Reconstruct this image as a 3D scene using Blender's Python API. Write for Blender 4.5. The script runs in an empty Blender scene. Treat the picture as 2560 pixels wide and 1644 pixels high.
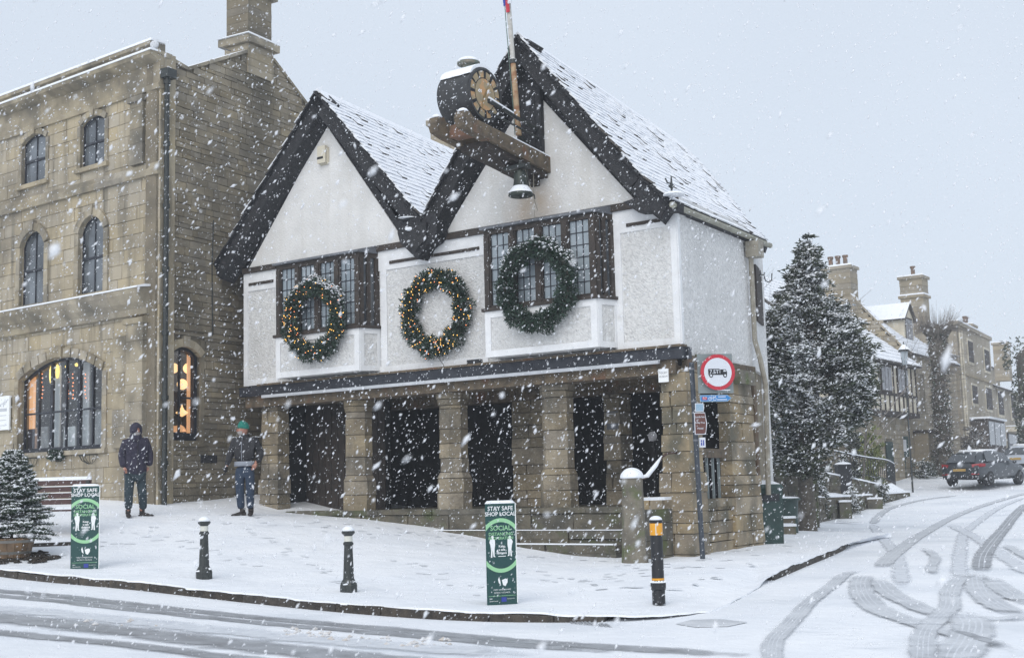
import bpy, bmesh, math, random
import numpy as np
from mathutils import Vector, Matrix, noise
random.seed(7); np.random.seed(7)
SC = bpy.context.scene
COL = SC.collection
# ------------------------------------------------------------------ camera
F, CX, CY = 3203.0, 1280.0, 822.0
PITCH, ROLL = math.atan(.122), .026
EYE = Vector((0, 0, 1.6))
_R = Vector((1, 0, 0)); _U = Vector((0, -math.sin(PITCH), math.cos(PITCH))); CW = Vector((0, math.cos(PITCH), math.sin(PITCH)))
CR = _R*math.cos(ROLL) - _U*math.sin(ROLL); CU = _R*math.sin(ROLL) + _U*math.cos(ROLL)
cam = bpy.data.cameras.new('camera'); camo = bpy.data.objects.new('camera', cam); COL.objects.link(camo)
m3 = Matrix((CR, CU, -CW)).transposed()
camo.matrix_world = Matrix.Translation(EYE) @ m3.to_4x4()
cam.lens = F/2560*36; cam.sensor_width = 36; cam.sensor_fit = 'HORIZONTAL'; cam.clip_start = .1; cam.clip_end = 1500
cam.dof.use_dof = True; cam.dof.focus_distance = 22; cam.dof.aperture_fstop = 5
SC.camera = camo
# ------------------------------------------------------------------ sky, sun, exposure (overcast, snowing)
SUN_EL, SUN_AZ = math.radians(38), math.radians(200)
w = bpy.data.worlds.new('World'); SC.world = w; w.use_nodes = True
nt = w.node_tree; nt.nodes.clear()
wo = nt.nodes.new('ShaderNodeOutputWorld'); b1 = nt.nodes.new('ShaderNodeBackground'); b2 = nt.nodes.new('ShaderNodeBackground'); ad = nt.nodes.new('ShaderNodeAddShader')
sk = nt.nodes.new('ShaderNodeTexSky'); sk.sky_type = 'NISHITA'; sk.sun_disc = False; sk.sun_elevation = SUN_EL; sk.sun_rotation = SUN_AZ
sk.air_density = 1; sk.dust_density = 3
b1.inputs[1].default_value = .05 * .25
nt.links.new(sk.outputs[0], b1.inputs[0])
tc = nt.nodes.new('ShaderNodeTexCoord'); nz = nt.nodes.new('ShaderNodeTexNoise'); nz.inputs['Scale'].default_value = 1.6; nz.inputs['Detail'].default_value = 3
cr = nt.nodes.new('ShaderNodeValToRGB'); cr.color_ramp.elements[0].position = .3; cr.color_ramp.elements[1].position = .75
cr.color_ramp.elements[0].color = (.54, .60, .685, 1); cr.color_ramp.elements[1].color = (.60, .66, .74, 1)
nt.links.new(tc.outputs['Generated'], nz.inputs['Vector']); nt.links.new(nz.outputs[0], cr.inputs[0]); nt.links.new(cr.outputs[0], b2.inputs[0])
b2.inputs[1].default_value = 1.0
nt.links.new(b1.outputs[0], ad.inputs[0]); nt.links.new(b2.outputs[0], ad.inputs[1]); nt.links.new(ad.outputs[0], wo.inputs[0])
sl = bpy.data.lights.new('sun', 'SUN'); sl.energy = 1.45; sl.angle = math.radians(60); sl.color = (1, .97, .93)
slo = bpy.data.objects.new('sun', sl); COL.objects.link(slo)
sd = Vector((math.sin(SUN_AZ)*math.cos(SUN_EL), math.cos(SUN_AZ)*math.cos(SUN_EL), math.sin(SUN_EL)))
slo.rotation_euler = sd.to_track_quat('Z', 'Y').to_euler(); slo.location = (0, 0, 40)
vs = SC.view_settings; vs.view_transform = 'Standard'; vs.look = 'None'; vs.exposure = .2; vs.gamma = 1; vs.use_curve_mapping = False
SC.cycles.use_denoising = True; SC.cycles.max_bounces = 6; SC.cycles.diffuse_bounces = 3; SC.cycles.volume_bounces = 1
SC.cycles.transparent_max_bounces = 12; SC.cycles.sample_clamp_indirect = 5

# ------------------------------------------------------------------ picture geometry: where a point of the photograph lies at a known distance
def ray(x, y): return CW + CR*((x-CX)/F) - CU*((y-CY)/F)
def at(x, y, Y):
    d = ray(x, y); return EYE + d*(Y/d.y)
def hd(x, y):
    d = ray(x, y); return Vector((d.x, d.y, 0)).normalized()
class Frame:
    """vertical plane through O along horizontal u; n points out of the wall"""
    def __init__(s, O, u, n=None):
        s.O = Vector((O[0], O[1], 0)); s.u = Vector((u[0], u[1], 0)).normalized()
        if n is None:
            n = Vector((s.u.y, -s.u.x, 0))
            if n.y > 0: n = -n
        s.n = Vector(n)
    def __call__(s, t, o, z): return s.O + s.u*t + s.n*o + Vector((0, 0, z))
    def tz(s, x, y, o=0):
        q = ray(x, y); P = s.O + s.n*o
        det = s.u.x*(-q.y) + q.x*s.u.y
        bx_, by_ = EYE.x-P.x, EYE.y-P.y
        t = (bx_*(-q.y) + q.x*by_)/det; k = (s.u.x*by_ - s.u.y*bx_)/det
        return t, 1.6 + k*q.z

# ------------------------------------------------------------------ mesh helpers
OFF = {}
def prop(o, label=None, cat=None, group=None, kind=None):
    if label: o['label'] = label
    if cat: o['category'] = cat
    if group: o['group'] = group
    if kind: o['kind'] = kind
    return o
def thing(name, loc, label, cat, group=None, local=False, rz=0):
    o = bpy.data.objects.new(name, None); COL.objects.link(o); o.location = loc; o.rotation_euler = (0, 0, rz); o.empty_display_size = .2
    OFF[o.name] = Vector((0, 0, 0)) if local else Vector(loc)
    return prop(o, label, cat, group)
def link(name, me, parent=None):
    o = bpy.data.objects.new(name, me); COL.objects.link(o)
    if parent: o.parent = parent; OFF[o.name] = OFF[parent.name]
    else: OFF[o.name] = Vector((0, 0, 0))
    return o
def dup(o, loc=None, rz=None, parent=None, label=None):
    c = o.copy(); COL.objects.link(c); OFF[c.name] = OFF.get(o.name, Vector())
    if parent: c.parent = parent
    if loc is not None: c.location = loc
    if rz is not None: c.rotation_euler = (0, 0, rz)
    if label: c['label'] = label
    for ch in [x for x in bpy.data.objects if x.parent == o]: dup(ch, parent=c)
    return c
class MB:
    def __init__(s): s.v = []; s.f = []; s.m = []
    def add(s, vs_, fs, mi=0):
        b = len(s.v); s.v += [tuple(x) for x in vs_]; s.f += [tuple(b+i for i in f) for f in fs]; s.m += [mi]*len(fs); return s
    def hexa(s, p, mi=0, top=None):
        fs = [(0, 3, 2, 1), (4, 5, 6, 7), (0, 1, 5, 4), (1, 2, 6, 5), (2, 3, 7, 6), (3, 0, 4, 7)]
        b = len(s.v); s.v += [tuple(x) for x in p]
        for i, f in enumerate(fs):
            s.f.append(tuple(b+k for k in f)); s.m.append(top if (i == 1 and top is not None) else mi)
        return s
    def box(s, x0, x1, y0, y1, z0, z1, mi=0, top=None):
        return s.hexa([(x0, y0, z0), (x1, y0, z0), (x1, y1, z0), (x0, y1, z0), (x0, y0, z1), (x1, y0, z1), (x1, y1, z1), (x0, y1, z1)], mi, top)
    def fb(s, fr, t0, t1, o0, o1, z0, z1, mi=0, top=None):
        return s.hexa([fr(t0, o0, z0), fr(t1, o0, z0), fr(t1, o1, z0), fr(t0, o1, z0), fr(t0, o0, z1), fr(t1, o0, z1), fr(t1, o1, z1), fr(t0, o1, z1)], mi, top)
    def prism(s, pts, d, mi=0):
        """polygon pts (3d) extruded by vector d"""
        n = len(pts); d = Vector(d); P = [Vector(p) for p in pts]
        fs = [tuple(range(n))[::-1], tuple(range(n, 2*n))] + [(i, (i+1) % n, n+(i+1) % n, n+i) for i in range(n)]
        return s.add(P + [p+d for p in P], fs, mi)
    def tube(s, pts, rs, n=8, mi=0, cap=True):
        pts = [Vector(p) for p in pts]
        if not hasattr(rs, '__len__'): rs = [rs]*len(pts)
        V = []; Fs = []
        for i, p in enumerate(pts):
            d = (pts[min(i+1, len(pts)-1)] - pts[max(i-1, 0)]).normalized()
            a = d.orthogonal().normalized() if i == 0 else (a - d*a.dot(d)).normalized()
            b = d.cross(a)
            for k in range(n):
                an = 2*math.pi*k/n; V.append(p + (a*math.cos(an)+b*math.sin(an))*rs[i])
        for i in range(len(pts)-1):
            for k in range(n): Fs.append((i*n+k, i*n+(k+1) % n, (i+1)*n+(k+1) % n, (i+1)*n+k))
        if cap: Fs += [tuple(range(n))[::-1], tuple((len(pts)-1)*n+k for k in range(n))]
        return s.add(V, Fs, mi)
    def lathe(s, prof, c=(0, 0, 0), n=16, mi=0, ax=None, rot=0):
        """prof: (r,h) list; ax: (X,Y,Z) axis vectors"""
        X, Y, Z = ax if ax else (Vector((1, 0, 0)), Vector((0, 1, 0)), Vector((0, 0, 1)))
        c = Vector(c); V = []; Fs = []
        for r, h in prof:
            for k in range(n):
                a = 2*math.pi*k/n + rot; V.append(c + X*r*math.cos(a) + Y*r*math.sin(a) + Z*h)
        for i in range(len(prof)-1):
            for k in range(n): Fs.append((i*n+k, i*n+(k+1) % n, (i+1)*n+(k+1) % n, (i+1)*n+k))
        Fs += [tuple(range(n))[::-1], tuple((len(prof)-1)*n+k for k in range(n))]
        return s.add(V, Fs, mi)
    def ico(s, c, r, sq=1.0, mi=0, jit=0):
        c = Vector(c)
        V = [(0, 0, 1), (0, 0, -1), (1, 0, 0), (0, 1, 0), (-1, 0, 0), (0, -1, 0)]
        V = [c + Vector((a*r*(1+random.uniform(-jit, jit)), b*r*(1+random.uniform(-jit, jit)), e*r*sq)) for a, b, e in V]
        return s.add(V, [(0, 2, 3), (0, 3, 4), (0, 4, 5), (0, 5, 2), (1, 3, 2), (1, 4, 3), (1, 5, 4), (1, 2, 5)], mi)
    def blob(s, c, rx, ry, rz, n=12, m=6, mi=0, half=False, jit=0):
        c = Vector(c); pr = []
        a0 = 0 if half else -math.pi/2
        V = []; Fs = []
        for i in range(m+1):
            a = a0 + (math.pi/2-a0)*i/m
            for k in range(n):
                b = 2*math.pi*k/n; q = 1+random.uniform(-jit, jit)
                V.append(c+Vector((rx*max(math.cos(a), .02)*math.cos(b)*q, ry*max(math.cos(a), .02)*math.sin(b)*q, rz*math.sin(a)*q)))
        for i in range(m):
            for k in range(n): Fs.append((i*n+k, i*n+(k+1) % n, (i+1)*n+(k+1) % n, (i+1)*n+k))
        Fs += [tuple(range(n))[::-1], tuple(m*n+k for k in range(n))]
        return s.add(V, Fs, mi)
    def build(s, name, mats, parent=None, smooth=False, kind=None, label=None, cat=None, group=None, auto=None):
        me = bpy.data.meshes.new(name)
        off = OFF.get(parent.name, Vector((0, 0, 0))) if parent else Vector((0, 0, 0))
        V = np.array(s.v, dtype=np.float64).reshape(-1, 3) - np.array(off)
        me.from_pydata(V.tolist(), [], s.f)
        if not isinstance(mats, (list, tuple)): mats = [mats]
        for m in mats: me.materials.append(m)
        if len(mats) > 1: me.polygons.foreach_set('material_index', s.m)
        if smooth: me.polygons.foreach_set('use_smooth', [True]*len(me.polygons))
        me.update()
        if auto:
            bm = bmesh.new(); bm.from_mesh(me)
            for e in bm.edges:
                if len(e.link_faces) == 2 and e.calc_face_angle(0) > math.radians(auto): e.smooth = False
            bm.to_mesh(me); bm.free()
        o = link(name, me, parent)
        return prop(o, label, cat, group, kind)
def fast_mesh(name, V, T, mats, parent=None, mi=None, kind=None, quads=False, sub=True, **kw):
    """big arrays: V (n,3), T (m,3|4)"""
    me = bpy.data.meshes.new(name); V = np.asarray(V, dtype=np.float64)
    if parent and sub: V = V - np.array(OFF[parent.name])
    k = T.shape[1]
    me.vertices.add(len(V)); me.vertices.foreach_set('co', V.ravel())
    me.loops.add(T.size); me.loops.foreach_set('vertex_index', T.ravel().astype(np.int32))
    me.polygons.add(len(T)); me.polygons.foreach_set('loop_start', np.arange(len(T), dtype=np.int32)*k)
    if not isinstance(mats, (list, tuple)): mats = [mats]
    for m in mats: me.materials.append(m)
    if mi is not None: me.polygons.foreach_set('material_index', np.asarray(mi, dtype=np.int32))
    me.update(calc_edges=True); me.validate()
    o = link(name, me, parent); return prop(o, kind=kind, **kw)

# ------------------------------------------------------------------ materials
def mat(name, col, rough=.8, col2=None, scale=3, det=6, mix=(.35, .65), bump=0, bscale=30, isl=0, stain=None, sscale=.7, spos=(.5, .7), metal=0, spec=.5, emis=None, estr=0, streak=None, wave=None):
    m = bpy.data.materials.new(name); m.use_nodes = True; n = m.node_tree; N = n.nodes; L = n.links
    p = N['Principled BSDF']; p.inputs['Roughness'].default_value = rough; p.inputs['Metallic'].default_value = metal
    p.inputs['Specular IOR Level'].default_value = spec
    ge = N.new('ShaderNodeNewGeometry'); c3 = lambda c: (c[0], c[1], c[2], 1)
    out = None
    def rgb(c):
        x = N.new('ShaderNodeRGB'); x.outputs[0].default_value = c3(c); return x.outputs[0]
    def mx(a, b, f):
        x = N.new('ShaderNodeMix'); x.data_type = 'RGBA'; L.new(a, x.inputs[6]); L.new(b, x.inputs[7])
        if isinstance(f, float): x.inputs[0].default_value = f
        else: L.new(f, x.inputs[0])
        return x.outputs[2]
    def ns(sc, d, lo, hi, vec=None):
        x = N.new('ShaderNodeTexNoise'); x.inputs['Scale'].default_value = sc; x.inputs['Detail'].default_value = d; L.new(vec or ge.outputs['Position'], x.inputs['Vector'])
        r = N.new('ShaderNodeMapRange'); r.inputs[1].default_value = lo; r.inputs[2].default_value = hi; L.new(x.outputs[0], r.inputs[0]); return r.outputs[0], x.outputs[0]
    cur = rgb(col)
    if col2 is not None:
        f, _ = ns(scale, det, *mix); cur = mx(cur, rgb(col2), f)
    if isl:
        oi = N.new('ShaderNodeObjectInfo'); a = N.new('ShaderNodeMath'); a.operation = 'ADD'; L.new(ge.outputs['Random Per Island'], a.inputs[0]); L.new(oi.outputs['Random'], a.inputs[1])
        fr = N.new('ShaderNodeMath'); fr.operation = 'FRACT'; L.new(a.outputs[0], fr.inputs[0])
        hs = N.new('ShaderNodeHueSaturation'); mr = N.new('ShaderNodeMapRange'); mr.inputs[3].default_value = 1-isl; mr.inputs[4].default_value = 1+isl
        L.new(fr.outputs[0], mr.inputs[0]); L.new(mr.outputs[0], hs.inputs['Value']); L.new(cur, hs.inputs['Color']); cur = hs.outputs[0]
        s2 = N.new('ShaderNodeMapRange'); s2.inputs[3].default_value = 1.15; s2.inputs[4].default_value = .75; m2 = N.new('ShaderNodeMath'); m2.operation = 'MULTIPLY'; m2.inputs[1].default_value = 7.31
        f2 = N.new('ShaderNodeMath'); f2.operation = 'FRACT'; L.new(fr.outputs[0], m2.inputs[0]); L.new(m2.outputs[0], f2.inputs[0]); L.new(f2.outputs[0], s2.inputs[0]); L.new(s2.outputs[0], hs.inputs['Saturation'])
    if stain is not None:
        f, _ = ns(sscale, 5, *spos); cur = mx(cur, rgb(stain), f)
    if streak is not None:
        mp = N.new('ShaderNodeMapping'); mp.inputs['Scale'].default_value = (5, 5, .35); L.new(ge.outputs['Position'], mp.inputs[0])
        f, _ = ns(1.0, 4, .5, .78, mp.outputs[0]); cur = mx(cur, rgb(streak), f)
    L.new(cur, p.inputs['Base Color'])
    if bump:
        _, h = ns(bscale, 8, 0, 1)
        bp = N.new('ShaderNodeBump'); bp.inputs['Strength'].default_value = 1; bp.inputs['Distance'].default_value = bump; L.new(h, bp.inputs['Height']); L.new(bp.outputs[0], p.inputs['Normal'])
    if emis: p.inputs['Emission Color'].default_value = c3(emis); p.inputs['Emission Strength'].default_value = estr
    return m
M = {}
M['snow'] = mat('snow', (.80, .83, .87), .7, col2=(.86, .88, .91), scale=2.5, bump=.012, bscale=9, spec=.25)
M['snow_ground'] = mat('snow_ground', (.80, .83, .875), .7, col2=(.87, .89, .92), scale=.9, bump=.035, bscale=3.2, spec=.25, stain=(.70, .735, .79), sscale=1.6, spos=(.58, .85))
M['snow_road'] = mat('snow_road', (.78, .81, .855), .6, col2=(.86, .88, .91), scale=.7, bump=.02, bscale=5, spec=.3, stain=(.60, .64, .69), sscale=.55, spos=(.52, .8))
M['snow_roof'] = mat('snow_roof', (.80, .83, .88), .75, col2=(.86, .88, .92), scale=6, bump=.01, bscale=20, spec=.2)
M['slush'] = mat('slush', (.52, .545, .58), .5, col2=(.66, .685, .72), scale=2.2, bump=.012, bscale=14, spec=.4)
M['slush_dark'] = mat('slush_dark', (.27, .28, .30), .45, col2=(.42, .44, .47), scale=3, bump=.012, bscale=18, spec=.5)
M['foot_snow'] = mat('trodden_snow', (.70, .73, .77), .7, col2=(.76, .79, .83), scale=8)
M['ridge_snow'] = mat('ridge_snow', (.62, .65, .70), .6, col2=(.75, .78, .82), scale=8, bump=.01, bscale=30)
M['ashlar'] = mat('ashlar', (.41, .35, .245), .9, col2=(.31, .268, .195), scale=.9, bump=.010, bscale=22, isl=.04, stain=(.17, .15, .115), sscale=.55, spos=(.54, .74), streak=(.15, .135, .105))
M['ashlar_trim'] = mat('ashlar_trim', (.38, .33, .24), .9, col2=(.20, .175, .13), scale=2, bump=.006, bscale=25, isl=.08, stain=(.10, .095, .08), sscale=1.1, spos=(.5, .75))
M['rubble'] = mat('rubble', (.28, .24, .17), .95, col2=(.20, .172, .125), scale=2.5, bump=.012, bscale=18, isl=.22, stain=(.10, .09, .07), sscale=.45, spos=(.45, .75))
M['mortar'] = mat('mortar', (.21, .18, .13), .95, col2=(.14, .122, .092), scale=2, bump=.01, bscale=20)
M['column_stone'] = mat('column_stone', (.30, .255, .18), .9, col2=(.20, .17, .125), scale=3, bump=.035, bscale=16, isl=.16, stain=(.11, .10, .08), sscale=1.3, spos=(.5, .7))
M['corner_stone'] = mat('corner_stone', (.33, .265, .17), .9, col2=(.22, .18, .125), scale=2.5, bump=.03, bscale=14, isl=.18, stain=(.12, .11, .08), sscale=1.4, spos=(.48, .68))
M['mossy'] = mat('mossy_stone', (.15, .135, .105), .95, col2=(.085, .08, .065), scale=4, bump=.02, bscale=14, isl=.15, stain=(.085, .10, .045), sscale=2.4, spos=(.52, .68))
M['post_stone'] = mat('post_stone', (.21, .19, .15), .95, col2=(.12, .11, .09), scale=5, bump=.03, bscale=13, stain=(.10, .12, .05), sscale=3, spos=(.52, .66))
M['roughcast'] = mat('roughcast', (.70, .70, .69), .95, col2=(.56, .56, .555), scale=14, det=8, mix=(.42, .7), bump=.045, bscale=26, stain=(.52, .52, .51), sscale=1.1, spos=(.5, .9))
M['plaster'] = mat('plaster', (.68, .675, .66), .9, col2=(.60, .595, .58), scale=2.2, bump=.012, bscale=24, streak=(.59, .58, .555))
M['plaster_rust'] = mat('plaster_gable', (.66, .655, .64), .9, col2=(.58, .575, .56), scale=2.2, bump=.012, bscale=24, streak=(.57, .56, .53))
M['white_trim'] = mat('white_trim', (.76, .77, .78), .6, col2=(.68, .69, .70), scale=5, bump=.004, bscale=40, stain=(.55, .55, .54), sscale=3, spos=(.62, .85))
M['oak'] = mat('dark_oak', (.052, .040, .032), .75, col2=(.030, .025, .022), scale=9, bump=.01, bscale=40)
M['oak_brown'] = mat('weathered_beam', (.15, .115, .075), .85, col2=(.085, .068, .05), scale=7, bump=.015, bscale=30, stain=(.16, .075, .04), sscale=3, spos=(.58, .75))
M['black_paint'] = mat('black_fascia', (.012, .015, .024), .5, col2=(.03, .034, .044), scale=6, bump=.004, bscale=30)
M['soffit'] = mat('verge_tile', (.014, .015, .018), .85, col2=(.028, .028, .031), scale=12, bump=.02, bscale=30, isl=.3)
M['tile_edge'] = mat('stone_tile', (.10, .09, .078), .9, col2=(.06, .055, .05), scale=8, bump=.01, isl=.3)
M['tile_snowy'] = mat('snow_dusted_tile', (.60, .62, .65), .9, col2=(.72, .74, .77), scale=9, isl=.1)
M['lead'] = mat('lead', (.16, .17, .19), .6, col2=(.11, .12, .135), scale=5)
M['strip_grey'] = mat('grey_strip', (.52, .54, .57), .5, col2=(.42, .44, .47), scale=3)
M['leaded_pane'] = mat('leaded_pane', (.30, .345, .375), .12, col2=(.19, .23, .26), scale=1.3, spec=.9)  # pale base colour stands in for sky reflection and a net curtain
M['dark_pane'] = mat('dark_pane', (.04, .047, .055), .06, col2=(.15, .17, .19), scale=1.1, spec=1.0, bump=.002, bscale=2)  # pale mottling paints in reflections and curtains behind the glass
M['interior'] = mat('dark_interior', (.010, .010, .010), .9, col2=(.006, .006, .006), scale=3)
M['iron'] = mat('cast_iron', (.022, .026, .026), .45, col2=(.034, .04, .038), scale=20, bump=.004, bscale=40)
M['iron_blue'] = mat('painted_post', (.030, .040, .055), .5, col2=(.045, .055, .07), scale=12)
M['bronze'] = mat('bell_metal', (.030, .038, .034), .5, col2=(.05, .062, .052), scale=9, metal=.3)
M['clock_black'] = mat('clock_case', (.020, .021, .023), .45, col2=(.04, .04, .04), scale=8)
M['clock_stone'] = mat('clock_face', (.34, .27, .16), .7, col2=(.27, .22, .14), scale=9, stain=(.48, .28, .13), sscale=7, spos=(.5, .62))
M['gold'] = mat('dull_gold', (.36, .25, .11), .5, metal=.4)
M['rust_pole'] = mat('rusty_pole', (.42, .30, .18), .7, col2=(.30, .15, .075), scale=6, mix=(.45, .6))
M['white_pole'] = mat('weathered_white_pole', (.50, .49, .46), .6, col2=(.36, .35, .32), scale=9)
M['amber'] = mat('amber_reflector', (.72, .33, .02), .35, bump=.002, bscale=60)
M['refl_white'] = mat('reflective_white', (.62, .62, .56), .35)
M['grey_back'] = mat('sign_back_grey', (.20, .235, .24), .5)
M['sign_red'] = mat('sign_red', (.45, .022, .04), .4)
M['sign_white'] = mat('sign_white', (.60, .63, .68), .35)
M['sign_black'] = mat('sign_black', (.012, .013, .016), .5)
M['sign_blue'] = mat('sign_blue', (.03, .20, .50), .4)
M['sign_brown'] = mat('sign_brown', (.115, .045, .035), .4)
M['pale_blue'] = mat('pale_blue', (.25, .38, .50), .4)
M['board_green'] = mat('board_dark_green', (.010, .058, .055), .45)
M['board_light'] = mat('board_light_green', (.30, .58, .32), .5)
M['board_white'] = mat('board_white', (.80, .82, .82), .5)
M['eu_blue'] = mat('flag_blue', (.03, .05, .30), .5)
M['bench'] = mat('bench_slat', (.085, .042, .038), .6, col2=(.06, .032, .03), scale=14)
M['barrel'] = mat('barrel_oak', (.26, .17, .10), .8, col2=(.16, .11, .07), scale=8, isl=.15)
M['hoop'] = mat('hoop_steel', (.26, .25, .23), .5, metal=.5)
M['soil'] = mat('soil', (.035, .028, .022), 1, col2=(.06, .05, .04), scale=20, bump=.03, bscale=30)
M['fir'] = mat('fir_needles', (.025, .055, .030), .7, col2=(.05, .075, .04), scale=5, isl=.35)
M['yew'] = mat('yew_leaves', (.042, .058, .038), .75, col2=(.09, .10, .065), scale=1.0, isl=.4)
M['wreath'] = mat('wreath_leaves', (.016, .040, .024), .6, col2=(.03, .058, .04), scale=12, isl=.4)
M['olive'] = mat('olive_leaves', (.13, .16, .045), .7, col2=(.20, .21, .07), scale=4, isl=.35)
M['bark'] = mat('bark', (.075, .066, .055), .95, col2=(.12, .108, .09), scale=9, bump=.04, bscale=14)
M['twig'] = mat('twigs', (.22, .20, .18), .9, col2=(.15, .135, .12), scale=6)
M['bulb'] = mat('warm_bulb', (.9, .5, .1), .4, emis=(1, .56, .13), estr=2.2)
M['bulb_orange'] = mat('orange_bulb', (.9, .35, .1), .4, emis=(1, .30, .12), estr=2.2)
M['lantern'] = mat('paper_lantern', (.9, .72, .45), .8, emis=(1, .60, .27), estr=1.3)
M['lamp_yellow'] = mat('yellow_lamp', (.9, .7, .2), .8, emis=(1, .72, .18), estr=1.3)
M['painted_glow'] = mat('painted_lamplight', (.62, .40, .24), .8, col2=(.5, .30, .18), scale=2, emis=(.95, .45, .20), estr=.62)  # emission stands in for lamplight falling on plaster, curtain and cushion
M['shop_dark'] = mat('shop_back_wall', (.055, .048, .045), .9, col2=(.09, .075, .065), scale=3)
M['shop_pale'] = mat('display_pale', (.34, .35, .37), .8, col2=(.22, .22, .23), scale=5)
M['shop_white'] = mat('display_white', (.55, .57, .60), .8)
M['navy_cloth'] = mat('navy_jacket', (.022, .021, .040), .85, col2=(.034, .030, .052), scale=18, bump=.035, bscale=11)
M['black_cloth'] = mat('black_jacket', (.014, .014, .017), .75, col2=(.024, .024, .028), scale=18, bump=.035, bscale=11)
M['jeans'] = mat('jeans', (.018, .032, .060), .9, col2=(.028, .045, .075), scale=22, bump=.006, bscale=30)
M['slate_cloth'] = mat('teal_trousers', (.022, .036, .046), .9, col2=(.03, .05, .06), scale=22, bump=.006, bscale=30)
M['skin'] = mat('skin', (.42, .22, .16), .6, col2=(.38, .18, .13), scale=20)
M['beard'] = mat('grey_beard', (.30, .28, .27), .9)
M['teal_wool'] = mat('teal_wool', (.012, .19, .145), .95, col2=(.02, .15, .12), scale=60, bump=.01, bscale=90)
M['grey_cloth'] = mat('grey_shirt', (.24, .26, .30), .9)
M['boot'] = mat('boot_leather', (.028, .022, .020), .6)
M['bin_green'] = mat('bin_green', (.012, .034, .030), .5, col2=(.02, .048, .042), scale=8)
M['stone_far'] = mat('far_stone', (.36, .31, .23), .95, col2=(.27, .235, .175), scale=1.5, bump=.03, bscale=5, isl=.12, stain=(.22, .195, .15), sscale=.4, spos=(.45, .75))
M['cream'] = mat('cream_render', (.62, .57, .46), .9, col2=(.44, .40, .32), scale=2)
M['car_grey'] = mat('dark_car_paint', (.02, .026, .032), .3, spec=.8)
M['car_silver'] = mat('silver_car_paint', (.42, .46, .52), .3, spec=.7)
M['car_glass'] = mat('car_glass', (.03, .035, .04), .08, spec=1.0)
M['tyre'] = mat('tyre', (.015, .015, .016), .9)
M['rim'] = mat('rim', (.10, .105, .11), .4, metal=.6)
M['tail'] = mat('tail_light', (.26, .015, .02), .25)
M['plate'] = mat('yellow_plate', (.38, .25, .08), .5)
M['chimney_pot'] = mat('chimney_pot', (.20, .13, .09), .9, col2=(.12, .09, .07), scale=6)
M['flake'] = mat('snowflake', (.88, .90, .93), .9, spec=.1); M['flake'].node_tree.nodes['Principled BSDF'].inputs['Alpha'].default_value = .62
M['yellow_rail'] = mat('pale_rail', (.38, .36, .26), .8)
M['kerb_stone'] = mat('kerb_stone', (.075, .064, .052), .95, col2=(.038, .034, .03), scale=9, bump=.02, bscale=25, isl=.25)
M['cream_box'] = mat('cream_plastic', (.56, .52, .42), .5)
def add_rust(m):
    N, L = m.node_tree.nodes, m.node_tree.links; p = N['Principled BSDF']; src = p.inputs['Base Color'].links[0].from_socket; ge = N.new('ShaderNodeNewGeometry')
    c = N.new('ShaderNodeVectorMath'); c.operation = 'DISTANCE'; q = at(1315, 512, 23.3); c.inputs[1].default_value = q; sc = N.new('ShaderNodeVectorMath'); sc.operation = 'MULTIPLY_ADD'
    L.new(ge.outputs['Position'], c.inputs[0]); r = N.new('ShaderNodeMapRange'); r.inputs[1].default_value = .15; r.inputs[2].default_value = .75; r.inputs[3].default_value = 1; r.inputs[4].default_value = 0; L.new(c.outputs['Value'], r.inputs[0])
    nz = N.new('ShaderNodeTexNoise'); nz.inputs['Scale'].default_value = 3.2; nz.inputs['Detail'].default_value = 6; L.new(ge.outputs['Position'], nz.inputs['Vector']); mu = N.new('ShaderNodeMath'); mu.operation = 'MULTIPLY'; L.new(r.outputs[0], mu.inputs[0]); L.new(nz.outputs[0], mu.inputs[1])
    x = N.new('ShaderNodeMix'); x.data_type = 'RGBA'; L.new(mu.outputs[0], x.inputs[0]); L.new(src, x.inputs[6]); x.inputs[7].default_value = (.42, .27, .12, 1); L.new(x.outputs[2], p.inputs['Base Color'])
add_rust(M['plaster_rust'])
def glassmat():
    m = bpy.data.materials.new('shop_glass'); m.use_nodes = True; N = m.node_tree.nodes; L = m.node_tree.links; N.clear()
    o = N.new('ShaderNodeOutputMaterial'); t = N.new('ShaderNodeBsdfTransparent'); g = N.new('ShaderNodeBsdfGlossy'); x = N.new('ShaderNodeMixShader')
    t.inputs[0].default_value = (.93, .95, .95, 1); g.inputs['Roughness'].default_value = .03; x.inputs[0].default_value = .10
    L.new(t.outputs[0], x.inputs[1]); L.new(g.outputs[0], x.inputs[2]); L.new(x.outputs[0], o.inputs[0]); return m
M['glass'] = glassmat()
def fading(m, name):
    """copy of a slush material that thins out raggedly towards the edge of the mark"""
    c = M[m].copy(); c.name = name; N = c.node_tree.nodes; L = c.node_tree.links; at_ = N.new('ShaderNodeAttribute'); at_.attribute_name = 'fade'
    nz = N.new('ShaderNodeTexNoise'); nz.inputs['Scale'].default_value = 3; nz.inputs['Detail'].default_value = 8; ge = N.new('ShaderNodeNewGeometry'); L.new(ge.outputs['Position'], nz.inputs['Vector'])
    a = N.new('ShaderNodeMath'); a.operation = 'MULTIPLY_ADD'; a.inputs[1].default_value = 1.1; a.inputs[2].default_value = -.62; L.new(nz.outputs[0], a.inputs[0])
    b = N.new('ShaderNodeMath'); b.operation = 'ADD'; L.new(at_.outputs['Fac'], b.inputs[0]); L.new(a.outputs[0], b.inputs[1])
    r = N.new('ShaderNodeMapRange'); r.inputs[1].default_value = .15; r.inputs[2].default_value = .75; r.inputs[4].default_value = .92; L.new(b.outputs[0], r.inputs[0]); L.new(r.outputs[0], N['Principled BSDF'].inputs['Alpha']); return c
for k in ('slush', 'slush_dark', 'ridge_snow'): M[k+'_fade'] = fading(k, k+'_mark')

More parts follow.
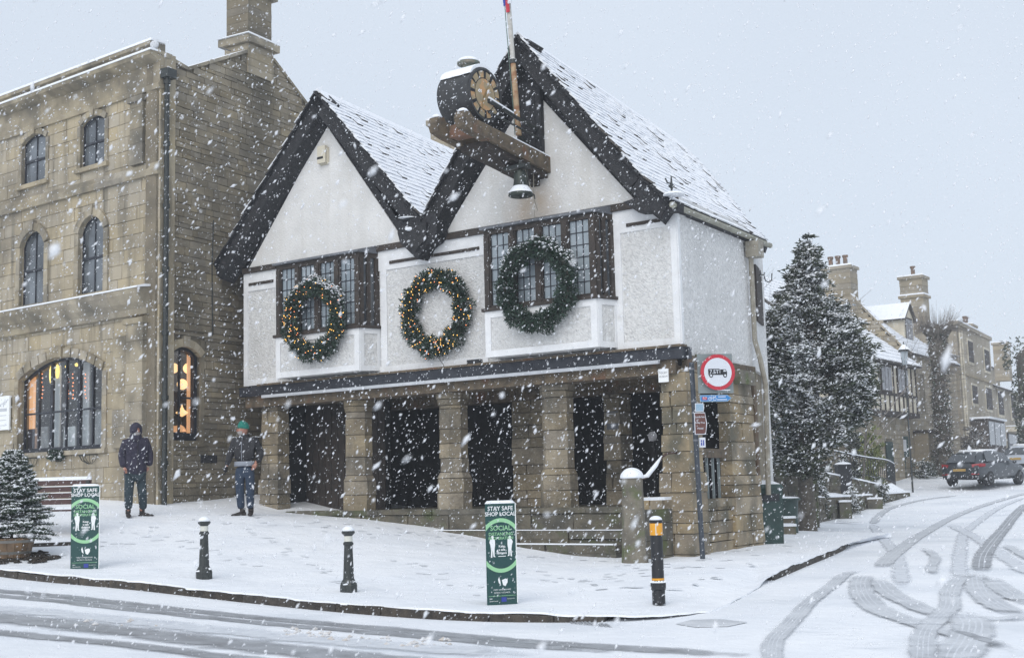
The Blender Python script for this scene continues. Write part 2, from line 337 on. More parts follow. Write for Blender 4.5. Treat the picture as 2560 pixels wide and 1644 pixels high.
# ------------------------------------------------------------------ lie of the land (thin-plate fit through measured spots)
CP = [(-6.34, 19, .54), (-4.35, 18, .42), (-2.2, 16.9, .27), (-.2, 15.8, .17), (1.66, 15.5, .20), (-7.21, 24.4, 1.18), (-5.19, 24.6, 1.16), (3.09, 21.5, .34),
      (1.87, 20.8, .32), (4.86, 24.8, .36), (-7.33, 26.5, 1.39), (-5.8, 29.2, 1.55), (-7.58, 19, .56), (-5.25, 17.6, .44), (-3.08, 16.2, .3), (-.98, 15, .2), (.01, 14.6, .18), (.88, 14.3, .19),
      (1.96, 14.5, .22), (3.15, 17.3, .26), (4.33, 20, .31), (6.68, 26, .34), (19.47, 55, 1.11), (18.91, 62, 1.85), (7.19, 32, .38), (8.74, 38, .5), (15.16, 50, .9),
      (-7.8, 22, .92), (-7.8, 20, .70), (-4.85, 27.2, 1.14), (-2.9, 24.6, .95), (-.8, 23.6, .66), (1.2, 22.2, .36), (-12, 29.6, 1.5), (-12, 22, 1.2), (-14, 18, .95),
      (0, 8, .06), (-4, 9.5, .27), (-8, 11, .5), (5, 9, .0), (9, 12, .08), (8, 18, .22), (12, 26, .38), (0, 0, .05), (-15, 8, .9), (12, 4, -.2), (20, 40, .7), (30, 62, 1.5), (26, 55, 1.2),
      (0, 45, 1.3), (-20, 45, 2.2), (40, 30, .6), (50, 80, 2.2), (-30, 20, 2.0), (0, 100, 2.6), (80, 120, 3.2), (-40, 100, 3.4), (100, 40, 1.2), (-60, 0, 3), (60, -30, -.5), (-30, -40, .5), (20, 70, 2.0)]
_cp = np.array(CP)
def _phi(r2): return np.where(r2 > 1e-9, .5*r2*np.log(np.maximum(r2, 1e-9)), 0)
_n = len(_cp); _d2 = ((_cp[:, None, :2]-_cp[None, :, :2])**2).sum(2)
_A = np.zeros((_n+3, _n+3)); _A[:_n, :_n] = _phi(_d2) + np.eye(_n)*.6; _A[:_n, _n] = 1; _A[:_n, _n+1:] = _cp[:, :2]; _A[_n, :_n] = 1; _A[_n+1:, :_n] = _cp[:, :2].T
_W = np.linalg.solve(_A, np.concatenate([_cp[:, 2], [0, 0, 0]]))
def H(X, Y):
    X = np.asarray(X, float); Y = np.asarray(Y, float); sh = X.shape; x = X.ravel(); y = Y.ravel()
    r2 = (x[:, None]-_cp[None, :, 0])**2 + (y[:, None]-_cp[None, :, 1])**2
    return (_phi(r2)@_W[:_n] + _W[_n] + _W[_n+1]*x + _W[_n+2]*y).reshape(sh)
def h(x, y): return float(H(np.array([x]), np.array([y]))[0])
def ground(px, py, dz=0):
    """where the sight line through a spot meets the ground"""
    q = ray(px, py); Y = 5.0; st = .25
    while Y < 140:
        P = EYE + q*(Y/q.y)
        if P.z <= h(P.x, P.y)+dz: break
        Y += st
    lo, hi = Y-st, Y
    for _ in range(14):
        mid = (lo+hi)/2; P = EYE + q*(mid/q.y)
        if P.z <= h(P.x, P.y)+dz: hi = mid
        else: lo = mid
    return EYE + q*(hi/q.y)
# ================================================================== ground
DROP = .10
def cr_spline(P, per):
    P = [np.array(p, float) for p in P]; out = []
    Q = [2*P[0]-P[1]] + P + [2*P[-1]-P[-2]]
    for i in range(1, len(Q)-2):
        for k in range(per):
            t = k/per; a, b, c, d = Q[i-1:i+3]
            out.append(.5*((2*b)+(-a+c)*t+(2*a-5*b+4*c-d)*t*t+(-a+3*b-3*c+d)*t**3))
    out.append(P[-1]); return np.array(out)
def grid_sheet(name, xs, ys, zf, m, kind='structure', parent=None):
    X, Y = np.meshgrid(xs, ys); Z = zf(X, Y)
    V = np.stack([X, Y, Z], -1).reshape(-1, 3); nx, ny = len(xs), len(ys)
    i = np.arange(nx-1)[None, :]+np.arange(ny-1)[:, None]*nx; i = i.ravel()
    T = np.stack([i, i+1, i+1+nx, i+nx], 1)
    o = fast_mesh(name, V, T, m, parent, kind=kind); o.data.polygons.foreach_set('use_smooth', [True]*len(T)); return o
def fine_noise(X, Y, s, a, seed=0):
    r = np.zeros_like(X)
    for k in range(5):
        an = seed+k*1.7; fx, fy = math.cos(an)*s*(1+.37*k), math.sin(an)*s*(1+.37*k)
        r += np.sin(X*fx+Y*fy+k*2.1+1.3*np.sin(X*fy*.7-Y*fx*.6+k))
    return r*a/5
xs = np.concatenate([np.linspace(-160, -24, 30), np.arange(-22, 30, .4), np.linspace(32, 160, 30)])
ys = np.concatenate([np.linspace(-120, -4, 14), np.arange(-2, 70, .4), np.linspace(72, 160, 30)])
def clampH(X, Y): return H(np.clip(X, -60, 100), np.clip(Y, -40, 120))
road = grid_sheet('road', xs, ys, lambda X, Y: clampH(X, Y)-DROP, M['snow_road'])
KP = [(-24, 28.9), (-7.58, 19), (-5.25, 17.6), (-3.08, 16.2), (-.98, 15), (.01, 14.62), (.88, 14.33), (1.55, 14.3), (2.1, 14.75), (2.55, 15.7), (3.1, 17.1), (3.45, 18.0), (4.33, 20), (5.5, 22.8), (6.3, 24.9), (6.68, 26), (7.3, 27.6)]
KF = [1, 1, 1, 1, 1, .85, .65, .3, .1, .1, .12, .75, 1, 1, .9, .15, .1]
KS = cr_spline([(a, b, f) for (a, b), f in zip(KP, KF)], 14)
seg = np.r_[0, np.cumsum(np.hypot(*np.diff(KS[:, :2], axis=0).T))]
def kerb_at(s): return [float(np.interp(s, seg, KS[:, k])) for k in range(3)]
BK = cr_spline([(-26, 44), (-12, 40), (-8, 37), (-3, 34), (0, 33), (2, 32), (4, 31), (6, 30), (8, 28.8), (8.2, 28.4)], 12)
bs = np.linspace(0, 1, len(BK))
ns_, ms_ = 300, 70
sv = np.r_[np.linspace(0, seg[14], 30)[:-1], np.linspace(seg[14], seg[-1], ns_)]; ns_ = len(sv)
PV = np.zeros((ns_, ms_, 3)); rl = random.Random(3)
for i, s in enumerate(sv):
    kx, ky, kf = kerb_at(s); f = (s/seg[-1]); bx_, by_ = np.interp(f, bs, BK[:, 0]), np.interp(f, bs, BK[:, 1])
    d = np.array([bx_-kx, by_-ky]); L_ = np.hypot(*d); d /= L_
    back = .02+.04*math.sin(s*5.1)*math.sin(s*1.7+1)+.03*math.sin(s*13.3)*math.sin(s*3.9)+.03*rl.random()
    tt = back + (np.linspace(0, 1, ms_)**1.8)*(L_-back)
    PV[i, :, 0] = kx+d[0]*tt; PV[i, :, 1] = ky+d[1]*tt; PV[i, :, 2] = (kf-1)*DROP*np.clip(1.5-tt/2.0, 0, 1)
Z = H(PV[..., 0], PV[..., 1])
PV[..., 2] += Z + .012 + fine_noise(PV[..., 0], PV[..., 1], 2.2, .018, 1) + fine_noise(PV[..., 0], PV[..., 1], 7, .006, 2)
PV[:, 0, 2] -= .02
i = (np.arange(ns_-1)[:, None]*ms_+np.arange(ms_-1)[None, :]).ravel()
pavement = fast_mesh('pavement', PV.reshape(-1, 3), np.stack([i, i+ms_, i+ms_+1, i+1], 1), M['snow_ground'], kind='structure')
pavement.data.polygons.foreach_set('use_smooth', [True]*len(pavement.data.polygons))
# kerb: individual stones
kerb = bpy.data.objects.new('kerb', None); COL.objects.link(kerb); kerb['kind'] = 'structure'; OFF['kerb'] = Vector()
s = seg[14]-3.0
while s < seg[-1]-.5:
    L_ = random.uniform(.55, .95); x0, y0, f0 = kerb_at(s); x1, y1, f1 = kerb_at(s+L_-.012)
    if min(f0, f1) > .6:
        mb = MB(); a, b = Vector((x0, y0, 0)), Vector((x1, y1, 0)); d = (b-a).normalized(); nn = Vector((-d.y, d.x, 0))
        za, zb = h(x0, y0), h(x1, y1); j = random.uniform(-.006, .006)
        ta, tb = za-DROP*(1-f0)-.004+j, zb-DROP*(1-f1)-.004+j
        mb.hexa([a+Vector((0, 0, za-.3)), b+Vector((0, 0, zb-.3)), b+nn*.14+Vector((0, 0, zb-.3)), a+nn*.14+Vector((0, 0, za-.3)),
                 a+nn*.008+Vector((0, 0, ta)), b+nn*.008+Vector((0, 0, tb)), b+nn*.14+Vector((0, 0, tb)), a+nn*.14+Vector((0, 0, ta))])
        mb.build('kerb_stone', M['kerb_stone'], kerb)
    s += L_
# ---- wheel tracks pressed into the snow of the road
_ti = [0]
def track(px, width, m, ridges=0, per=10, rag=.12, sc=None, base=(0, 0), ms=None, lanes=None):
    pts = [ground(base[0]+x*(sc or 1), base[1]+y*(sc or 1), -DROP) for x, y in px]
    C_ = cr_spline([(p.x, p.y) for p in pts], per); n = len(C_)
    Lc = np.r_[0, np.cumsum(np.hypot(*np.diff(C_, axis=0).T))]
    m_ = max(8, int(Lc[-1]/.13)); q = np.linspace(0, Lc[-1], m_); cx = np.interp(q, Lc, C_[:, 0]); cy = np.interp(q, Lc, C_[:, 1])
    dx, dy = np.gradient(cx), np.gradient(cy); l = np.hypot(dx, dy)+1e-9; nx, ny = -dy/l, dx/l
    _ti[0] += 1; zo = .004+.0012*_ti[0]
    cols = [-.60, -.16, .16, .60] if not ridges else None; mi_ = [0, 0, 0]
    if ridges:
        cols = [-.62, -.34]; mi_ = [0]
        for r in range(ridges+1):
            e = (-.5+(r+1)/(ridges+1))*.72
            if r < ridges: cols += [e-.022, e+.022]; mi_ += [0, 1]
            else: cols += [.34, .62]; mi_ += [0, 0]
    ends = np.minimum(1, np.minimum(np.arange(m_), np.arange(m_)[::-1])/6.0)
    V = np.zeros((m_, len(cols), 3)); rj = np.random.RandomState(_ti[0])
    for k, c in enumerate(cols):
        j = rj.normal(0, rag*.18 if k in (0, len(cols)-1) else rag*.04, m_)*width
        of = c*width*(.7+.3*ends)+j
        V[:, k, 0] = cx+nx*of; V[:, k, 1] = cy+ny*of
    V[..., 2] = clampH(V[..., 0], V[..., 1])-DROP+zo
    kx = len(cols); i = (np.arange(m_-1)[:, None]*kx+np.arange(kx-1)[None, :]).ravel()
    mi = np.tile(mi_, m_-1)
    o = fast_mesh('track_or_shadow_strip', V.reshape(-1, 3), np.stack([i, i+1, i+1+kx, i+kx], 1), [M[m+'_fade'], M['ridge_snow_fade']], road, mi=mi)
    fd = np.ones((m_, kx)); fd[:, 0] = fd[:, -1] = 0; fd *= np.minimum(1, np.minimum(np.arange(m_), np.arange(m_)[::-1])/9.0)[:, None]
    at_ = o.data.attributes.new('fade', 'FLOAT', 'POINT'); at_.data.foreach_set('value', fd.ravel().astype(np.float32))
c3 = dict(sc=.317, base=(1800, 1250)); c4 = dict(sc=.542, base=(0, 1380))
track([(-700, 120), (0, 180), (600, 240), (1200, 303), (1800, 355), (2398, 410), (3000, 450), (3600, 480)], .42, 'slush_dark', 0, **c4)
track([(-700, 142), (0, 202), (600, 263), (1200, 326), (1800, 377), (2398, 430), (3000, 472)], .36, 'slush_dark', 0, **c4)
track([(-700, 225), (0, 303), (600, 368), (1200, 438), (1700, 492), (2300, 545)], .80, 'slush_dark', 0, **c4)
track([(-700, 300), (0, 372), (600, 430), (1000, 480), (1600, 540)], .42, 'slush_dark', 0, **c4)
track([(-700, 210), (0, 262), (600, 318), (1200, 380), (1800, 432), (2600, 490)], .7, 'ridge_snow', 0, **c4)
track([(1000, 492), (1700, 535), (2300, 570), (3200, 600)], .5, 'slush', 0, **c4)
T = track
T([(1200, 195), (1250, 125), (1370, 55), (1620, -5), (1900, -40)], .30, 'slush', 0, **c3)
T([(1200, 190), (1300, 320), (1400, 450), (1440, 700)], .30, 'ridge_snow', 0, **c3)
T([(1890, 640), (1895, 420), (1950, 240), (2150, 90), (2398, -20)], .30, 'ridge_snow', 0, **c3)
T([(1820, 190), (1990, 280), (2200, 420), (2500, 620)], .36, 'ridge_snow', 0, **c3)
T([(1260, 545), (1380, 425), (1640, 245), (1850, 130), (2180, 10), (2420, -60)], .30, 'slush', 2, **c3)
T([(405, 1400), (410, 1243), (430, 1110), (570, 960), (720, 800), (880, 680), (1010, 580), (1200, 553)], .20, 'slush', 3, **c3)
T([(1160, 575), (1110, 650), (1135, 760), (1250, 870), (1500, 960), (1800, 1045), (2150, 1140), (2500, 1230)], .32, 'slush', 3, **c3)
T([(1235, 610), (1330, 730), (1500, 820), (1700, 905), (1900, 978)], .30, 'slush', 2, **c3)
T([(2420, 30), (2300, 150), (2170, 310), (2080, 440), (2060, 575)], .30, 'slush_dark', 2, **c3)
T([(2020, 570), (2040, 690), (2130, 800), (2320, 900), (2500, 960)], .34, 'slush', 3, **c3)
T([(2110, 600), (2230, 710), (2420, 810), (2600, 870)], .32, 'slush', 2, **c3)
T([(2060, 572), (1900, 625), (1820, 720), (1810, 850), (1710, 950), (1620, 1060), (1600, 1243), (1600, 1400)], .25, 'slush', 3, **c3)
T([(2220, 350), (2330, 400), (2480, 500)], .28, 'slush', 0, **c3)
T([(1560, 378), (1650, 410), (1700, 470), (1670, 540), (1700, 610)], .22, 'slush', 0, **c3)
T([(1870, 870), (1990, 980), (1960, 1110), (1880, 1243), (1860, 1400)], .42, 'slush', 4, **c3)
T([(1900, 880), (2150, 950), (2420, 930), (2600, 900)], .25, 'slush', 2, **c3)
T([(1600, 985), (1900, 1060), (2200, 1160), (2500, 1260)], .18, 'slush_dark', 0, **c3)
for q in ([(1300, 582), (1800, 615)], [(1540, 375), (2398, 412)], [(2130, 352), (2420, 358)], [(2130, 575), (2420, 598)], [(560, 832), (800, 860)], [(930, 903), (1300, 918)], [(1910, 731), (2010, 736)], [(1380, 962), (1490, 966)]):
    T(q, .035, 'slush_dark', 0, rag=.5, **c3)
# streaks of thin snow in front of the kerb end
for a, b, y in ((900, 2300, 1000), (500, 1700, 1090), (600, 2100, 1170), (200, 1300, 1040), (900, 2200, 930)):
    T([(a, y), ((a+b)/2, y+random.uniform(-18, 8)), (b, y+random.uniform(-10, 30))], .09, 'ridge_snow', 0, rag=.8, **c3)
# snow clods in the carriageway
mb = MB()
for (xa, xb, ya, yb, k) in ((1310, 1530, 355, 395, 30), (1530, 1800, 390, 425, 14), (1890, 2080, 400, 445, 22), (1750, 1900, 410, 440, 6), (300, 900, 300, 350, 10)):
    for _ in range(k):
        P = ground(random.uniform(xa, xb)*.542, 1380+random.uniform(ya, yb)*.542, -DROP); r = random.uniform(.012, .045)
        mb.ico((P.x, P.y, P.z+r*.3), r, .7, jit=.35)
mb.build('snow_clods', mat('dirty_snow', (.50, .46, .42), .9, col2=(.68, .69, .71), scale=12), kind='stuff')
# faint foot marks on the pavement
mb = MB(); rf = random.Random(5)
def foot(P, ang, l=.27, wd=.10):
    c, s_ = math.cos(ang), math.sin(ang); z0 = h(P.x, P.y)
    ring = []
    for k in range(8):
        a = 2*math.pi*k/8; x, y = l/2*math.cos(a), wd/2*math.sin(a); X_, Y_ = P.x+c*x-s_*y, P.y+s_*x+c*y
        zz = h(X_, Y_)+.012+float(fine_noise(np.array([X_]), np.array([Y_]), 2.2, .018, 1)[0])+float(fine_noise(np.array([X_]), np.array([Y_]), 7, .006, 2)[0])+.005
        ring.append((X_, Y_, zz))
    mb.add(ring, [tuple(range(8))])
for (x0, y0, x1, y1, n_) in ((345, 1320, 620, 1420, 16), (620, 1320, 860, 1460, 18), (1000, 1400, 1230, 1490, 14), (1300, 1430, 1560, 1480, 14), (1500, 1440, 1850, 1400, 20), (620, 1300, 1150, 1340, 26), (1700, 1470, 2080, 1330, 18), (60, 1400, 330, 1350, 12), (560, 1310, 1180, 1350, 20), (700, 1290, 300, 1300, 10), (1260, 1400, 1860, 1420, 22), (900, 1330, 1300, 1380, 16), (1640, 1440, 2000, 1340, 14), (250, 1330, 560, 1380, 9), (1350, 1440, 1700, 1470, 9)):
    for k in range(n_):
        f = k/max(1, n_-1)+rf.uniform(-.02, .02); P = ground(x0+(x1-x0)*f+rf.uniform(-22, 22), y0+(y1-y0)*f+rf.uniform(-9, 9)); foot(P, rf.uniform(0, 3.14), rf.uniform(.10, .26), rf.uniform(.06, .11)) if rf.random() < .75 else None
mb.build('footprints', M['foot_snow'], kind='stuff')
# ================================================================== walls of separate stones, roofs of separate tiles
def block_mesh(name, m, seed, top=None):
    r = random.Random(seed); P = []
    for z in (-.5, .5):
        for x, y in ((-.5, -.5), (.5, -.5), (.5, .5), (-.5, .5)):
            j = .035 if y < 0 else 0
            P.append((x*(1-r.uniform(0, .03)), y+r.uniform(-j, j)*1.0, z*(1-r.uniform(0, .06))))
    mb = MB().hexa(P, 0, 1 if top is not None else None)
    me = bpy.data.meshes.new(name); me.from_pydata(mb.v, [], mb.f); me.materials.append(M[m])
    if top is not None: me.materials.append(M[top]); me.polygons.foreach_set('material_index', mb.m)
    return me
_blk = {}
def blocks(m, top=None):
    k = (m, top)
    if k not in _blk: _blk[k] = [block_mesh('block_'+m, m, i*13+1, top) for i in range(5)]
    return _blk[k]
def place_block(name, me, c, X, Y, Z, sx, sy, sz, parent):
    o = bpy.data.objects.new(name, me); COL.objects.link(o); o.parent = parent
    c = Vector(c)-OFF[parent.name]
    m_ = Matrix((X*sx, Y*sy, Z*sz)).transposed().to_4x4(); m_.translation = c; o.matrix_basis = m_
    return o
def stone_wall(parent, fr, inside, holes, z0, z1, t0, t1, m, hr, lr, seed, joint=.012, proud=(.004, .02), depth=.06, singles=290, near=None, name='stone', base=0):
    r = random.Random(seed); S = []; z = z0; row = 0
    while z < z1:
        hh = r.uniform(*hr); t = t0-r.uniform(0, lr[1])
        while t < t1:
            ll = r.uniform(*lr); a, b, c, d = t+joint/2, t+ll-joint/2, z+joint/2, z+hh-joint/2; t += ll
            a = max(a, t0); b = min(b, t1)
            pcs = [(a, b)]
            for (h0, h1, g0, g1) in holes:
                if d > g0 and c < g1:
                    nx_ = []
                    for (p, q) in pcs:
                        if q <= h0 or p >= h1: nx_.append((p, q)); continue
                        if p < h0: nx_.append((p, h0))
                        if q > h1: nx_.append((h1, q))
                    pcs = nx_
            for p, q in pcs:
                if q-p < .05: continue
                if not inside((p+q)/2, (c+d)/2): continue
                S.append((p, q, c, d, r.uniform(*proud)))
        z += hh; row += 1
    cen = near if near else None
    S.sort(key=lambda q: (((q[0]+q[1])/2-cen[0])**2+((q[2]+q[3])/2-cen[1])**2 if cen else 0) - 0*(q[1]-q[0]))
    rest = MB(); Zv = Vector((0, 0, 1)); bl = blocks(m)
    for i, (a, b, c, d, pr) in enumerate(S):
        if i < singles:
            place_block(name, bl[i % 5], fr((a+b)/2, base+pr-depth/2, (c+d)/2), -fr.u if True else fr.u, -fr.n, Zv, b-a, depth, d-c, parent)
        else:
            j = lambda: r.uniform(-.004, .004)
            P = [fr(a, base+pr-depth, c), fr(b, base+pr-depth, c), fr(b, base+pr+j(), c+j()), fr(a, base+pr+j(), c+j()), fr(a, base+pr-depth, d), fr(b, base+pr-depth, d), fr(b, base+pr+j(), d+j()), fr(a, base+pr+j(), d+j())]
            rest.hexa(P)
    if rest.v: rest.build('stonework', M[m], parent, kind='stuff')
    return len(S)
def holed_wall(mb, fr, t0, t1, z0, z1, holes, o0, o1, mi=0):
    ts = sorted({t0, t1, *[x for h_ in holes for x in h_[:2] if t0 < x < t1]}); zs = sorted({z0, z1, *[x for h_ in holes for x in h_[2:] if z0 < x < z1]})
    for i in range(len(ts)-1):
        zc = None
        for j in range(len(zs)-1):
            tm, zm = (ts[i]+ts[i+1])/2, (zs[j]+zs[j+1])/2
            if any(a < tm < b and c < zm < d for a, b, c, d in holes): continue
            mb.fb(fr, ts[i], ts[i+1], o0, o1, zs[j], zs[j+1], mi)
def arch_pts(t0, t1, zs, zt, n=10):
    """points of a segmental arch from (t0,zs) over (mid,zt) to (t1,zs)"""
    hw, ri = (t1-t0)/2, zt-zs; R_ = (hw*hw+ri*ri)/(2*ri); c = zt-R_; a0 = math.asin(min(1, hw/R_))
    if ri > hw*.98: a0 = math.pi/2
    return [((t0+t1)/2+R_*math.sin(a), c+R_*math.cos(a)) for a in np.linspace(-a0, a0, n+1)]
def arch_fill(mb, fr, t0, t1, zs, zt, o0, o1, ztop, mi=0, n=10):
    A_ = arch_pts(t0, t1, zs, zt, n)
    for (a, za), (b, zb) in zip(A_[:-1], A_[1:]):
        mb.hexa([fr(a, o0, za), fr(b, o0, zb), fr(b, o1, zb), fr(a, o1, za), fr(a, o0, ztop), fr(b, o0, ztop), fr(b, o1, ztop), fr(a, o1, ztop)], mi)
def arch_ring(parent, fr, t0, t1, zs, zt, wd, o0, o1, m, n=9, name='voussoir', key=True):
    hw, ri = (t1-t0)/2, zt-zs; R_ = (hw*hw+ri*ri)/(2*ri); c = zt-R_; tm = (t0+t1)/2; a0 = math.asin(min(1, hw/R_))
    if ri > hw*.98: a0 = math.pi/2
    for k in range(n):
        a, b = -a0+2*a0*k/n+.006, -a0+2*a0*(k+1)/n-.006; mb = MB()
        w2, o2 = (wd*1.35, o1+.03) if (key and k == n//2) else (wd, o1)
        q = lambda an, r_, o: fr(tm+r_*math.sin(an), o, c+r_*math.cos(an))
        mb.hexa([q(a, R_, o0), q(b, R_, o0), q(b, R_, o2), q(a, R_, o2), q(a, R_+w2, o0), q(b, R_+w2, o0), q(b, R_+w2, o2), q(a, R_+w2, o2)])
        mb.build(name, M[m], parent)
def tiled_slope(parent, A0, along, up, Lf, W0, W1, tile=(.20, .17), seed=1, singles=300, near=0.0, thick=.028, name='tile', top='snow_roof', edge='tile_edge', jit=.3, nrm=None):
    """tiles on the slope starting at eave point A0; Lf(w) -> (start, end) along the eave direction at height w up the slope"""
    al = Vector(along).normalized(); up = Vector(up).normalized(); N_ = al.cross(up); N_.normalize()
    if N_.z < 0: N_ = -N_
    r = random.Random(seed); S = []; w_ = W0; k = 0
    while w_ < W1:
        a, b = Lf(w_+tile[1]/2); t = a-(tile[0]/2 if k % 2 else 0)
        while t < b:
            ww = tile[0]*r.uniform(.75, 1.25); p, q = max(t, a-.03*r.random()), min(t+ww, b)
            if q-p > .04: S.append((p, q-.008, w_-r.uniform(0, .02), r.uniform(.85, 1.25)))
            t += ww
        w_ += tile[1]; k += 1
    S.sort(key=lambda q: abs(q[0]-near)+q[2]*.3)
    bl = blocks(edge, top); rest = MB()
    for i, (p, q, w0_, tk) in enumerate(S):
        ln = tile[1]*1.25; tilt = thick*tk
        D = (up*ln - N_*tilt); D.normalize(); N2 = al.cross(D); N2 = N2 if N2.dot(N_) > 0 else -N2
        th = .022*tk+(.012 if r.random() < jit else 0)
        c = Vector(A0)+al*((p+q)/2)+up*(w0_+ln/2)+N_*(tilt*.5+th*.5+.004)
        if i < singles: place_block(name, bl[i % 5], c, al, D, N2, q-p, ln, th, parent)
        else:
            X, Y_, Z_ = al*(q-p)/2, D*ln/2, N2*th/2; j = N2*r.uniform(-.004, .004)
            rest.hexa([c-X-Y_-Z_, c+X-Y_-Z_, c+X+Y_-Z_, c-X+Y_-Z_, c-X-Y_+Z_+j, c+X-Y_+Z_-j, c+X+Y_+Z_, c-X+Y_+Z_], 0, 1)
    if rest.v: rest.build('tiling', [M[edge], M[top]], parent, kind='stuff')
def text_mb(s, size, origin, X, Z, N_, align='CENTER', depth=.002, bold=0.0):
    """lettering as polygons: X reading direction, Z up, N_ out of the surface"""
    cu = bpy.data.curves.new('t', 'FONT'); cu.body = s; cu.size = size; cu.align_x = align; cu.align_y = 'CENTER'; cu.resolution_u = 2; cu.offset = bold
    o = bpy.data.objects.new('t', cu); COL.objects.link(o)
    me = o.to_mesh(); O = Vector(origin)
    V = [O+X*v.co.x+Z*v.co.y+N_*depth for v in me.vertices]; Fs = [tuple(p.vertices) for p in me.polygons]
    o.to_mesh_clear(); bpy.data.objects.remove(o); bpy.data.curves.remove(cu); return V, Fs
# ================================================================== market hall
D = 1.0676
hu, hv, hr = hd(-3203, 1329), hd(3230, 1161), hd(2900, 1171)
A = at(1697, 694, 21.7)
HF = Frame(A, hu)
HS = Frame(A, hv, Vector((hv.y, -hv.x, 0)))       # side wall, faces the side street
hall = thing('market_hall', HF(5, -2, 1.0), 'old white-rendered market hall with two snowy gables raised on stone columns', 'building')
wt = MB()
# --- upper walls
SLOPE = 1.15
TL, ZL, TR, ZR = 8.17, 9.95, 2.97, 9.97            # outer apexes at the verge (o = OV)
OV = .38
holesF = [(7.05, 9.7, 4.85, 6.3), (1.45, 4.0, 4.85, 6.3)]
mb = MB(); holed_wall(mb, HF, 0, 10.8, 3.9, 6.42, holesF, -.3, 0)
mb.build('front_wall', M['roughcast'], hall)
g = MB()
for tp, zp, t0, t1 in ((8.23, 9.27, 5.95, 10.75), (2.9, 9.0, .55, 5.2)):
    g.prism([HF(t0, 0, 6.42), HF(t1, 0, 6.42), HF(t1, 0, 6.5), HF(tp, 0, zp+.25), HF(t0, 0, 6.5)], HF.n*-.3)
g.build('gable_core', M['soffit'], hall)
for tri, mm in (([(6.12, 6.5), (10.62, 6.5), (8.25, 9.3)], 'plaster'), ([(.78, 6.52), (5.08, 6.52), (2.92, 9.0)], 'plaster_rust')):
    m_ = MB(); m_.prism([HF(t, .03, z) for t, z in tri], HF.n*-.02); m_.build('gable_wall', M[mm], hall)
rs = MB(); rs.prism([HF(t, .033, z) for t, z in [(2.55, 6.62), (1.95, 6.56), (1.88, 6.72), (2.1, 6.9), (2.45, 6.85)]], HF.n*-.002)
# side wall and the glancing rear face
C1 = HS(3.35, 0, 0); W2 = Frame(C1, (.53/1.75, 1.67/1.75), None); W2.n = Vector((W2.u.y, -W2.u.x, 0))
mb = MB(); mb.fb(HS, 0, 3.35, -.25, 0, 3.74, 6.5); mb.fb(W2, 0, 2.0, -.25, 0, 3.72, 6.5); mb.build('side_wall', M['roughcast'], hall)
back = MB(); b0 = W2(2.0, 0, 0); b1_ = HF(10.8, -4.5, 0)
back.hexa([b0, b1_, b1_+hv*.2, b0+hv*.2] + [p+Vector((0, 0, 6.4)) for p in (b0, b1_, b1_+hv*.2, b0+hv*.2)]); e0 = HF(10.8, 0, 0)
back.fb(HF, 10.55, 10.8, -4.5, -.3, 3.8, 6.42)
m_ = MB(); m_.fb(W2, 0, 2.0, -.3, -.08, .1, 3.72); m_.fb(HF, 10.5, 10.7, -4.5, -.5, .6, 3.8); m_.build('rear_stonework', M['rubble'], hall)
back.build('rear_wall', M['roughcast'], hall)
# trims
def strip(t0, t1, z0, z1, o0=0, o1=.022):
    tr = MB(); tr.fb(HF, t0, t1, o0, o1, z0, z1); tr.build('white_trim', M['white_trim'], hall)
for a, b, zt in ((9.72, 10.8, 6.38), (4.1, 6.9, 6.38), (0, 1.3, 6.38)):
    strip(a, b, 5.98, zt); strip(a, b, 3.9, 4.03)
for a, b in ((10.67, 10.8), (6.62, 6.78), (4.08, 4.14), (0, .12), (1.12, 1.3), (9.72, 9.80)): strip(a, b, 4.03, 5.98)
tr = MB(); tr.fb(HS, 0, .09, 0, .02, 3.76, 6.42)
tr.build('white_trim', M['white_trim'], hall)
for a, b, z in ((4.25, 6.52, 6.12), (9.86, 10.62, 6.13), (.3, .98, 6.10)):
    m_ = MB(); m_.fb(HF, a, b, .02, .045, z-.03, z+.03); m_.build('drip_board', M['oak'], hall)
for a, b in ((9.78, 10.8), (6.0, 6.98), (4.0, 5.3), (-.05, 1.38)):
    m_ = MB(); m_.fb(HF, a, b, -.02, .07, 6.38, 6.50, 0); m_.build('timber_band', M['oak_brown'] if 0 else M['oak'], hall)
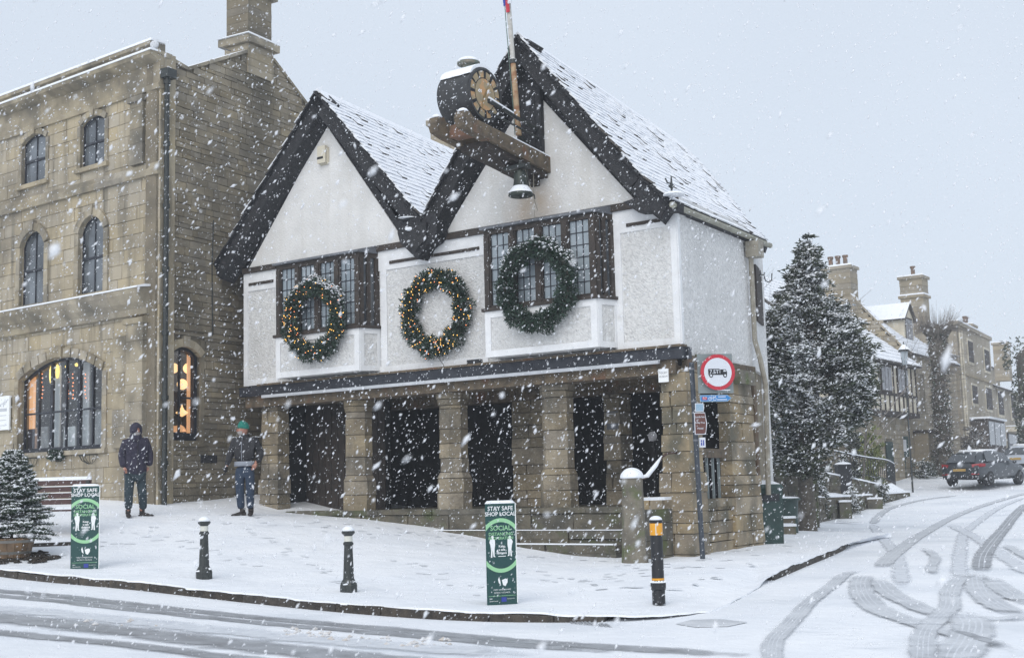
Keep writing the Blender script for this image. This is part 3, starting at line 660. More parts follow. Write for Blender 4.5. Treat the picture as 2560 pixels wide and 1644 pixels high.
# --- oriel windows
def oriel(t0, t1, cant, o, label):
    w_ = MB(); ZB, ZT = 3.95, 6.36
    w_.hexa([HF(t0, 0, ZB), HF(t1, 0, ZB), HF(t1, o, ZB), HF(t0, o, ZB)] + [HF(t0, 0, 4.80), HF(t1, 0, 4.80), HF(t1, o, 4.80), HF(t0, o, 4.80)])
    w_.hexa([HF(t0-cant, 0, ZB), HF(t0, 0, ZB), HF(t0, o, ZB), HF(t0-.001, o, ZB)] + [HF(t0-cant, 0, 4.80), HF(t0, 0, 4.80), HF(t0, o, 4.80), HF(t0-.001, o, 4.80)])
    bay = w_.build('bay', M['roughcast'], hall)
    # frame strips on the white apron
    s_ = MB(); f1 = lambda a, b, c, d: s_.fb(HF, a, b, o, o+.02, c, d)
    f1(t0, t1, ZB, ZB+.12); f1(t0, t1, 4.68, 4.80); f1(t0, t0+.13, ZB+.12, 4.68); f1(t1-.13, t1, ZB+.12, 4.68)
    Cf = Frame(HF(t0, o, 0), (HF(t0-cant, 0, 0)-HF(t0, o, 0)), None)
    nn = Vector((Cf.u.y, -Cf.u.x, 0)); Cf.n = nn if nn.dot(-hu) > 0 else -nn
    Lc = (HF(t0-cant, 0, 0)-HF(t0, o, 0)).length
    s_.fb(Cf, 0, Lc, .001, .02, ZB, ZB+.10); s_.fb(Cf, 0, Lc, .001, .02, 4.70, 4.80); s_.fb(Cf, 0, .09, .001, .02, ZB+.10, 4.70); s_.fb(Cf, Lc-.07, Lc, .001, .02, ZB+.10, 4.70)
    s_.build('apron_trim', M['white_trim'], bay)
    sl_ = MB(); sl_.fb(HF, t0-.04, t1+.05, o-.1, o+.06, 4.80, 4.86); sl_.fb(Cf, -.04, Lc+.02, -.05, .06, 4.80, 4.86); sl_.build('sill', M['oak'], bay)
    fm = MB(); z0, z1 = 4.86, 6.24; n_ = 4; pw = .11; W_ = (t1-t0-pw)/n_
    fm.fb(HF, t0, t1, o-.1, o+.0, z1, ZT-.02); 
    for k in range(n_+1): fm.fb(HF, t0+k*W_, t0+k*W_+pw, o-.1, o+.012, z0, z1)
    fm.fb(HF, t0+pw, t1-pw, o-.09, o-.01, z0, z0+.05)
    fm.fb(Cf, .0, Lc, -.1, 0, z1, ZT-.02); fm.fb(Cf, .02, .10, -.08, .01, z0, z1); fm.fb(Cf, Lc-.10, Lc, -.08, .01, z0, z1); fm.fb(Cf, Lc*.5-.05, Lc*.5+.03, -.08, .0, z0, z1)
    fr_ = fm.build('window_frame', M['oak'], bay)
    pane = bpy.data.meshes.get('pane_sheet')
    if not pane:
        q = MB().box(-.5, .5, -.5, .5, -.5, .5); pane = bpy.data.meshes.new('pane_sheet'); pane.from_pydata(q.v, [], q.f); pane.materials.append(M['leaded_pane'])
    ld = MB()
    for k in range(n_):
        a, b = t0+k*W_+pw+.03, t0+(k+1)*W_-.03; nc, nr = 3, 6
        for i in range(nc):
            for j in range(nr):
                ta, tb = a+(b-a)*i/nc, a+(b-a)*(i+1)/nc; za, zb = z0+.05+(z1-z0-.05)*j/nr, z0+.05+(z1-z0-.05)*(j+1)/nr
                ob = place_block('pane', pane, HF((ta+tb)/2, o-.055, (za+zb)/2), -hu, -HF.n, Vector((0, 0, 1)), tb-ta-.004, .006, zb-za-.004, fr_)
                ob.matrix_basis = ob.matrix_basis @ Matrix.Rotation(0*1, 4, 'X') @ Matrix.Rotation(0, 4, 'Z')
        for i in range(nc+1): x = a+(b-a)*i/nc; ld.fb(HF, x-.008, x+.008, o-.06, o-.04, z0+.05, z1)
        for j in range(1, nr): x = z0+.05+(z1-z0-.05)*j/nr; ld.fb(HF, a, b, o-.06, o-.04, x-.008, x+.008)
        fm2 = MB(); fm2.fb(HF, a-.03, a, o-.07, o-.01, z0, z1); fm2.fb(HF, b, b+.03, o-.07, o-.01, z0, z1); fm2.build('casement', M['oak'], fr_)
    for q0, q1 in ((.10, Lc*.5-.05), (Lc*.5+.03, Lc-.10)):
        m_ = MB(); m_.fb(Cf, q0, q1, -.06, -.05, z0, z1); m_.build('pane', M['dark_pane'], fr_)
    ld.build('leading', M['black_paint'], fr_)
    rf_ = MB(); rf_.hexa([HF(t0-cant, 0, ZT-.02), HF(t1+.05, 0, ZT-.02), HF(t1+.05, o+.08, ZT-.02), HF(t0-.05, o+.08, ZT-.02), HF(t0-cant, 0, ZT+.16), HF(t1+.05, 0, ZT+.16), HF(t1+.05, o+.08, ZT+.02), HF(t0-.05, o+.08, ZT+.02)])
    rf_.build('lead_roof', M['lead'], bay)
    bk = MB(); bk.fb(HF, t0, t1, -.2, -.02, 4.8, 6.3); bk.build('curtain', M['shop_pale'], bay)
oriel(6.97, 9.33, .14, .45, '')
oriel(1.38, 3.82, .12, .45, '')
# --- verges, soffits, roofs
def verge(P, inner, nm='verge'):
    """P: polyline (t,z) foot -> apex of the roof edge; inner: depth of the dark band below it"""
    for (a, b) in zip(P[:-1], P[1:]):
        a, b = Vector(a), Vector(b); d = (b-a).normalized(); n_ = Vector((d.y, -d.x)); 
        if n_.y > 0: n_ = -n_
        m_ = MB(); q = lambda p, o, w_: HF(p.x+n_.x*w_, o, p.y+n_.y*w_)
        e = .06
        m_.hexa([q(a, .035, inner), q(a, OV-.02, .34), q(a, OV-.02, .05), q(a, .035, .05), q(b, .035, inner), q(b, OV-.02, .34), q(b, OV-.02, .05), q(b, .035, .05)])
        m_.build('bargeboard', M['soffit'], hall)
        L_ = (b-a).length; k = 0.0
        while k < L_-.05:
            w_ = random.uniform(.13, .19); p = a+d*k; p2 = a+d*min(L_, k+w_*1.25); lift = random.uniform(.0, .035); ex = random.uniform(0, .05)
            s_ = MB(); th = .032
            s_.hexa([q(p, OV-.12, .05-lift), q(p, OV+.03+ex, .05-lift), q(p2, OV+.03+ex, .06), q(p2, OV-.12, .06), q(p, OV-.12, .05-th-lift), q(p, OV+.03+ex, .05-th-lift), q(p2, OV+.03+ex, .06-th), q(p2, OV-.12, .06-th)])
            s_.build('verge_tile', M['soffit'], hall); k += w_
fl, fv = [(11.42, 6.52), (10.55, 7.44), (TL, ZL)], [(5.33, 6.78), (TL, ZL)]
gl, gv = [(-.12, 6.33), (.45, 6.87), (TR, ZR)], [(5.40, 6.78), (TR, ZR)]
verge(fl, .46); verge(fv, .40); verge(gl, .46); verge(gv, .44)
def proj_x(P):
    q = P-EYE; k = q.dot(CW); return CX+F*q.dot(CR)/k, CY-F*q.dot(CU)/k
def solve_s(P0, d, px):
    lo, hi = .5, 14.0
    for _ in range(40):
        m_ = (lo+hi)/2
        if proj_x(P0+d*m_)[0] < px: lo = m_
        else: hi = m_
    return lo
apR, apL = HF(TR, OV, ZR), HF(TL, OV, ZL)
sR = solve_s(apR, hr, 1710)
ftR = HF(-.12, OV, 6.33); sE = solve_s(ftR, hv, 1918)
def roof_patch(nm, P, segs, dirs, lens, side, seed, singles, tw=(.20, .165)):
    """P: polyline foot -> apex (world); dirs(w)/lens(w): ridge-ward direction and length"""
    par = bpy.data.objects.new(nm, None); COL.objects.link(par); par.parent = hall; OFF[par.name] = OFF[hall.name]
    # slab under the tiles
    n_ = 12; tot = sum((P[i+1]-P[i]).length for i in range(len(P)-1)); 
    def pt(w_):
        for i in range(len(P)-1):
            l = (P[i+1]-P[i]).length
            if w_ <= l or i == len(P)-2: return P[i]+(P[i+1]-P[i])*(w_/l), (P[i+1]-P[i])/l
            w_ -= l
    sb = MB(); V = []; 
    for k in range(n_+1):
        p, u_ = pt(tot*k/n_); d_ = dirs(k/n_); N_ = d_.cross(u_); N_ = N_ if N_.z > 0 else -N_
        V.append((p, p+d_*lens(k/n_), N_.normalized()))
    for k in range(n_):
        (a, b, n1), (c, e, n2) = V[k], V[k+1]
        sb.hexa([a-n1*.07, b-n1*.07, e-n2*.07, c-n2*.07, a, b, e, c])
    sb.build('roof_deck', M['soffit'], par)
    r = random.Random(seed); S = []; w_ = 0.0; k = 0
    while w_ < tot-tw[1]*1.15:
        f = w_/tot; L_ = lens(f); t = -(tw[0]/2 if k % 2 else 0)
        while t < L_:
            ww = tw[0]*r.uniform(.7, 1.3); a, b = max(t, -.05*r.random()-.02), min(t+ww, L_)
            if b-a > .05: S.append((a, b, w_-r.uniform(0, .015), r.uniform(.8, 1.3)))
            t += ww
        w_ += tw[1]; k += 1
    S.sort(key=lambda q: q[0]*1.0)
    bl, bl2 = blocks('tile_edge', 'snow_roof'), blocks('tile_snowy', 'snow_roof'); rest = MB()
    for i, (a, b, w0, tk) in enumerate(S):
        dark = r.random() < .09 and tw[0] < .3
        w0 = max(0, w0); f = min(1, w0/tot); p, u_ = pt(w0); al = dirs(f); N_ = al.cross(u_); N_ = (N_ if N_.z > 0 else -N_).normalized()
        ln = tw[1]*1.3; tilt = .02*tk; Dd = (u_*ln-N_*tilt).normalized(); X_ = al
        N2 = X_.cross(Dd); N2 = (N2 if N2.dot(N_) > 0 else -N2).normalized(); th = .024*tk+(.018 if dark else 0)
        c = p+al*((a+b)/2)+Dd*(ln/2-.01)+N_*(tilt+.006)
        if i < singles: place_block('tile', (bl if dark else bl2)[i % 5], c, X_, Dd, N2, (b-a)-.006, ln, th, par)
        else:
            X, Y_, Z_ = X_*((b-a)/2-.003), Dd*ln/2, N2*th/2; j = N2*r.uniform(-.004, .004)
            rest.hexa([c-X-Y_-Z_, c+X-Y_-Z_, c+X+Y_-Z_, c-X+Y_-Z_, c-X-Y_+Z_+j, c+X-Y_+Z_-j, c+X+Y_+Z_, c-X+Y_+Z_], 0 if dark else 2, 1)
    if rest.v: rest.build('tiling', [M['tile_edge'], M['snow_roof'], M['tile_snowy']], par, kind='stuff')
    # ridge tiles
    rd = dirs(1); L_ = lens(1); a0 = P[-1]
    if seed in (1, 2):
        k = 0
        while k < L_-.65:
            m_ = MB(); p = a0+rd*k; q = p+rd*.43; Zv = Vector((0, 0, 1)); sd_ = rd.cross(Zv)
            for sg in (1, -1):
                m_.hexa([p-Zv*.02, q-Zv*.02, q+sd_*.15*sg-Zv*.19, p+sd_*.15*sg-Zv*.19, p+Zv*.055, q+Zv*.055, q+sd_*.16*sg-Zv*.115, p+sd_*.16*sg-Zv*.115], 0, 1)
            m_.build('ridge_tile', [M['tile_snowy'], M['snow_roof']], par); k += .44
    return par
lerp = lambda a, b, f: (a*(1-f)+b*f)
W_ = lambda L: [HF(t, OV, z) for t, z in L]
roof_patch('roof', W_(gl), 0, lambda f: lerp(hv, hr, f).normalized(), lambda f: lerp(sE, sR, f), 1, 1, 300)
roof_patch('roof', W_(fv), 0, lambda f: lerp(hv, hr, .5+.5*f).normalized(), lambda f: 7.2, 1, 2, 300)
roof_patch('roof', W_(fl), 0, lambda f: lerp(hv, hr, f).normalized(), lambda f: 7.2, 1, 3, 60, (.34, .30))
roof_patch('roof', W_(gv), 0, lambda f: lerp(hv, hr, .5+.5*f).normalized(), lambda f: lerp(6.5, sR, f), 1, 4, 30, (.34, .30))
# rear gable closing the right-hand roof
m_ = MB(); q = [ftR+hv*(sE-.25), apR+hr*(sR-.25), HF(5.4, OV, 6.78)+hv*6.3]; m_.prism([p+Vector((0, 0, -.12)) for p in q], hv*-.2); m_.build('rear_gable', M['roughcast'], hall)
# eaves boards and gutter on the side street
gt = MB(); e0, e1 = HF(-.16, OV+.05, 6.24), HF(-.16, OV, 6.24)+hv*(sE+.05)
gt.tube([e0, e1], .055, 8); gt.build('gutter', mat('gutter_paint', (.30, .30, .24), .6, col2=(.22, .21, .17), scale=6), hall)
m_ = MB(); m_.hexa([HF(.1, .0, 6.16), HF(-.12, OV, 6.2), HF(-.12, OV, 6.2)+hv*sE, HF(.1, 0, 6.16)+hv*sE, HF(.1, .0, 6.36), HF(-.12, OV, 6.28), HF(-.12, OV, 6.28)+hv*sE, HF(.1, 0, 6.36)+hv*sE]); m_.build('eaves_board', M['soffit'], hall)
pp = MB(); k_ = mat('pipe_paint', (.33, .31, .26), .7, col2=(.22, .20, .16), scale=7)
pp.tube([HS(3.30, .18, 6.15), HS(3.28, .10, 5.9), HS(3.30, .09, 4.25), HS(3.34, .16, 3.9), HS(3.42, .22, 3.4), HS(3.44, .16, 1.3)], .05, 8); pp.box; pp.build('downpipe', k_, hall)
hp_ = MB(); hp_.fb(HS, 3.16, 3.46, .04, .3, 5.85, 6.16); hp_.build('hopper_head', k_, hall)
# hanging sign bracket on the rear face
br = MB(); p0 = W2(1.5, .02, 5.75); br.tube([p0, p0+W2.n*.12, p0+W2.n*.13+Vector((0, 0, .05))], .012, 6); br.tube([p0+W2.n*.12, p0+W2.n*.14+Vector((0, 0, -.12)), p0+W2.n*.2+Vector((0, 0, -.16)), p0+W2.n*.27+Vector((0, 0, -.12)), p0+W2.n*.28+Vector((0, 0, .02))], .012, 6); br.build('sign_hook', M['iron'], hall)
m_ = MB(); m_.fb(W2, 1.0, 1.95, 0, .04, 4.75, 5.9); m_.build('side_window', M['oak'], hall)
# carved lead hopper in the valley, bracket at the right foot
m_ = MB(); m_.prism([HF(t, .06, z) for t, z in [(5.95, 6.86), (5.0, 6.86), (4.98, 6.5), (5.1, 6.33), (5.3, 6.24), (5.5, 6.02), (5.72, 6.22), (5.92, 6.4), (5.98, 6.6)]], HF.n*.34); m_.prism([HF(t, .40, z) for t, z in [(5.78, 6.7), (5.2, 6.7), (5.2, 6.4), (5.5, 6.16), (5.8, 6.4)]], HF.n*.06)
m_.build('valley_hopper', M['soffit'], hall)
m_ = MB(); m_.blob(HF(5.7, .40, 6.86), .20, .10, .03, half=True); m_.blob(HF(5.62, .46, 6.62), .09, .05, .04); m_.build('hopper_snow', M['snow'], hall)
m_ = MB(); m_.prism([HF(t, .1, z) for t, z in [(.5, 6.5), (-.22, 6.3), (-.2, 6.14), (.02, 6.16), (.1, 6.06), (.3, 6.2), (.55, 6.22), (.85, 6.45)]], HF.n*.24); m_.build('eaves_bracket', M['soffit'], hall)
m_ = MB(); P_ = HF(-.16, .42, 6.46); m_.lathe([(.015, 0), (.02, .06), (.06, .1), (.02, .14), (.012, .26)], P_, 8); m_.tube([P_+Vector((0, 0, .14)), P_+Vector((-.07, 0, .16)), P_+Vector((-.1, 0, .24))], .014, 5); m_.build('finial', M['iron'], hall)
m_ = MB(); m_.blob(HF(-.2, .42, 6.40), .19, .19, .06, half=True); m_.build('snow_cap', M['snow'], hall)
# timber panel behind the clock
m_ = MB(); m_.prism([HF(t, .04, z) for t, z in [(2.66, 7.55), (3.22, 7.55), (3.22, 9.2), (2.95, 9.3), (2.66, 9.0)]], HF.n*.10)
for k in range(5): m_.fb(HF, 2.68+k*.11, 2.69+k*.11+.085, .14, .15, 7.56, 8.9)
m_.build('timber_panel', M['soffit'], hall)
# --- alarm box is a thing of its own
al = thing('alarm_box', HF(8.28, .1, 8.6), 'cream alarm box with a dark stripe high on the left gable of the market hall', 'alarm box')
m_ = MB(); m_.fb(HF, 8.16, 8.40, .03, .06, 8.43, 8.79); m_.fb(HF, 8.19, 8.42, .06, .13, 8.46, 8.83); m_.build('case', M['cream_box'], al)
m_ = MB(); m_.fb(HF, 8.25, 8.42, .13, .134, 8.55, 8.60); m_.build('stripe', M['sign_black'], al)
# --- ground floor
m_ = MB(); m_.fb(HF, -.08, 10.8, -.1, .15, 3.66, 3.86); m_.fb(HS, 0, .14, 0, .12, 3.66, 3.86); m_.build('fascia', M['black_paint'], hall)
m_ = MB(); m_.fb(HF, -.1, 10.2, 0, .20, 3.86, 3.90); m_.build('fascia_capping', M['oak_brown'], hall)
m_ = MB(); m_.fb(HF, .35, 10.05, .15, .21, 3.595, 3.655); m_.build('grey_strip', M['strip_grey'], hall)
m_ = MB(); m_.fb(HF, .1, 10.7, -.45, .06, 3.42, 3.66); m_.fb(HS, .1, 3.4, -.4, .04, 3.50, 3.74); m_.fb(HF, .2, 10.5, -2.2, -1.8, 3.3, 3.55); m_.build('lintel', M['oak_brown'], hall)
m_ = MB(); m_.fb(HS, .55, .95, .0, .09, 3.56, 3.78); m_.fb(HS, 1.15, 1.5, .0, .12, 3.60, 3.80); m_.fb(HS, 2.3, 3.1, .0, .14, 3.36, 3.62); m_.build('bracket_ends', M['post_stone'], hall)
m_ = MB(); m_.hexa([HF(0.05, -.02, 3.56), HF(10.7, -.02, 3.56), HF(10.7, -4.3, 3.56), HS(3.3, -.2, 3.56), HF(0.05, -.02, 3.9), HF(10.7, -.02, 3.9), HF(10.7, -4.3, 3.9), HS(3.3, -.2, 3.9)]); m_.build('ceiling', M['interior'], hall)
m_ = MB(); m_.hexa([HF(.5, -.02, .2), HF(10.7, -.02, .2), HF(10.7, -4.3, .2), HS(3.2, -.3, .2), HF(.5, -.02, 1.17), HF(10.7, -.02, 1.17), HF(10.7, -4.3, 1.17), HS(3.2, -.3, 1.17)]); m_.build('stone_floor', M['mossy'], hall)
m_ = MB(); m_.fb(HF, .4, 10.6, -3.7, -3.5, 1.17, 3.56); m_.fb(HF, 10.3, 10.55, -3.5, -.3, .8, 3.56); m_.fb(HF, 7.9, 10.3, -1.5, -1.35, 1.17, 3.56); m_.fb(HS, 3.2, 3.28, -3.2, -.25, .6, 3.5); m_.build('dark_partition', M['interior'], hall)  # last box: near-black panel added to keep the side opening dark
for k in range(12):
    m_ = MB(); m_.fb(HF, 7.92+k*.195, 7.92+k*.195+.18, -1.35, -1.325, 1.17, 3.5); m_.build('plank', M['oak'], hall)
for a, b, z, zz in ((8.55, 8.75, 2.35, 2.6), (8.5, 8.72, 2.0, 2.2)):
    m_ = MB(); m_.fb(HF, a, b, -1.325, -1.31, z, zz); m_.build('notice', M['lead'], hall)
# columns of stacked drums
def octo(t, o, z0, z1, r0, r1, m, parent, name='drum', n=8):
    mb_ = MB(); c = HF(t, o, 0); an = math.atan2(hu.y, hu.x)+math.pi/8
    jx, jy = random.uniform(-.012, .012), random.uniform(-.012, .012)
    mb_.lathe([(r0, z0+.006), (r1, z1-.006)], c+Vector((jx, jy, 0)), n, rot=an+random.uniform(-.02, .02)); return mb_.build(name, M[m], parent)
def column(t, o, zb, r=.292, base=.352, m='column_stone', zt=3.42):
    col_ = bpy.data.objects.new('column', None); COL.objects.link(col_); col_.parent = hall; OFF[col_.name] = OFF[hall.name]
    octo(t, o, zb-.1, zb+.32, base, base, m, col_); octo(t, o, zb+.32, zb+.60, base, base*.99, m, col_); octo(t, o, zb+.60, zb+.72, base*.99, r, m, col_)
    z = zb+.72
    while z < zt-.28:
        hh = min(random.uniform(.26, .48), zt-.24-z); octo(t, o, z, z+hh, r*1.0, r*.985, m, col_); z += hh
    octo(t, o, z, zt-.12, r, r*1.10, m, col_); octo(t, o, zt-.12, zt, r*1.16, r*1.18, m, col_)
for px_ in (898, 1134, 1396): column(HF.tz(px_, 1100, -.38)[0], -.38, 1.17)
def pier(name, fr, t0, t1, o0, o1, z0, z1, m, hr=(.15, .36), flare=0, fz=1.6, parent=None, seed=0):
    r = random.Random(seed); pr = bpy.data.objects.new(name, None); COL.objects.link(pr); pr.parent = parent or hall; OFF[pr.name] = OFF[(parent or hall).name]
    z = z0
    while z < z1-.05:
        hh = min(r.uniform(*hr), z1-z); f = flare if z+hh/2 < fz else 0; f += r.uniform(0, .03); 
        sp = r.random() < .55; tm = t0+(t1-t0)*r.uniform(.35, .65)
        for a, b in (((t0-f, tm-.006), (tm+.006, t1+f)) if sp else ((t0-f, t1+f),)):
            mb_ = MB(); j = r.uniform(0, .03)
            mb_.hexa([fr(a, o0, z+.006), fr(b, o0, z+.006), fr(b, o1+f+j, z+.006), fr(a, o1+f+j, z+.006), fr(a+.01, o0, z+hh-.006), fr(b-.01, o0, z+hh-.006), fr(b-.01, o1+f+j-.008, z+hh-.006), fr(a+.01, o1+f+j-.008, z+hh-.006)])
            mb_.build('stone', M[m], pr)
        z += hh
    return pr
pier('left_pier', HF, HF.tz(696, 1100, -.12)[0], 10.35, -.42, -.12, .8, 3.42, 'column_stone', flare=.04, fz=1.9, seed=4)
pier('corner_pier', HF, -.04, .44, -.5, -.03, .1, 3.5, 'corner_stone', flare=.07, fz=1.75, seed=5)
pier('side_pier', HS, 2.04, 3.24, -.22, -.02, .1, 3.42, 'corner_stone', flare=.07, fz=1.7, seed=6)
pier('corner_foot', HF, .46, .95, -.35, .06, .1, 1.35, 'corner_stone', flare=.02, fz=.9, seed=15)
for a, b in ((4.95, 4.19), (2.75, 2.41)):
    pier('inner_pier', HF, b, a, -2.3, -1.9, 1.17, 3.3, 'column_stone', seed=int(a*10))
nn_ = [(2.44, 2.70, 2.62, 2.98), (2.40, 2.78, 2.25, 2.47)]
for a, b, z0, z1 in nn_:
    m_ = MB(); m_.fb(HF, a, b, -1.895, -1.875, z0, z1); o_ = m_.build('notice', M['lead'], hall)
    t_ = MB()
    for k in range(4): t_.fb(HF, a+.04, b-.04-(.05 if k % 2 else 0), -1.875, -1.872, z1-.07-k*(z1-z0-.08)/4, z1-.055-k*(z1-z0-.08)/4)
    t_.build('faint_lines', M['strip_grey'], o_)
m_ = MB(); t_, z_ = HF.tz(1528*D, 1021*D, -1.3); c_ = HF(t_, -1.3, z_); m_.lathe([(.075, 0), (.075, .02)], c_, 20, ax=(hu, Vector((0, 0, 1)), HF.n)); rd_ = m_.build('round_notice', M['lead'], hall)
m_ = MB(); m_.lathe([(.09, .0), (.09, .012), (.075, .022), (.075, .03)], c_-HF.n*.005, 20, ax=(hu, Vector((0, 0, 1)), HF.n)); m_.build('rim', M['shop_pale'], rd_)
m_ = MB(); m_.fb(HF, t_-.02, t_+.02, -1.34, -1.30, 1.17, z_); m_.build('notice_post', M['interior'], rd_)
# plinth and steps
def course(parent, fr, t0, t1, o0, o1, z0, z1, m, lr, seed, snow=0, name='stone'):
    r = random.Random(seed); t = t0; bl = blocks(m, 'snow') if snow else blocks(m)
    while t < t1-.02:
        l = min(r.uniform(*lr), t1-t); l = l if t1-t-l > .15 else t1-t; pr = r.uniform(-.012, .012)
        place_block(name, bl[r.randrange(5)], fr(t+l/2, (o0+o1)/2+pr, (z0+z1)/2+r.uniform(-.005, .005)), -fr.u, -fr.n, Vector((0, 0, 1)), l-.012, o1-o0, z1-z0-.008, parent); t += l
plinth = bpy.data.objects.new('plinth', None); COL.objects.link(plinth); plinth.parent = hall; OFF['plinth'] = OFF[hall.name]
course(plinth, HF, 1.0, 9.45, -.35, .10, 1.08, 1.19, 'mossy', (.9, 1.5), 1)
course(plinth, HF, 1.0, 9.45, -.35, .06, .80, 1.08, 'mossy', (.7, 1.3), 2)
steps = bpy.data.objects.new('steps', None); COL.objects.link(steps); steps.parent = hall; OFF['steps'] = OFF[hall.name]
course(steps, HF, 1.0, 8.3, .0, .40, .64, .80, 'mossy', (1.0, 1.7), 3)
course(steps, HF, 1.0, 7.5, .0, .40, .45, .64, 'mossy', (1.0, 1.7), 4)
course(steps, HF, 1.0, 6.2, .1, .72, .42, .57, 'mossy', (1.0, 1.7), 5)
course(steps, HF, 1.0, 4.5, .1, .72, .2, .42, 'mossy', (1.0, 1.7), 6)
m_ = MB(); m_.fb(HF, 1.05, 8.0, .37, .41, .798, .812); m_.fb(HF, 1.05, 5.5, .62, .74, .568, .588); m_.build('step_snow', M['snow'], steps)
# low side wall with barred opening
sw = bpy.data.objects.new('low_wall', None); COL.objects.link(sw); sw.parent = hall; OFF['low_wall'] = OFF[hall.name]
m_ = MB(); m_.fb(HS, .4, 2.2, -.35, -.06, .1, 1.2); m_.build('wall_core', M['mortar'], sw)
stone_wall(sw, HS, lambda a, b: True, [], .15, 1.12, .42, 2.16, 'corner_stone', (.13, .24), (.22, .55), 11, depth=.1)
course(sw, HS, .42, 2.2, -.4, .05, 1.13, 1.27, 'corner_stone', (.5, .9), 12)
m_ = MB(); m_.fb(HS, .3, 2.2, -.25, -.08, 2.0, 2.16); m_.build('side_rail', M['oak_brown'], hall)
m_ = MB(); m_.fb(HS, .3, 2.2, -.3, -.1, 3.2, 3.5); m_.build('side_lintel', M['oak_brown'], hall)
for k in range(5):
    m_ = MB(); t = .72+k*.27; m_.fb(HS, t, t+.035, -.19, -.15, 1.27, 2.0); m_.build('window_bar', M['grey_back'], hall)
m_ = MB(); m_.fb(HS, 3.36, 3.5, -.2, 0, .2, 3.7); m_.build('rear_post', mat('rusty_post', (.12, .075, .045), .9, col2=(.17, .14, .10), scale=8, bump=.01), hall)
# wall plaque
pq = thing('wall_plaque', HF(.35, .05, 3.2), 'small white plaque hanging below the black fascia at the corner column of the market hall', 'plaque')
t0, z0 = HF.tz(1541*D, 895*D, .1); t1, z1 = HF.tz(1563*D, 862*D, .1)
m_ = MB(); m_.fb(HF, t1, t0, .06, .08, z0, z1); m_.fb(HF, t1+.05, t1+.1, -.05, .06, z1-.1, z1-.03); m_.build('panel', M['board_white'], pq)
m_ = MB(); tm_ = (t0+t1)/2
for s_, zz, sz in (('TOLSEY', (z0+z1)/2+.045, .048), ('MUSEUM', (z0+z1)/2-.02, .042)):
    V, Fs = text_mb(s_, sz, HF(tm_, .081, zz), -hu, Vector((0, 0, 1)), HF.n); m_.add(V, Fs)
m_.build('lettering', M['lead'], pq)
# --- clock on its bracket
clk = thing('street_clock', HF(3.05, 1.75, 7.9), 'drum-shaped black street clock with snow on top, carried on two beams', 'clock')
u_, Z_ = -hu, Vector((0, 0, 1)); R_ = .485; cF = HF(2.73, 1.78, 8.42); cB = HF(3.43, 1.78, 8.42)
AX = (HF.n, Z_, u_)
m_ = MB(); m_.lathe([(R_*.97, 0), (R_, .03), (R_*.985, .06), (R_*.985, .64), (R_, .67), (R_, .70)], cB, 40, ax=AX); m_.build('case', M['clock_black'], clk, smooth=True, auto=40)
m_ = MB()
for r0, r1, h0, h1 in ((.985, .90, .70, .725),): 
    n = 48
    V = []
    for rr, hh in ((R_*r0, h0), (R_*r0, h1), (R_*r1, h1), (R_*r1, h0)):
        V += [cB+HF.n*rr*math.cos(2*math.pi*k/n)+Z_*rr*math.sin(2*math.pi*k/n)+u_*hh for k in range(n)]
    m_.add(V, [(a*n+k, a*n+(k+1) % n, b*n+(k+1) % n, b*n+k) for a, b in ((0, 1), (1, 2), (2, 3)) for k in range(n)])
m_.build('bezel', M['clock_black'], clk)
m_ = MB(); m_.lathe([(R_*.91, .695), (R_*.91, .705)], cB, 48, ax=AX); m_.build('back_plate', M['sign_black'], clk)
def ring_piece(mb_, a0, a1, r0, r1, o, n=5, c=None, th=.006):
    c = c or cB; P = [c+HF.n*r_*math.cos(a)+Z_*r_*math.sin(a)+u_*o for r_, aa in ((r0, np.linspace(a0, a1, n)), (r1, np.linspace(a1, a0, n))) for a in aa]
    mb_.prism(P, u_*th)
m_ = MB(); m_.lathe([(R_*.58, .706), (R_*.58, .714)], cB, 40, ax=AX); m_.build('dial', M['clock_stone'], clk)
for k in range(12):
    a = math.radians(30*k+15); m_ = MB(); ring_piece(m_, a-math.radians(11.5), a+math.radians(11.5), R_*.62, R_*.86, .706); m_.build('chapter_panel', M['clock_stone'], clk)
m_ = MB()
for k in range(12):
    a = math.radians(30*k); nb = (3, 1, 2, 3, 3, 2, 2, 3, 4, 3, 2, 3)[k]
    for q in range(nb): b = a+math.radians((q-(nb-1)/2)*3.4); ring_piece(m_, b-.018, b+.018, R_*.62, R_*.86, .712, 2)
m_.build('numerals', M['sign_black'], clk)
for an, ln, wd in ((math.radians(-68), R_*.74, .022), (math.radians(128), R_*.46, .034)):
    m_ = MB(); d = HF.n*math.cos(an)+Z_*math.sin(an); s_ = u_.cross(d); c_ = cB+u_*.722
    m_.prism([c_-d*.08-s_*wd*.5, c_+d*ln*.5-s_*wd, c_+d*ln, c_+d*ln*.5+s_*wd, c_-d*.08+s_*wd*.5], u_*.008); m_.build('hand', M['gold'], clk)
m_ = MB(); 
cap = []
nA, nL = 14, 10
for i in range(nA+1):
    a = math.radians(38+104*i/nA); e = math.sin(math.pi*i/nA)
    for j in range(nL+1):
        rr = R_+.012+.055*e**.6+random.uniform(-.004, .004); cap.append(cB+HF.n*rr*math.cos(a)+Z_*rr*math.sin(a)+u_*(.015+.68*j/nL))
m_.add(cap, [(i*(nL+1)+j, i*(nL+1)+j+1, (i+1)*(nL+1)+j+1, (i+1)*(nL+1)+j) for i in range(nA) for j in range(nL)])
edge = [i*(nL+1) for i in range(nA+1)]; m_.add([cap[i] for i in edge]+[cB+u_*.015+HF.n*R_*math.cos(math.radians(38+104*i/nA))*.99+Z_*R_*math.sin(math.radians(38+104*i/nA))*.99 for i in range(nA+1)], [(i, i+1, nA+2+i, nA+1+i) for i in range(nA)])
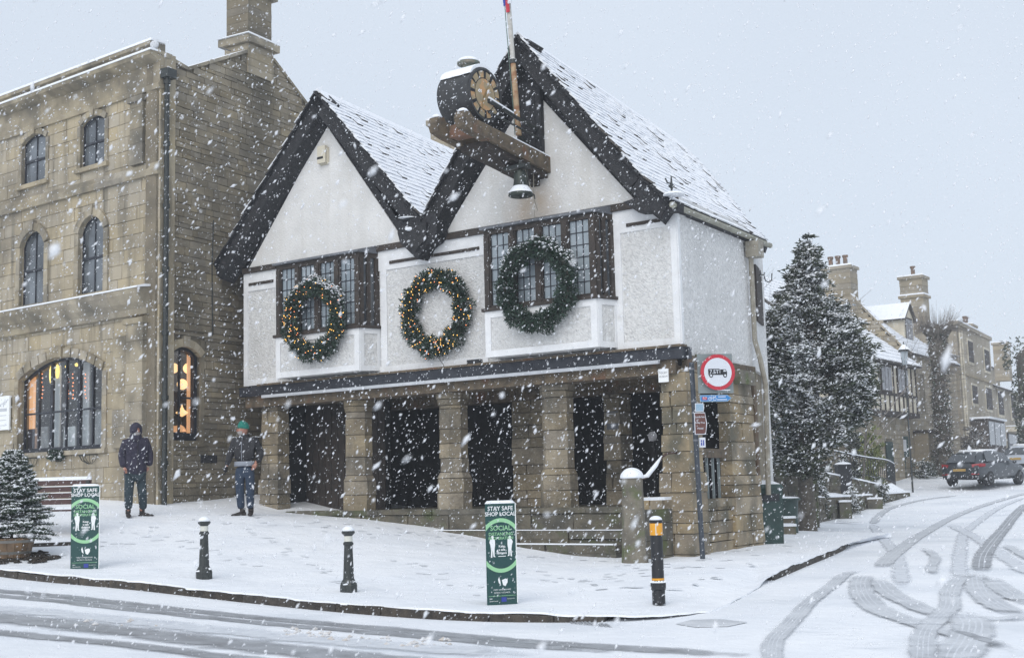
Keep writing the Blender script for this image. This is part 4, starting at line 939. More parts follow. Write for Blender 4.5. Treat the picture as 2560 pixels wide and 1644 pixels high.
edge = [i*(nL+1)+nL for i in range(nA+1)]; m_.add([cap[i] for i in edge]+[cB+u_*.695+HF.n*R_*math.cos(math.radians(38+104*i/nA))*.99+Z_*R_*math.sin(math.radians(38+104*i/nA))*.99 for i in range(nA+1)], [(i, i+1, nA+2+i, nA+1+i) for i in range(nA)])
m_.build('snow_cap', M['snow'], clk, smooth=True)
cT = cB+u_*.36+Z_*(R_+.0)
m_ = MB(); m_.lathe([(.13, 0), (.12, .11), (.20, .13), (.205, .17), (.16, .2)], cT, 20); m_.build('vent_cap', mat('verdigris', (.10, .13, .11), .7, col2=(.22, .19, .15), scale=8), clk)
m_ = MB(); m_.blob(cT+Z_*.17, .205, .205, .10, 20, 5, half=True); m_.build('vent_snow', M['snow'], clk, smooth=True)
brk = thing('clock_bracket', HF(2.9, 0, 7.5), 'pair of lichened oak beams jutting from the right gable under the clock', 'bracket')
for t in (2.55, 3.12):
    P = [(-.05, 7.30), (2.35, 7.60), (2.6, 7.66), (2.66, 7.8), (2.6, 7.92), (2.45, 7.93), (2.38, 7.86), (2.25, 7.84), (-.05, 7.60)]
    m_ = MB(); m_.prism([HF(t, o, z) for o, z in P], hu*.19); m_.build('beam', M['oak_brown'], brk)
    m_ = MB(); m_.blob(HF(t+.095, 2.52, 7.92), .10, .12, .07, 10, 4, half=True); m_.build('beam_snow', M['snow'], brk, smooth=True)
m_ = MB(); m_.hexa([HF(2.55, -.05, 7.60), HF(2.60, -.05, 7.60), HF(2.60, 1.2, 7.725), HF(2.55, 1.2, 7.725), HF(2.55, -.05, 7.625), HF(2.60, -.05, 7.625), HF(2.60, 1.2, 7.75), HF(2.55, 1.2, 7.75)]); m_.build('thin_snow', M['snow'], brk)
m_ = MB(); m_.fb(HF, 2.6, 3.3, 2.05, 2.3, 7.6, 7.82); m_.build('cross_beam', mat('reddish_beam', (.20, .10, .065), .9, col2=(.13, .09, .06), scale=6, bump=.01), brk)
m_ = MB(); m_.hexa([HF(2.62, .0, 7.22), HF(3.2, .0, 7.22), HF(3.2, 1.9, 7.44), HF(2.62, 1.9, 7.44), HF(2.62, 0, 7.34), HF(3.2, 0, 7.34), HF(3.2, 1.9, 7.56), HF(2.62, 1.9, 7.56)])
m_.prism([HF(2.8, o, z) for o, z in [(0, 7.25), (0, 7.1), (.25, 7.12), (1.0, 7.2), (1.25, 7.36)]], hu*.18); m_.build('under_brace', M['oak'], brk)
m_ = MB()
for z in (8.10, 8.28):
    m_.tube([HF(2.7, 1.72, z+.02), HF(2.72, .16, z-.12)], .022, 6)
m_.tube([HF(2.7, 1.72, 8.33), HF(2.72, .9, 8.22), HF(2.75, .16, 8.14)], .035, 6); m_.build('iron_stay', M['iron'], brk)
m_ = MB(); m_.tube([HF(2.7, 1.70, 8.37), HF(2.72, .95, 8.265)], .03, 6); m_.build('stay_snow', M['snow'], brk)
# --- bell
bc = HF(2.56, 1.0, 6.70); bell = thing('bell', bc, 'dark bronze bell with snow on its shoulder hanging beneath the clock bracket', 'bell')
m_ = MB(); m_.lathe([(.20, .0), (.225, .015), (.215, .05), (.17, .11), (.135, .17), (.118, .28), (.115, .40), (.10, .46), (.05, .485), (.03, .49)], bc, 28); m_.build('bell_body', M['bronze'], bell, smooth=True)
m_ = MB(); n = 20; V = []
for rr, zz in ((.219, .06), (.20, .10), (.16, .155), (.135, .185)): V += [bc+Vector((rr*math.cos(2*math.pi*k/n), rr*math.sin(2*math.pi*k/n), zz)) for k in range(n)]
m_.add(V, [(a*n+k, a*n+(k+1) % n, (a+1)*n+(k+1) % n, (a+1)*n+k) for a in range(3) for k in range(n)]); m_.build('snow_collar', M['snow'], bell, smooth=True)
m_ = MB(); m_.tube([bc+Vector((0, 0, .1)), bc+Vector((0, 0, -.03))], [.012, .025], 8); m_.build('clapper', M['iron'], bell)
m_ = MB(); m_.tube([bc+Vector((0, 0, .48)), bc+Vector((0, 0, .66))], .03, 8); m_.fb(HF, 2.40, 2.85, .9, 1.1, 7.2, 7.27); m_.tube([bc+Vector((.12, 0, .55)), bc+Vector((.15, 0, .1)), bc+Vector((.24, 0, .02)), bc+Vector((.25, 0, -.05))], .012, 6); m_.build('headstock', M['iron'], bell)
m_ = MB(); m_.tube([HF(2.72, .62, 7.3), HF(2.75, .2, 6.6)], .008, 5); m_.tube([HF(2.72, .35, 7.3), HF(2.74, .33, 6.45)], .006, 5); m_.build('bell_rope', mat('rope', (.35, .32, .26), .9), bell)
# --- flagpole
fp = thing('flagpole', HF(2.85, .6, 8.06), 'rusty white flagpole leaning in front of the right gable of the market hall', 'flagpole')
pa, pb = HF(2.85, .6, 7.95), HF(2.96, .6, 9.79); dd = (pb-pa)/1.84
m_ = MB(); m_.tube([pa, pa+dd*1.42], [.055, .050], 12); m_.build('lower_pole', M['rust_pole'], fp, smooth=True, auto=40)
m_ = MB(); m_.tube([pa+dd*1.42, pa+dd*4.2], [.048, .04], 12); m_.build('upper_pole', M['white_pole'], fp, smooth=True, auto=40)
m_ = MB(); m_.tube([pa+dd*1.38, pa+dd*1.46], [.068, .068], 12); m_.build('collar', M['iron'], fp)
m_ = MB(); m_.blob(pa+dd*1.46, .07, .07, .02, 12, 3, half=True); m_.build('collar_snow', M['snow'], fp)
m_ = MB(); r0 = pa+dd*3.9+hu*.06; m_.tube([r0, pa+dd*2.2+hu*.09, HF(2.97, .58, 8.5), HF(2.97, .55, 8.0)], .009, 5); m_.build('halyard', mat('halyard_green', (.13, .20, .17), .8), fp)
m_ = MB(); m_.tube([HF(2.87, .6, 8.0), HF(2.9, .0, 7.75)], .04, 6); m_.build('pole_socket', M['iron'], fp)
fl_ = thing('furled_flag', pa+dd*2.9, 'furled red, white and blue flag at the top of the flagpole', 'flag')
m_ = MB(); r = random.Random(2)
base = pa+dd*2.45-u_*-.02
for k, (mi, x0, x1, za, zb) in enumerate([(0, -.075, -.02, .08, .9), (1, -.02, .055, -.06, .9), (2, .03, .11, .10, .9), (0, .09, .15, .16, .9)]):
    pts = []
    for q in range(7):
        f = q/6; z = za+(zb-za)*f; wv = .012*math.sin(f*7+k)
        pts.append((pa+dd*(2.42+z)+HF.u*-x0+HF.n*(.06+wv), pa+dd*(2.42+z)+HF.u*-x1+HF.n*(.075-wv)))
    V = [p for pr in pts for p in pr]; V += [p-HF.n*.012 for p in V]; n2 = len(pts)*2
    Fq = [(2*i, 2*i+1, 2*i+3, 2*i+2) for i in range(6)]+[(n2+2*i, n2+2*i+2, n2+2*i+3, n2+2*i+1) for i in range(6)]+[(0, n2, n2+1, 1)]
    m_.add(V, Fq, mi)
m_.build('flag_cloth', [M['eu_blue'], M['sign_red'], M['sign_white']], fl_)
# ================================================================== stone building on the left
LC = at(397, 694, 26.5); lu, lv = hd(-2700*D, 1237*D), hd(2900*D, 1092*D)
LF = Frame(LC, lu); LS = Frame(LC, lv, Vector((lv.y, -lv.x, 0)))
stone = thing('stone_building', LF(3, -3, 1.4), 'three-storey honey stone building with arched shop window, cornice and tall chimney', 'building')
hU = [(1.95, 2.88, 8.93, 10.08), (4.26, 5.26, 8.93, 10.1)]
hM = [(1.92, 2.86, 6.04, 7.78), (4.22, 5.22, 6.04, 7.78)]
hS_ = [(1.92, 5.2, 2.62, 4.72)]
H_ALL = hU+hM+hS_
core = MB(); holed_wall(core, LF, 0, 9, .9, 11.0, H_ALL, -.4, -.016); core.build('front_core', M['ashlar'], stone)
hz = H_ALL
stone_wall(stone, LF, lambda t, z: not (5.55 < z < 6.0 or 8.33 < z < 8.62 or z > 10.2), hz, 1.0, 10.2, .02, 9, 'ashlar', (.27, .34), (.42, .85), 21, joint=.005, proud=(-.004, .003), depth=.05, near=(2.5, 5), singles=300, name='ashlar_block')
def band(fr, t0, t1, prof, m, name, parent=None, step=0):
    """moulding: prof = list of (o, z)"""
    n = max(1, round((t1-t0)/1.1)); 
    for i in range(n):
        a, b = t0+(t1-t0)*i/n, t0+(t1-t0)*(i+1)/n-.006
        mb_ = MB(); mb_.prism([fr(a, o, z) for o, z in prof], fr.u*(b-a)); mb_.build(name, M[m], parent or stone)
def both(prof, m, name, t1=9.0, s1=.0):
    band(LF, 0, t1, prof, m, name)
band(LF, -.02, 9, [(-.1, 10.2), (.05, 10.2), (.07, 10.3), (.03, 10.34), (.03, 10.78), (.12, 10.82), (.26, 10.9), (.28, 10.98), (-.1, 11.0)], 'ashlar_trim', 'cornice')
band(LF, .3, 9, [(-.35, 11.0), (-.02, 11.0), (-.02, 11.22), (.05, 11.24), (.05, 11.32), (-.35, 11.32)], 'ashlar_trim', 'parapet_stone')
m_ = MB(); m_.fb(LF, .25, 9, -.33, .06, 11.32, 11.37); m_.fb(LF, -.05, 9, .03, .30, 10.98, 11.02); m_.build('parapet_snow', M['snow'], stone)
band(LF, -.02, 9, [(-.05, 8.33), (.07, 8.34), (.09, 8.45), (.05, 8.5), (.04, 8.6), (-.05, 8.62)], 'ashlar_trim', 'string_course')
band(LF, .25, 9, [(-.05, 5.36), (.10, 5.38), (.14, 5.5), (.24, 5.62), (.34, 5.80), (.36, 5.90), (-.05, 5.96)], 'ashlar_trim', 'ledge_stone')
m_ = MB(); m_.prism([LF(.23, o, z) for o, z in [(-.0, 5.96), (.37, 5.905), (.375, 5.935), (.2, 5.985), (0, 6.0)]], lu*8.8); m_.build('ledge_snow', M['snow'], stone)
def pil(t0, t1, z0, z1, o, cap=True):
    pr = bpy.data.objects.new('pilaster', None); COL.objects.link(pr); pr.parent = stone; OFF[pr.name] = OFF[stone.name]; z = z0; r = random.Random(int(z0*10))
    while z < z1-.05:
        hh = min(r.uniform(.32, .5), z1-z); mb_ = MB(); mb_.fb(LF, t0, t1, -.02, o, z+.003, z+hh-.003); mb_.build('stone', M['ashlar_trim'], pr); z += hh
    if cap: mb_ = MB(); mb_.fb(LF, t0-.05, t1+.05, -.02, o+.05, z1-.12, z1); mb_.build('capital', M['ashlar_trim'], pr)
pil(.5, .95, 8.65, 10.15, .08); pil(.32, .9, 1.2, 5.3, .16); pil(1.05, 1.5, 2.6, 5.0, .06, False)
for (t0, t1, z0, z1) in hU: arch_ring(stone, LF, t0, t1, z1-.16, z1, .14, -.02, .035, 'ashlar_trim', 7)
for (t0, t1, z0, z1) in hM: arch_ring(stone, LF, t0, t1, z1-.34, z1, .18, -.02, .06, 'ashlar_trim', 9)
arch_ring(stone, LF, 1.92, 5.2, 4.30, 4.72, .20, -.02, .05, 'ashlar_trim', 11)
af = MB()
for (t0, t1, z0, z1), sp in ((hU[0], .16), (hU[1], .16), (hM[0], .34), (hM[1], .34), (hS_[0], .42)): arch_fill(af, LF, t0, t1, z1-sp, z1, -.38, 0, z1+.002)
af.build('arch_spandrel', M['ashlar'], stone, kind='stuff')
def surround(fr, t0, t1, z0, z1, w_, o, sill=True):
    for a, b in ((t0-w_, t0), (t1, t1+w_)):
        z = z0
        while z < z1-.05:
            hh = min(.38, z1-z); mb_ = MB(); mb_.fb(fr, a, b, -.03, o, z+.003, z+hh-.003); mb_.build('jamb_stone', M['ashlar_trim'], stone); z += hh
    if sill: mb_ = MB(); mb_.fb(fr, t0-w_-.03, t1+w_+.03, -.3, o+.05, z0-.10, z0); mb_.build('sill', M['ashlar_trim'], stone)
for a in hU: surround(LF, a[0], a[1], a[2], a[3]-.16, .12, .025)
for a in hM: surround(LF, a[0], a[1], a[2], a[3]-.34, .16, .045, True)
surround(LF, 1.92, 5.2, 2.62, 4.3, .16, .03)
def sash(fr, t0, t1, z0, z1, sp, o=-.07, mid=None, pane='dark_pane'):
    w_ = MB(); mid = mid or (z0+z1-sp*.3)/2; b = .045
    w_.fb(fr, t0, t0+b, o-.04, o, z0, z1-sp); w_.fb(fr, t1-b, t1, o-.04, o, z0, z1-sp); w_.fb(fr, t0+b, t1-b, o-.04, o, z0, z0+b); w_.fb(fr, t0+b, t1-b, o-.05, o+.01, mid-.025, mid+.025)
    tm = (t0+t1)/2; w_.fb(fr, tm-.012, tm+.012, o-.03, o, z0+b, z1-.03)
    A_ = arch_pts(t0, t1, z1-sp, z1, 8)
    for (a, za), (c, zc) in zip(A_[:-1], A_[1:]): w_.hexa([fr(a, o-.04, za-.05), fr(c, o-.04, zc-.05), fr(c, o, zc-.05), fr(a, o, za-.05), fr(a, o-.04, za), fr(c, o-.04, zc), fr(c, o, zc), fr(a, o, za)])
    win = w_.build('window', M['black_paint'], stone)
    for a, c in ((t0+b, tm-.012), (tm+.012, t1-b)):
        for za, zc in ((z0+b, mid-.025), (mid+.025, z1-.02)):
            p_ = MB(); e = random.uniform(-.004, .004); p_.hexa([fr(a, o-.03+e, za), fr(c, o-.03-e, za), fr(c, o-.022-e, za), fr(a, o-.022+e, za), fr(a, o-.03, zc), fr(c, o-.03, zc), fr(c, o-.022, zc), fr(a, o-.022, zc)]); p_.build('pane', M[pane], win)
    return win
for a in hU: sash(LF, *a, .16)
for a in hM: sash(LF, *a, .34)
# shop window: iron frame, six lights
w_ = MB(); o = -.15; zt_ = 3.52; A_ = arch_pts(1.92, 5.2, 4.30, 4.72, 12)
xs_ = [1.92, 2.5, 3.02, 3.52, 4.08, 4.60, 5.2]
def archz(t): return float(np.interp(t, [p[0] for p in A_], [p[1] for p in A_]))
for (a, za), (c, zc) in zip(A_[:-1], A_[1:]): w_.hexa([LF(a, o-.05, za-.06), LF(c, o-.05, zc-.06), LF(c, o+.02, zc-.06), LF(a, o+.02, za-.06), LF(a, o-.05, za), LF(c, o-.05, zc), LF(c, o+.02, zc), LF(a, o+.02, za)])
for k, t in enumerate(xs_):
    wd = .045 if k in (0, 2, 4, 6) else .022; a, b = max(1.92, t-wd), min(5.2, t+wd); w_.fb(LF, a, b, o-.04, o+.015, 2.70, archz(t)-.04)
w_.fb(LF, 1.92, 5.2, o-.06, o+.04, 2.62, 2.72); w_.fb(LF, 1.97, 5.15, o-.035, o+.01, zt_-.02, zt_+.02)
shopwin = w_.build('shop_window', M['black_paint'], stone)
for a, b in zip(xs_[:-1], xs_[1:]):
    for z0, z1 in ((2.72, zt_-.02), (zt_+.02, None)):
        p_ = MB(); za, zb = (z1, z1) if z1 else (archz(a)-.03, archz(b)-.03)
        p_.hexa([LF(a+.02, o-.02, z0), LF(b-.02, o-.02, z0), LF(b-.02, o-.014, z0), LF(a+.02, o-.014, z0), LF(a+.02, o-.02, za), LF(b-.02, o-.02, zb), LF(b-.02, o-.014, zb), LF(a+.02, o-.014, za)]); p_.build('pane', M['glass'], shopwin)
# room behind both shop windows
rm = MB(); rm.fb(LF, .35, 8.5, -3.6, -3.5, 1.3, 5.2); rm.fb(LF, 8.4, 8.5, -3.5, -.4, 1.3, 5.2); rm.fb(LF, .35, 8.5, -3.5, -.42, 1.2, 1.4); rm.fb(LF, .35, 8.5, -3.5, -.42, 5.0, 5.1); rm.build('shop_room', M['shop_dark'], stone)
def tzb(fr, x0, y0, x1, y1, o):
    a, za = fr.tz(x0, y0, o); b, zb = fr.tz(x1, y1, o); return min(a, b), max(a, b), min(za, zb), max(za, zb)
q4 = lambda x, y: (x*.2597, 850+y*.2597)
def disp(x0, y0, x1, y1, o, m, name, label, cat, th=.03, grp=None):
    (X0, Y0), (X1, Y1) = q4(x0, y0), q4(x1, y1); a, b, z0, z1 = tzb(LF, X0, Y0, X1, Y1, o); mb_ = MB(); mb_.fb(LF, a, b, o-th, o, z0, z1)
    ob = mb_.build(name, M[m]); return prop(ob, label, cat, grp)
disp(215, 370, 325, 1060, -.27, 'painted_glow', 'glow_wall_strip', 'orange plaster wall strip with painted-in lamplight at the left end inside the arched shop window', 'screen')  # wall column in lamplight; the glow is put into its material
disp(530, 250, 570, 1040, -.30, 'shop_white', 'paper_banner', 'tall white hanging banner beside the yellow lamp in the arched shop window', 'banner')
disp(805, 215, 850, 1040, -.30, 'shop_white', 'paper_banner', 'tall white hanging banner in the right half of the arched shop window', 'banner')
disp(485, 700, 560, 1050, -.45, 'shop_pale', 'display_board', 'pale leaning board behind the left banner in the arched shop window', 'board')
disp(615, 835, 720, 1045, -.26, 'shop_white', 'framed_print', 'white framed print standing at the bottom of the arched shop window', 'picture')
disp(340, 840, 455, 1070, -.36, 'shop_pale', 'display_board', 'grey board low down beside the orange panel in the shop window', 'board')
disp(860, 690, 985, 1030, -.38, 'shop_pale', 'display_stand', 'pale display stand at the right end of the arched shop window', 'stand')
disp(230, 860, 320, 1080, -.24, 'navy_cloth', 'blue_bundle', 'dark blue bundle at the bottom left of the arched shop window', 'bundle', .04)
for k, (x, y, sx, sy, lb) in enumerate(((492, 330, 18, 90, 'tall yellow lamp glowing left of the banner in the arched shop window'), (552, 300, 20, 70, 'yellow lamp glowing in front of the white banner in the arched shop window'), (640, 255, 14, 14, 'small round lamp, middle one near the top of the arched shop window'), (737, 236, 17, 17, 'round lamp, brightest near the top of the arched shop window'))):
    X, Y_ = q4(x, y); t, z = LF.tz(X, Y_, -.26); mb_ = MB(); mb_.blob(LF(t, -.26, z), sx*.2597/106, .05, sy*.2597/106, 10, 6); ob = mb_.build('shop_lamp', M['lamp_yellow'], None, smooth=True); prop(ob, lb, 'lamp')
mb_ = MB(); r = random.Random(4)
for x in (408, 655, 700, 822):
    for k in range(7):
        X, Y_ = q4(x+r.uniform(-6, 6), 330+k*38+r.uniform(-6, 6)); t, z = LF.tz(X, Y_, -.235); mb_.ico(LF(t, -.235, z), .018, jit=.2)
mb_.build('bead_string', M['bulb_orange'], kind='stuff')
# side wall of rubble
roofline = [(-.1, 11.0), (.8, 10.86), (2.82, 11.86), (3.72, 11.88), (5.0, 11.09), (8.2, 9.0)]
rz = lambda s: float(np.interp(s, [p[0] for p in roofline], [p[1] for p in roofline]))
hW = [(.34, 1.24, 2.72, 4.72)]
m_ = MB()
for i in range(len(roofline)-1):
    (a, za), (b, zb) = roofline[i], roofline[i+1]; a = max(a, 0)
    z0 = 5.0
    m_.hexa([LS(a, -.4, z0), LS(b, -.4, z0), LS(b, -.03, z0), LS(a, -.03, z0), LS(a, -.4, za-.03), LS(b, -.4, zb-.03), LS(b, -.03, zb-.03), LS(a, -.03, za-.03)])
holed_wall(m_, LS, 0, 8.2, .9, 5.0, hW, -.4, -.03)
m_.build('side_core', M['mortar'], stone)
stone_wall(stone, LS, lambda s, z: z < rz(s)-.06, [(.20, 1.36, 2.6, 4.9)], 1.0, 11.9, .34, 8.2, 'rubble', (.08, .19), (.12, .52), 31, joint=.011, proud=(.0, .018), depth=.07, near=(1.6, 3.0), singles=300, name='rubble_stone')
# quoins
z = 1.0; k = 0
while z < 10.8:
    mb_ = MB(); L1 = .34 if k % 2 else .33; mb_.fb(LS, 0, L1, -.1, .012+.006*(k % 3), z+.004, z+.30); mb_.build('quoin', M['ashlar'], stone); z += .304; k += 1
# coping
for (a, za), (b, zb) in zip(roofline[:-1], roofline[1:]):
    n = max(1, int((b-a)/.6))
    for i in range(n):
        f0, f1 = i/n, (i+1)/n-.01; p, q = a+(b-a)*f0, a+(b-a)*f1; zp, zq = za+(zb-za)*f0, za+(zb-za)*f1
        if p < .25 and False: continue
        mb_ = MB(); mb_.hexa([LS(p, -.42, zp-.05), LS(q, -.42, zq-.05), LS(q, .04, zq-.05), LS(p, .04, zp-.05), LS(p, -.42, zp+.03), LS(q, -.42, zq+.03), LS(q, .04, zq+.03), LS(p, .04, zp+.03)], 0, 1 if b < 4 else 0); mb_.build('coping_stone', [M['ashlar_trim'], M['snow']], stone)
mb_ = MB(); mb_.prism([LS(s, -.42, z) for s, z in [(.6, 10.8), (2.8, 11.75), (3.7, 11.78), (8.2, 8.9)]]+[LS(8.2, -.42, 8.8), LS(.6, -.42, 10.7)], lu*8.6); mb_.build('roof', M['snow_roof'], stone)
# side window
fr = LS; w_ = MB(); o = -.14; t0, t1, z0, z1, sp = .34, 1.24, 2.72, 4.72, .20
A2 = arch_pts(t0, t1, z1-sp, z1, 8)
for (a, za), (c, zc) in zip(A2[:-1], A2[1:]):
    w_.hexa([fr(a, o-.06, za-.07), fr(c, o-.06, zc-.07), fr(c, o+.05, zc-.07), fr(a, o+.05, za-.07), fr(a, o-.06, za+.01), fr(c, o-.06, zc+.01), fr(c, o+.05, zc+.01), fr(a, o+.05, za+.01)])
w_.fb(fr, t0, t1, o-.05, o+.04, z0, z0+.17); w_.fb(fr, t1-.09, t1, o-.05, o+.05, z0+.17, z1-sp+.02); w_.fb(fr, t0, t0+.03, o-.05, o+.03, z0+.17, z1-sp); w_.fb(fr, .74, .775, o-.03, o+.015, z0+.17, z1-.05); w_.fb(fr, .775, t1-.09, o-.025, o+.01, 3.62, 3.66)
sw_ = w_.build('side_shop_window', M['black_paint'], stone)
p_ = MB(); p_.fb(fr, t0+.03, .74, o-.01, o-.004, z0+.17, z1-.06); p_.build('pane', M['glass'], sw_)
p_ = MB(); p_.fb(fr, .775, t1-.09, o-.01, o-.004, z0+.17, z1-.12); p_.build('pane', M['glass'], sw_)
arch_ring(stone, LS, t0, t1, z1-sp, z1, .17, -.06, .035, 'ashlar_trim', 7)
af = MB(); arch_fill(af, LS, t0, t1, z1-sp, z1, -.3, 0, z1+.002); af.fb(LS, t0-.14, t0, -.3, .01, 2.60, 4.9); af.fb(LS, t1, t1+.12, -.3, .01, 2.6, 4.9); af.fb(LS, t0, t1, -.3, -.02, z1, 4.9); af.fb(LS, t0-.05, t1+.08, -.3, .05, 2.60, 2.72); af.build('window_jambs', M['rubble'], stone)
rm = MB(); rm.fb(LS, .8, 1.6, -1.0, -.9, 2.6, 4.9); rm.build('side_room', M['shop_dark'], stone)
q5 = lambda x, y: (380+x*.3119, 820+y*.3119)
def ls_at(x, y, o): X, Y_ = q5(x, y); t, z = LS.tz(X, Y_, o); return LS(t, o, z)
for x, y, rr, lb in ((172, 320, 42, 'glowing round paper lantern, upper left one in the narrow side window'), (292, 322, 44, 'glowing round paper lantern, upper right one in the narrow side window'), (243, 450, 44, 'glowing round paper lantern hanging lowest of the three in the narrow side window')):
    c = ls_at(x, y, -.30); mb_ = MB(); mb_.blob(c, rr*.3119/118, rr*.3119/118, rr*.3119/118, 16, 10); ob = mb_.build('paper_lantern', M['lantern'], None, smooth=True); prop(ob, lb, 'lantern')
c = ls_at(240, 675, -.30); mb_ = MB(); mb_.lathe([(.01, .17), (.02, .12), (.05, .06), (.135, .0), (.13, -.012), (.08, -.05), (.01, -.09)], c, 16); ob = mb_.build('pendant_lamp', M['lantern'], None, smooth=True); prop(ob, 'bell-shaped glowing pendant lamp low in the narrow side window', 'lamp')
a, za = LS.tz(*q5(288, 185), -.19); b, zb = LS.tz(*q5(362, 880), -.19); mb_ = MB(); mb_.fb(LS, a, b, -.22, -.2, zb, za-.05); ob = mb_.build('lit_curtain', M['painted_glow'], None); prop(ob, 'tall orange lit curtain down the right side of the narrow side window', 'curtain')  # lamplight on the cloth is put in as emission
mb_ = MB()
for k in range(4): c = ls_at(336, 255+k*52, -.198); mb_.lathe([(.02, 0), (.02, .004)], c, 10, ax=(LS.u, Vector((0, 0, 1)), LS.n))
prop(mb_.build('dots', M['sign_black'], ob), None)
mb_ = MB(); c = ls_at(182, 745, -.25); mb_.lathe([(.10, 0), (.10, .02)], c, 16, ax=(LS.u, Vector((0, 0, 1)), LS.n)); ob = mb_.build('dark_wreath', M['sign_black'], None); prop(ob, 'dark round hoop at the lower left of the narrow side window', 'hoop')
mb_ = MB(); c = ls_at(200, 830, -.32); mb_.blob(c, .2, .15, .16, 12, 6, half=True); ob = mb_.build('cushion', M['painted_glow'], None); prop(ob, 'orange cushion on the sill of the narrow side window', 'cushion')  # glows from its own material in place of lamplight
for nm, P_, e in (('shop_light', LF(3.6, -1.4, 4.3), 34), ('side_window_light', LS(.8, -.5, 4.3), 5)):
    pl_ = bpy.data.lights.new(nm, 'POINT'); pl_.energy = e; pl_.color = (1, .62, .32); pl_.shadow_soft_size = .15; po = bpy.data.objects.new(nm, pl_); COL.objects.link(po); po.location = P_
# pipe, cables, chimney
m_ = MB(); m_.tube([LS(.10, .10, 1.36), LS(.10, .10, 10.35), LS(.06, .14, 10.5)], .055, 10); pipe = m_.build('drainpipe', M['iron'], stone, smooth=True, auto=40)
for z in np.arange(2.2, 10.4, 1.35): m_ = MB(); m_.tube([LS(.10, .10, z), LS(.10, .10, z+.09)], .075, 10); m_.build('pipe_collar', M['iron'], pipe)
m_ = MB(); m_.fb(LS, -.02, .24, .02, .24, 10.42, 10.62); m_.build('hopper_head', M['iron'], pipe)
m_ = MB(); m_.blob(LS(.1, .14, 10.6), .1, .1, .06, half=True); m_.build('hopper_snow', M['snow'], pipe)
m_ = MB(); m_.tube([LS(1.62, .025, 7.6), LS(1.58, .025, 6.6), LS(1.60, .025, 5.0)], .012, 5); m_.build('cable', M['iron'], stone)
m_ = MB(); m_.fb(LS, .3, 8, -.02, .045, 4.96, 5.02); m_.build('string_ledge', M['rubble'], stone)
m_ = MB(); m_.fb(LS, 1.25, 1.75, -.1, .03, 2.25, 2.42); m_.build('wall_recess_lintel', M['soffit'], stone)
ch = bpy.data.objects.new('chimney', None); COL.objects.link(ch); ch.parent = stone; OFF[ch.name] = OFF[stone.name]
sc, zc = LS.tz(620, 128, -.0); sc2, _ = LS.tz(676, 128, 0)
def ch_course(z0, z1, e, m='rubble', snow=False, nm='stone'):
    z = z0; r = random.Random(int(z0*7))
    while z < z1-.02:
        hh = min(.19, z1-z); mb_ = MB(); mb_.hexa([LS(sc-e, -.62-e, z), LS(sc2+e, -.62-e, z), LS(sc2+e, e, z), LS(sc-e, e, z), LS(sc-e, -.62-e, z+hh-.006), LS(sc2+e, -.62-e, z+hh-.006), LS(sc2+e, e+r.uniform(-.006, .006), z+hh-.006), LS(sc-e, e, z+hh-.006)], 0, 1 if snow else 0); mb_.build(nm, [M[m], M['snow']], ch); z += hh
ch_course(11.3, 12.02, .05, 'ashlar'); ch_course(12.02, 12.2, .16, 'ashlar_trim', True); ch_course(12.2, 13.3, .02); ch_course(13.3, 13.42, .13, 'ashlar_trim'); ch_course(13.42, 13.56, .06, 'ashlar_trim', True)
m_ = MB(); m_.hexa([LS(sc-.2, -.8, 12.2), LS(sc2+.18, -.8, 12.2), LS(sc2+.18, .17, 12.2), LS(sc-.2, .17, 12.2), LS(sc, -.6, 12.32), LS(sc2, -.6, 12.32), LS(sc2, .02, 12.32), LS(sc, .02, 12.32)]); m_.build('chimney_snow', M['snow'], ch)
fl2 = thing('roof_floodlight', LF(.1, .0, 11.3), 'small white lamp standing on the parapet corner of the stone building', 'lamp')
t, z = LF.tz(384, 117, 0); m_ = MB(); m_.tube([LF(t, 0, z-.35), LF(t, 0, z)], .018, 6); m_.build('stem', M['shop_white'], fl2); m_ = MB(); m_.blob(LF(t-.03, 0, z+.04), .10, .05, .09, 12, 6); m_.build('lamp_head', M['shop_white'], fl2)
ae = thing('roof_rod', LS(2.4, -.3, 11.7), 'thin grey rod sticking out beside the tall chimney', 'rod'); m_ = MB(); m_.tube([at(583, 130, 29.2), at(549, 119, 28.8)], .012, 5); m_.build('rod', M['lead'], ae)
# white sign board on the wall, left edge
sg = thing('wall_sign', LF(6.2, .1, 3), 'white panel sign with grey print on the stone building at the left edge', 'sign')
t0, z0 = LF.tz(22, 1073, .08); t1, z1 = LF.tz(22, 988, .08); m_ = MB(); m_.fb(LF, t0, t0+1.6, .04, .08, z0, z1); m_.build('panel', M['board_white'], sg)
m_ = MB()
for k, (dz, ln) in enumerate(((.10, .5), (.22, .7), (.33, .45))): m_.fb(LF, t0+.12, t0+.12+ln, .08, .083, z0+dz, z0+dz+.014)
for k in range(7): m_.fb(LF, t0+.05+k*.06, t0+.09+k*.06, .08, .083, z1-.12-.025*(k % 4)-.02*k, z1-.08-.02*k)
m_.fb(LF, t0+.1, t0+.6, .08, .083, z1-.36, z1-.29); m_.build('print', M['strip_grey'], sg)
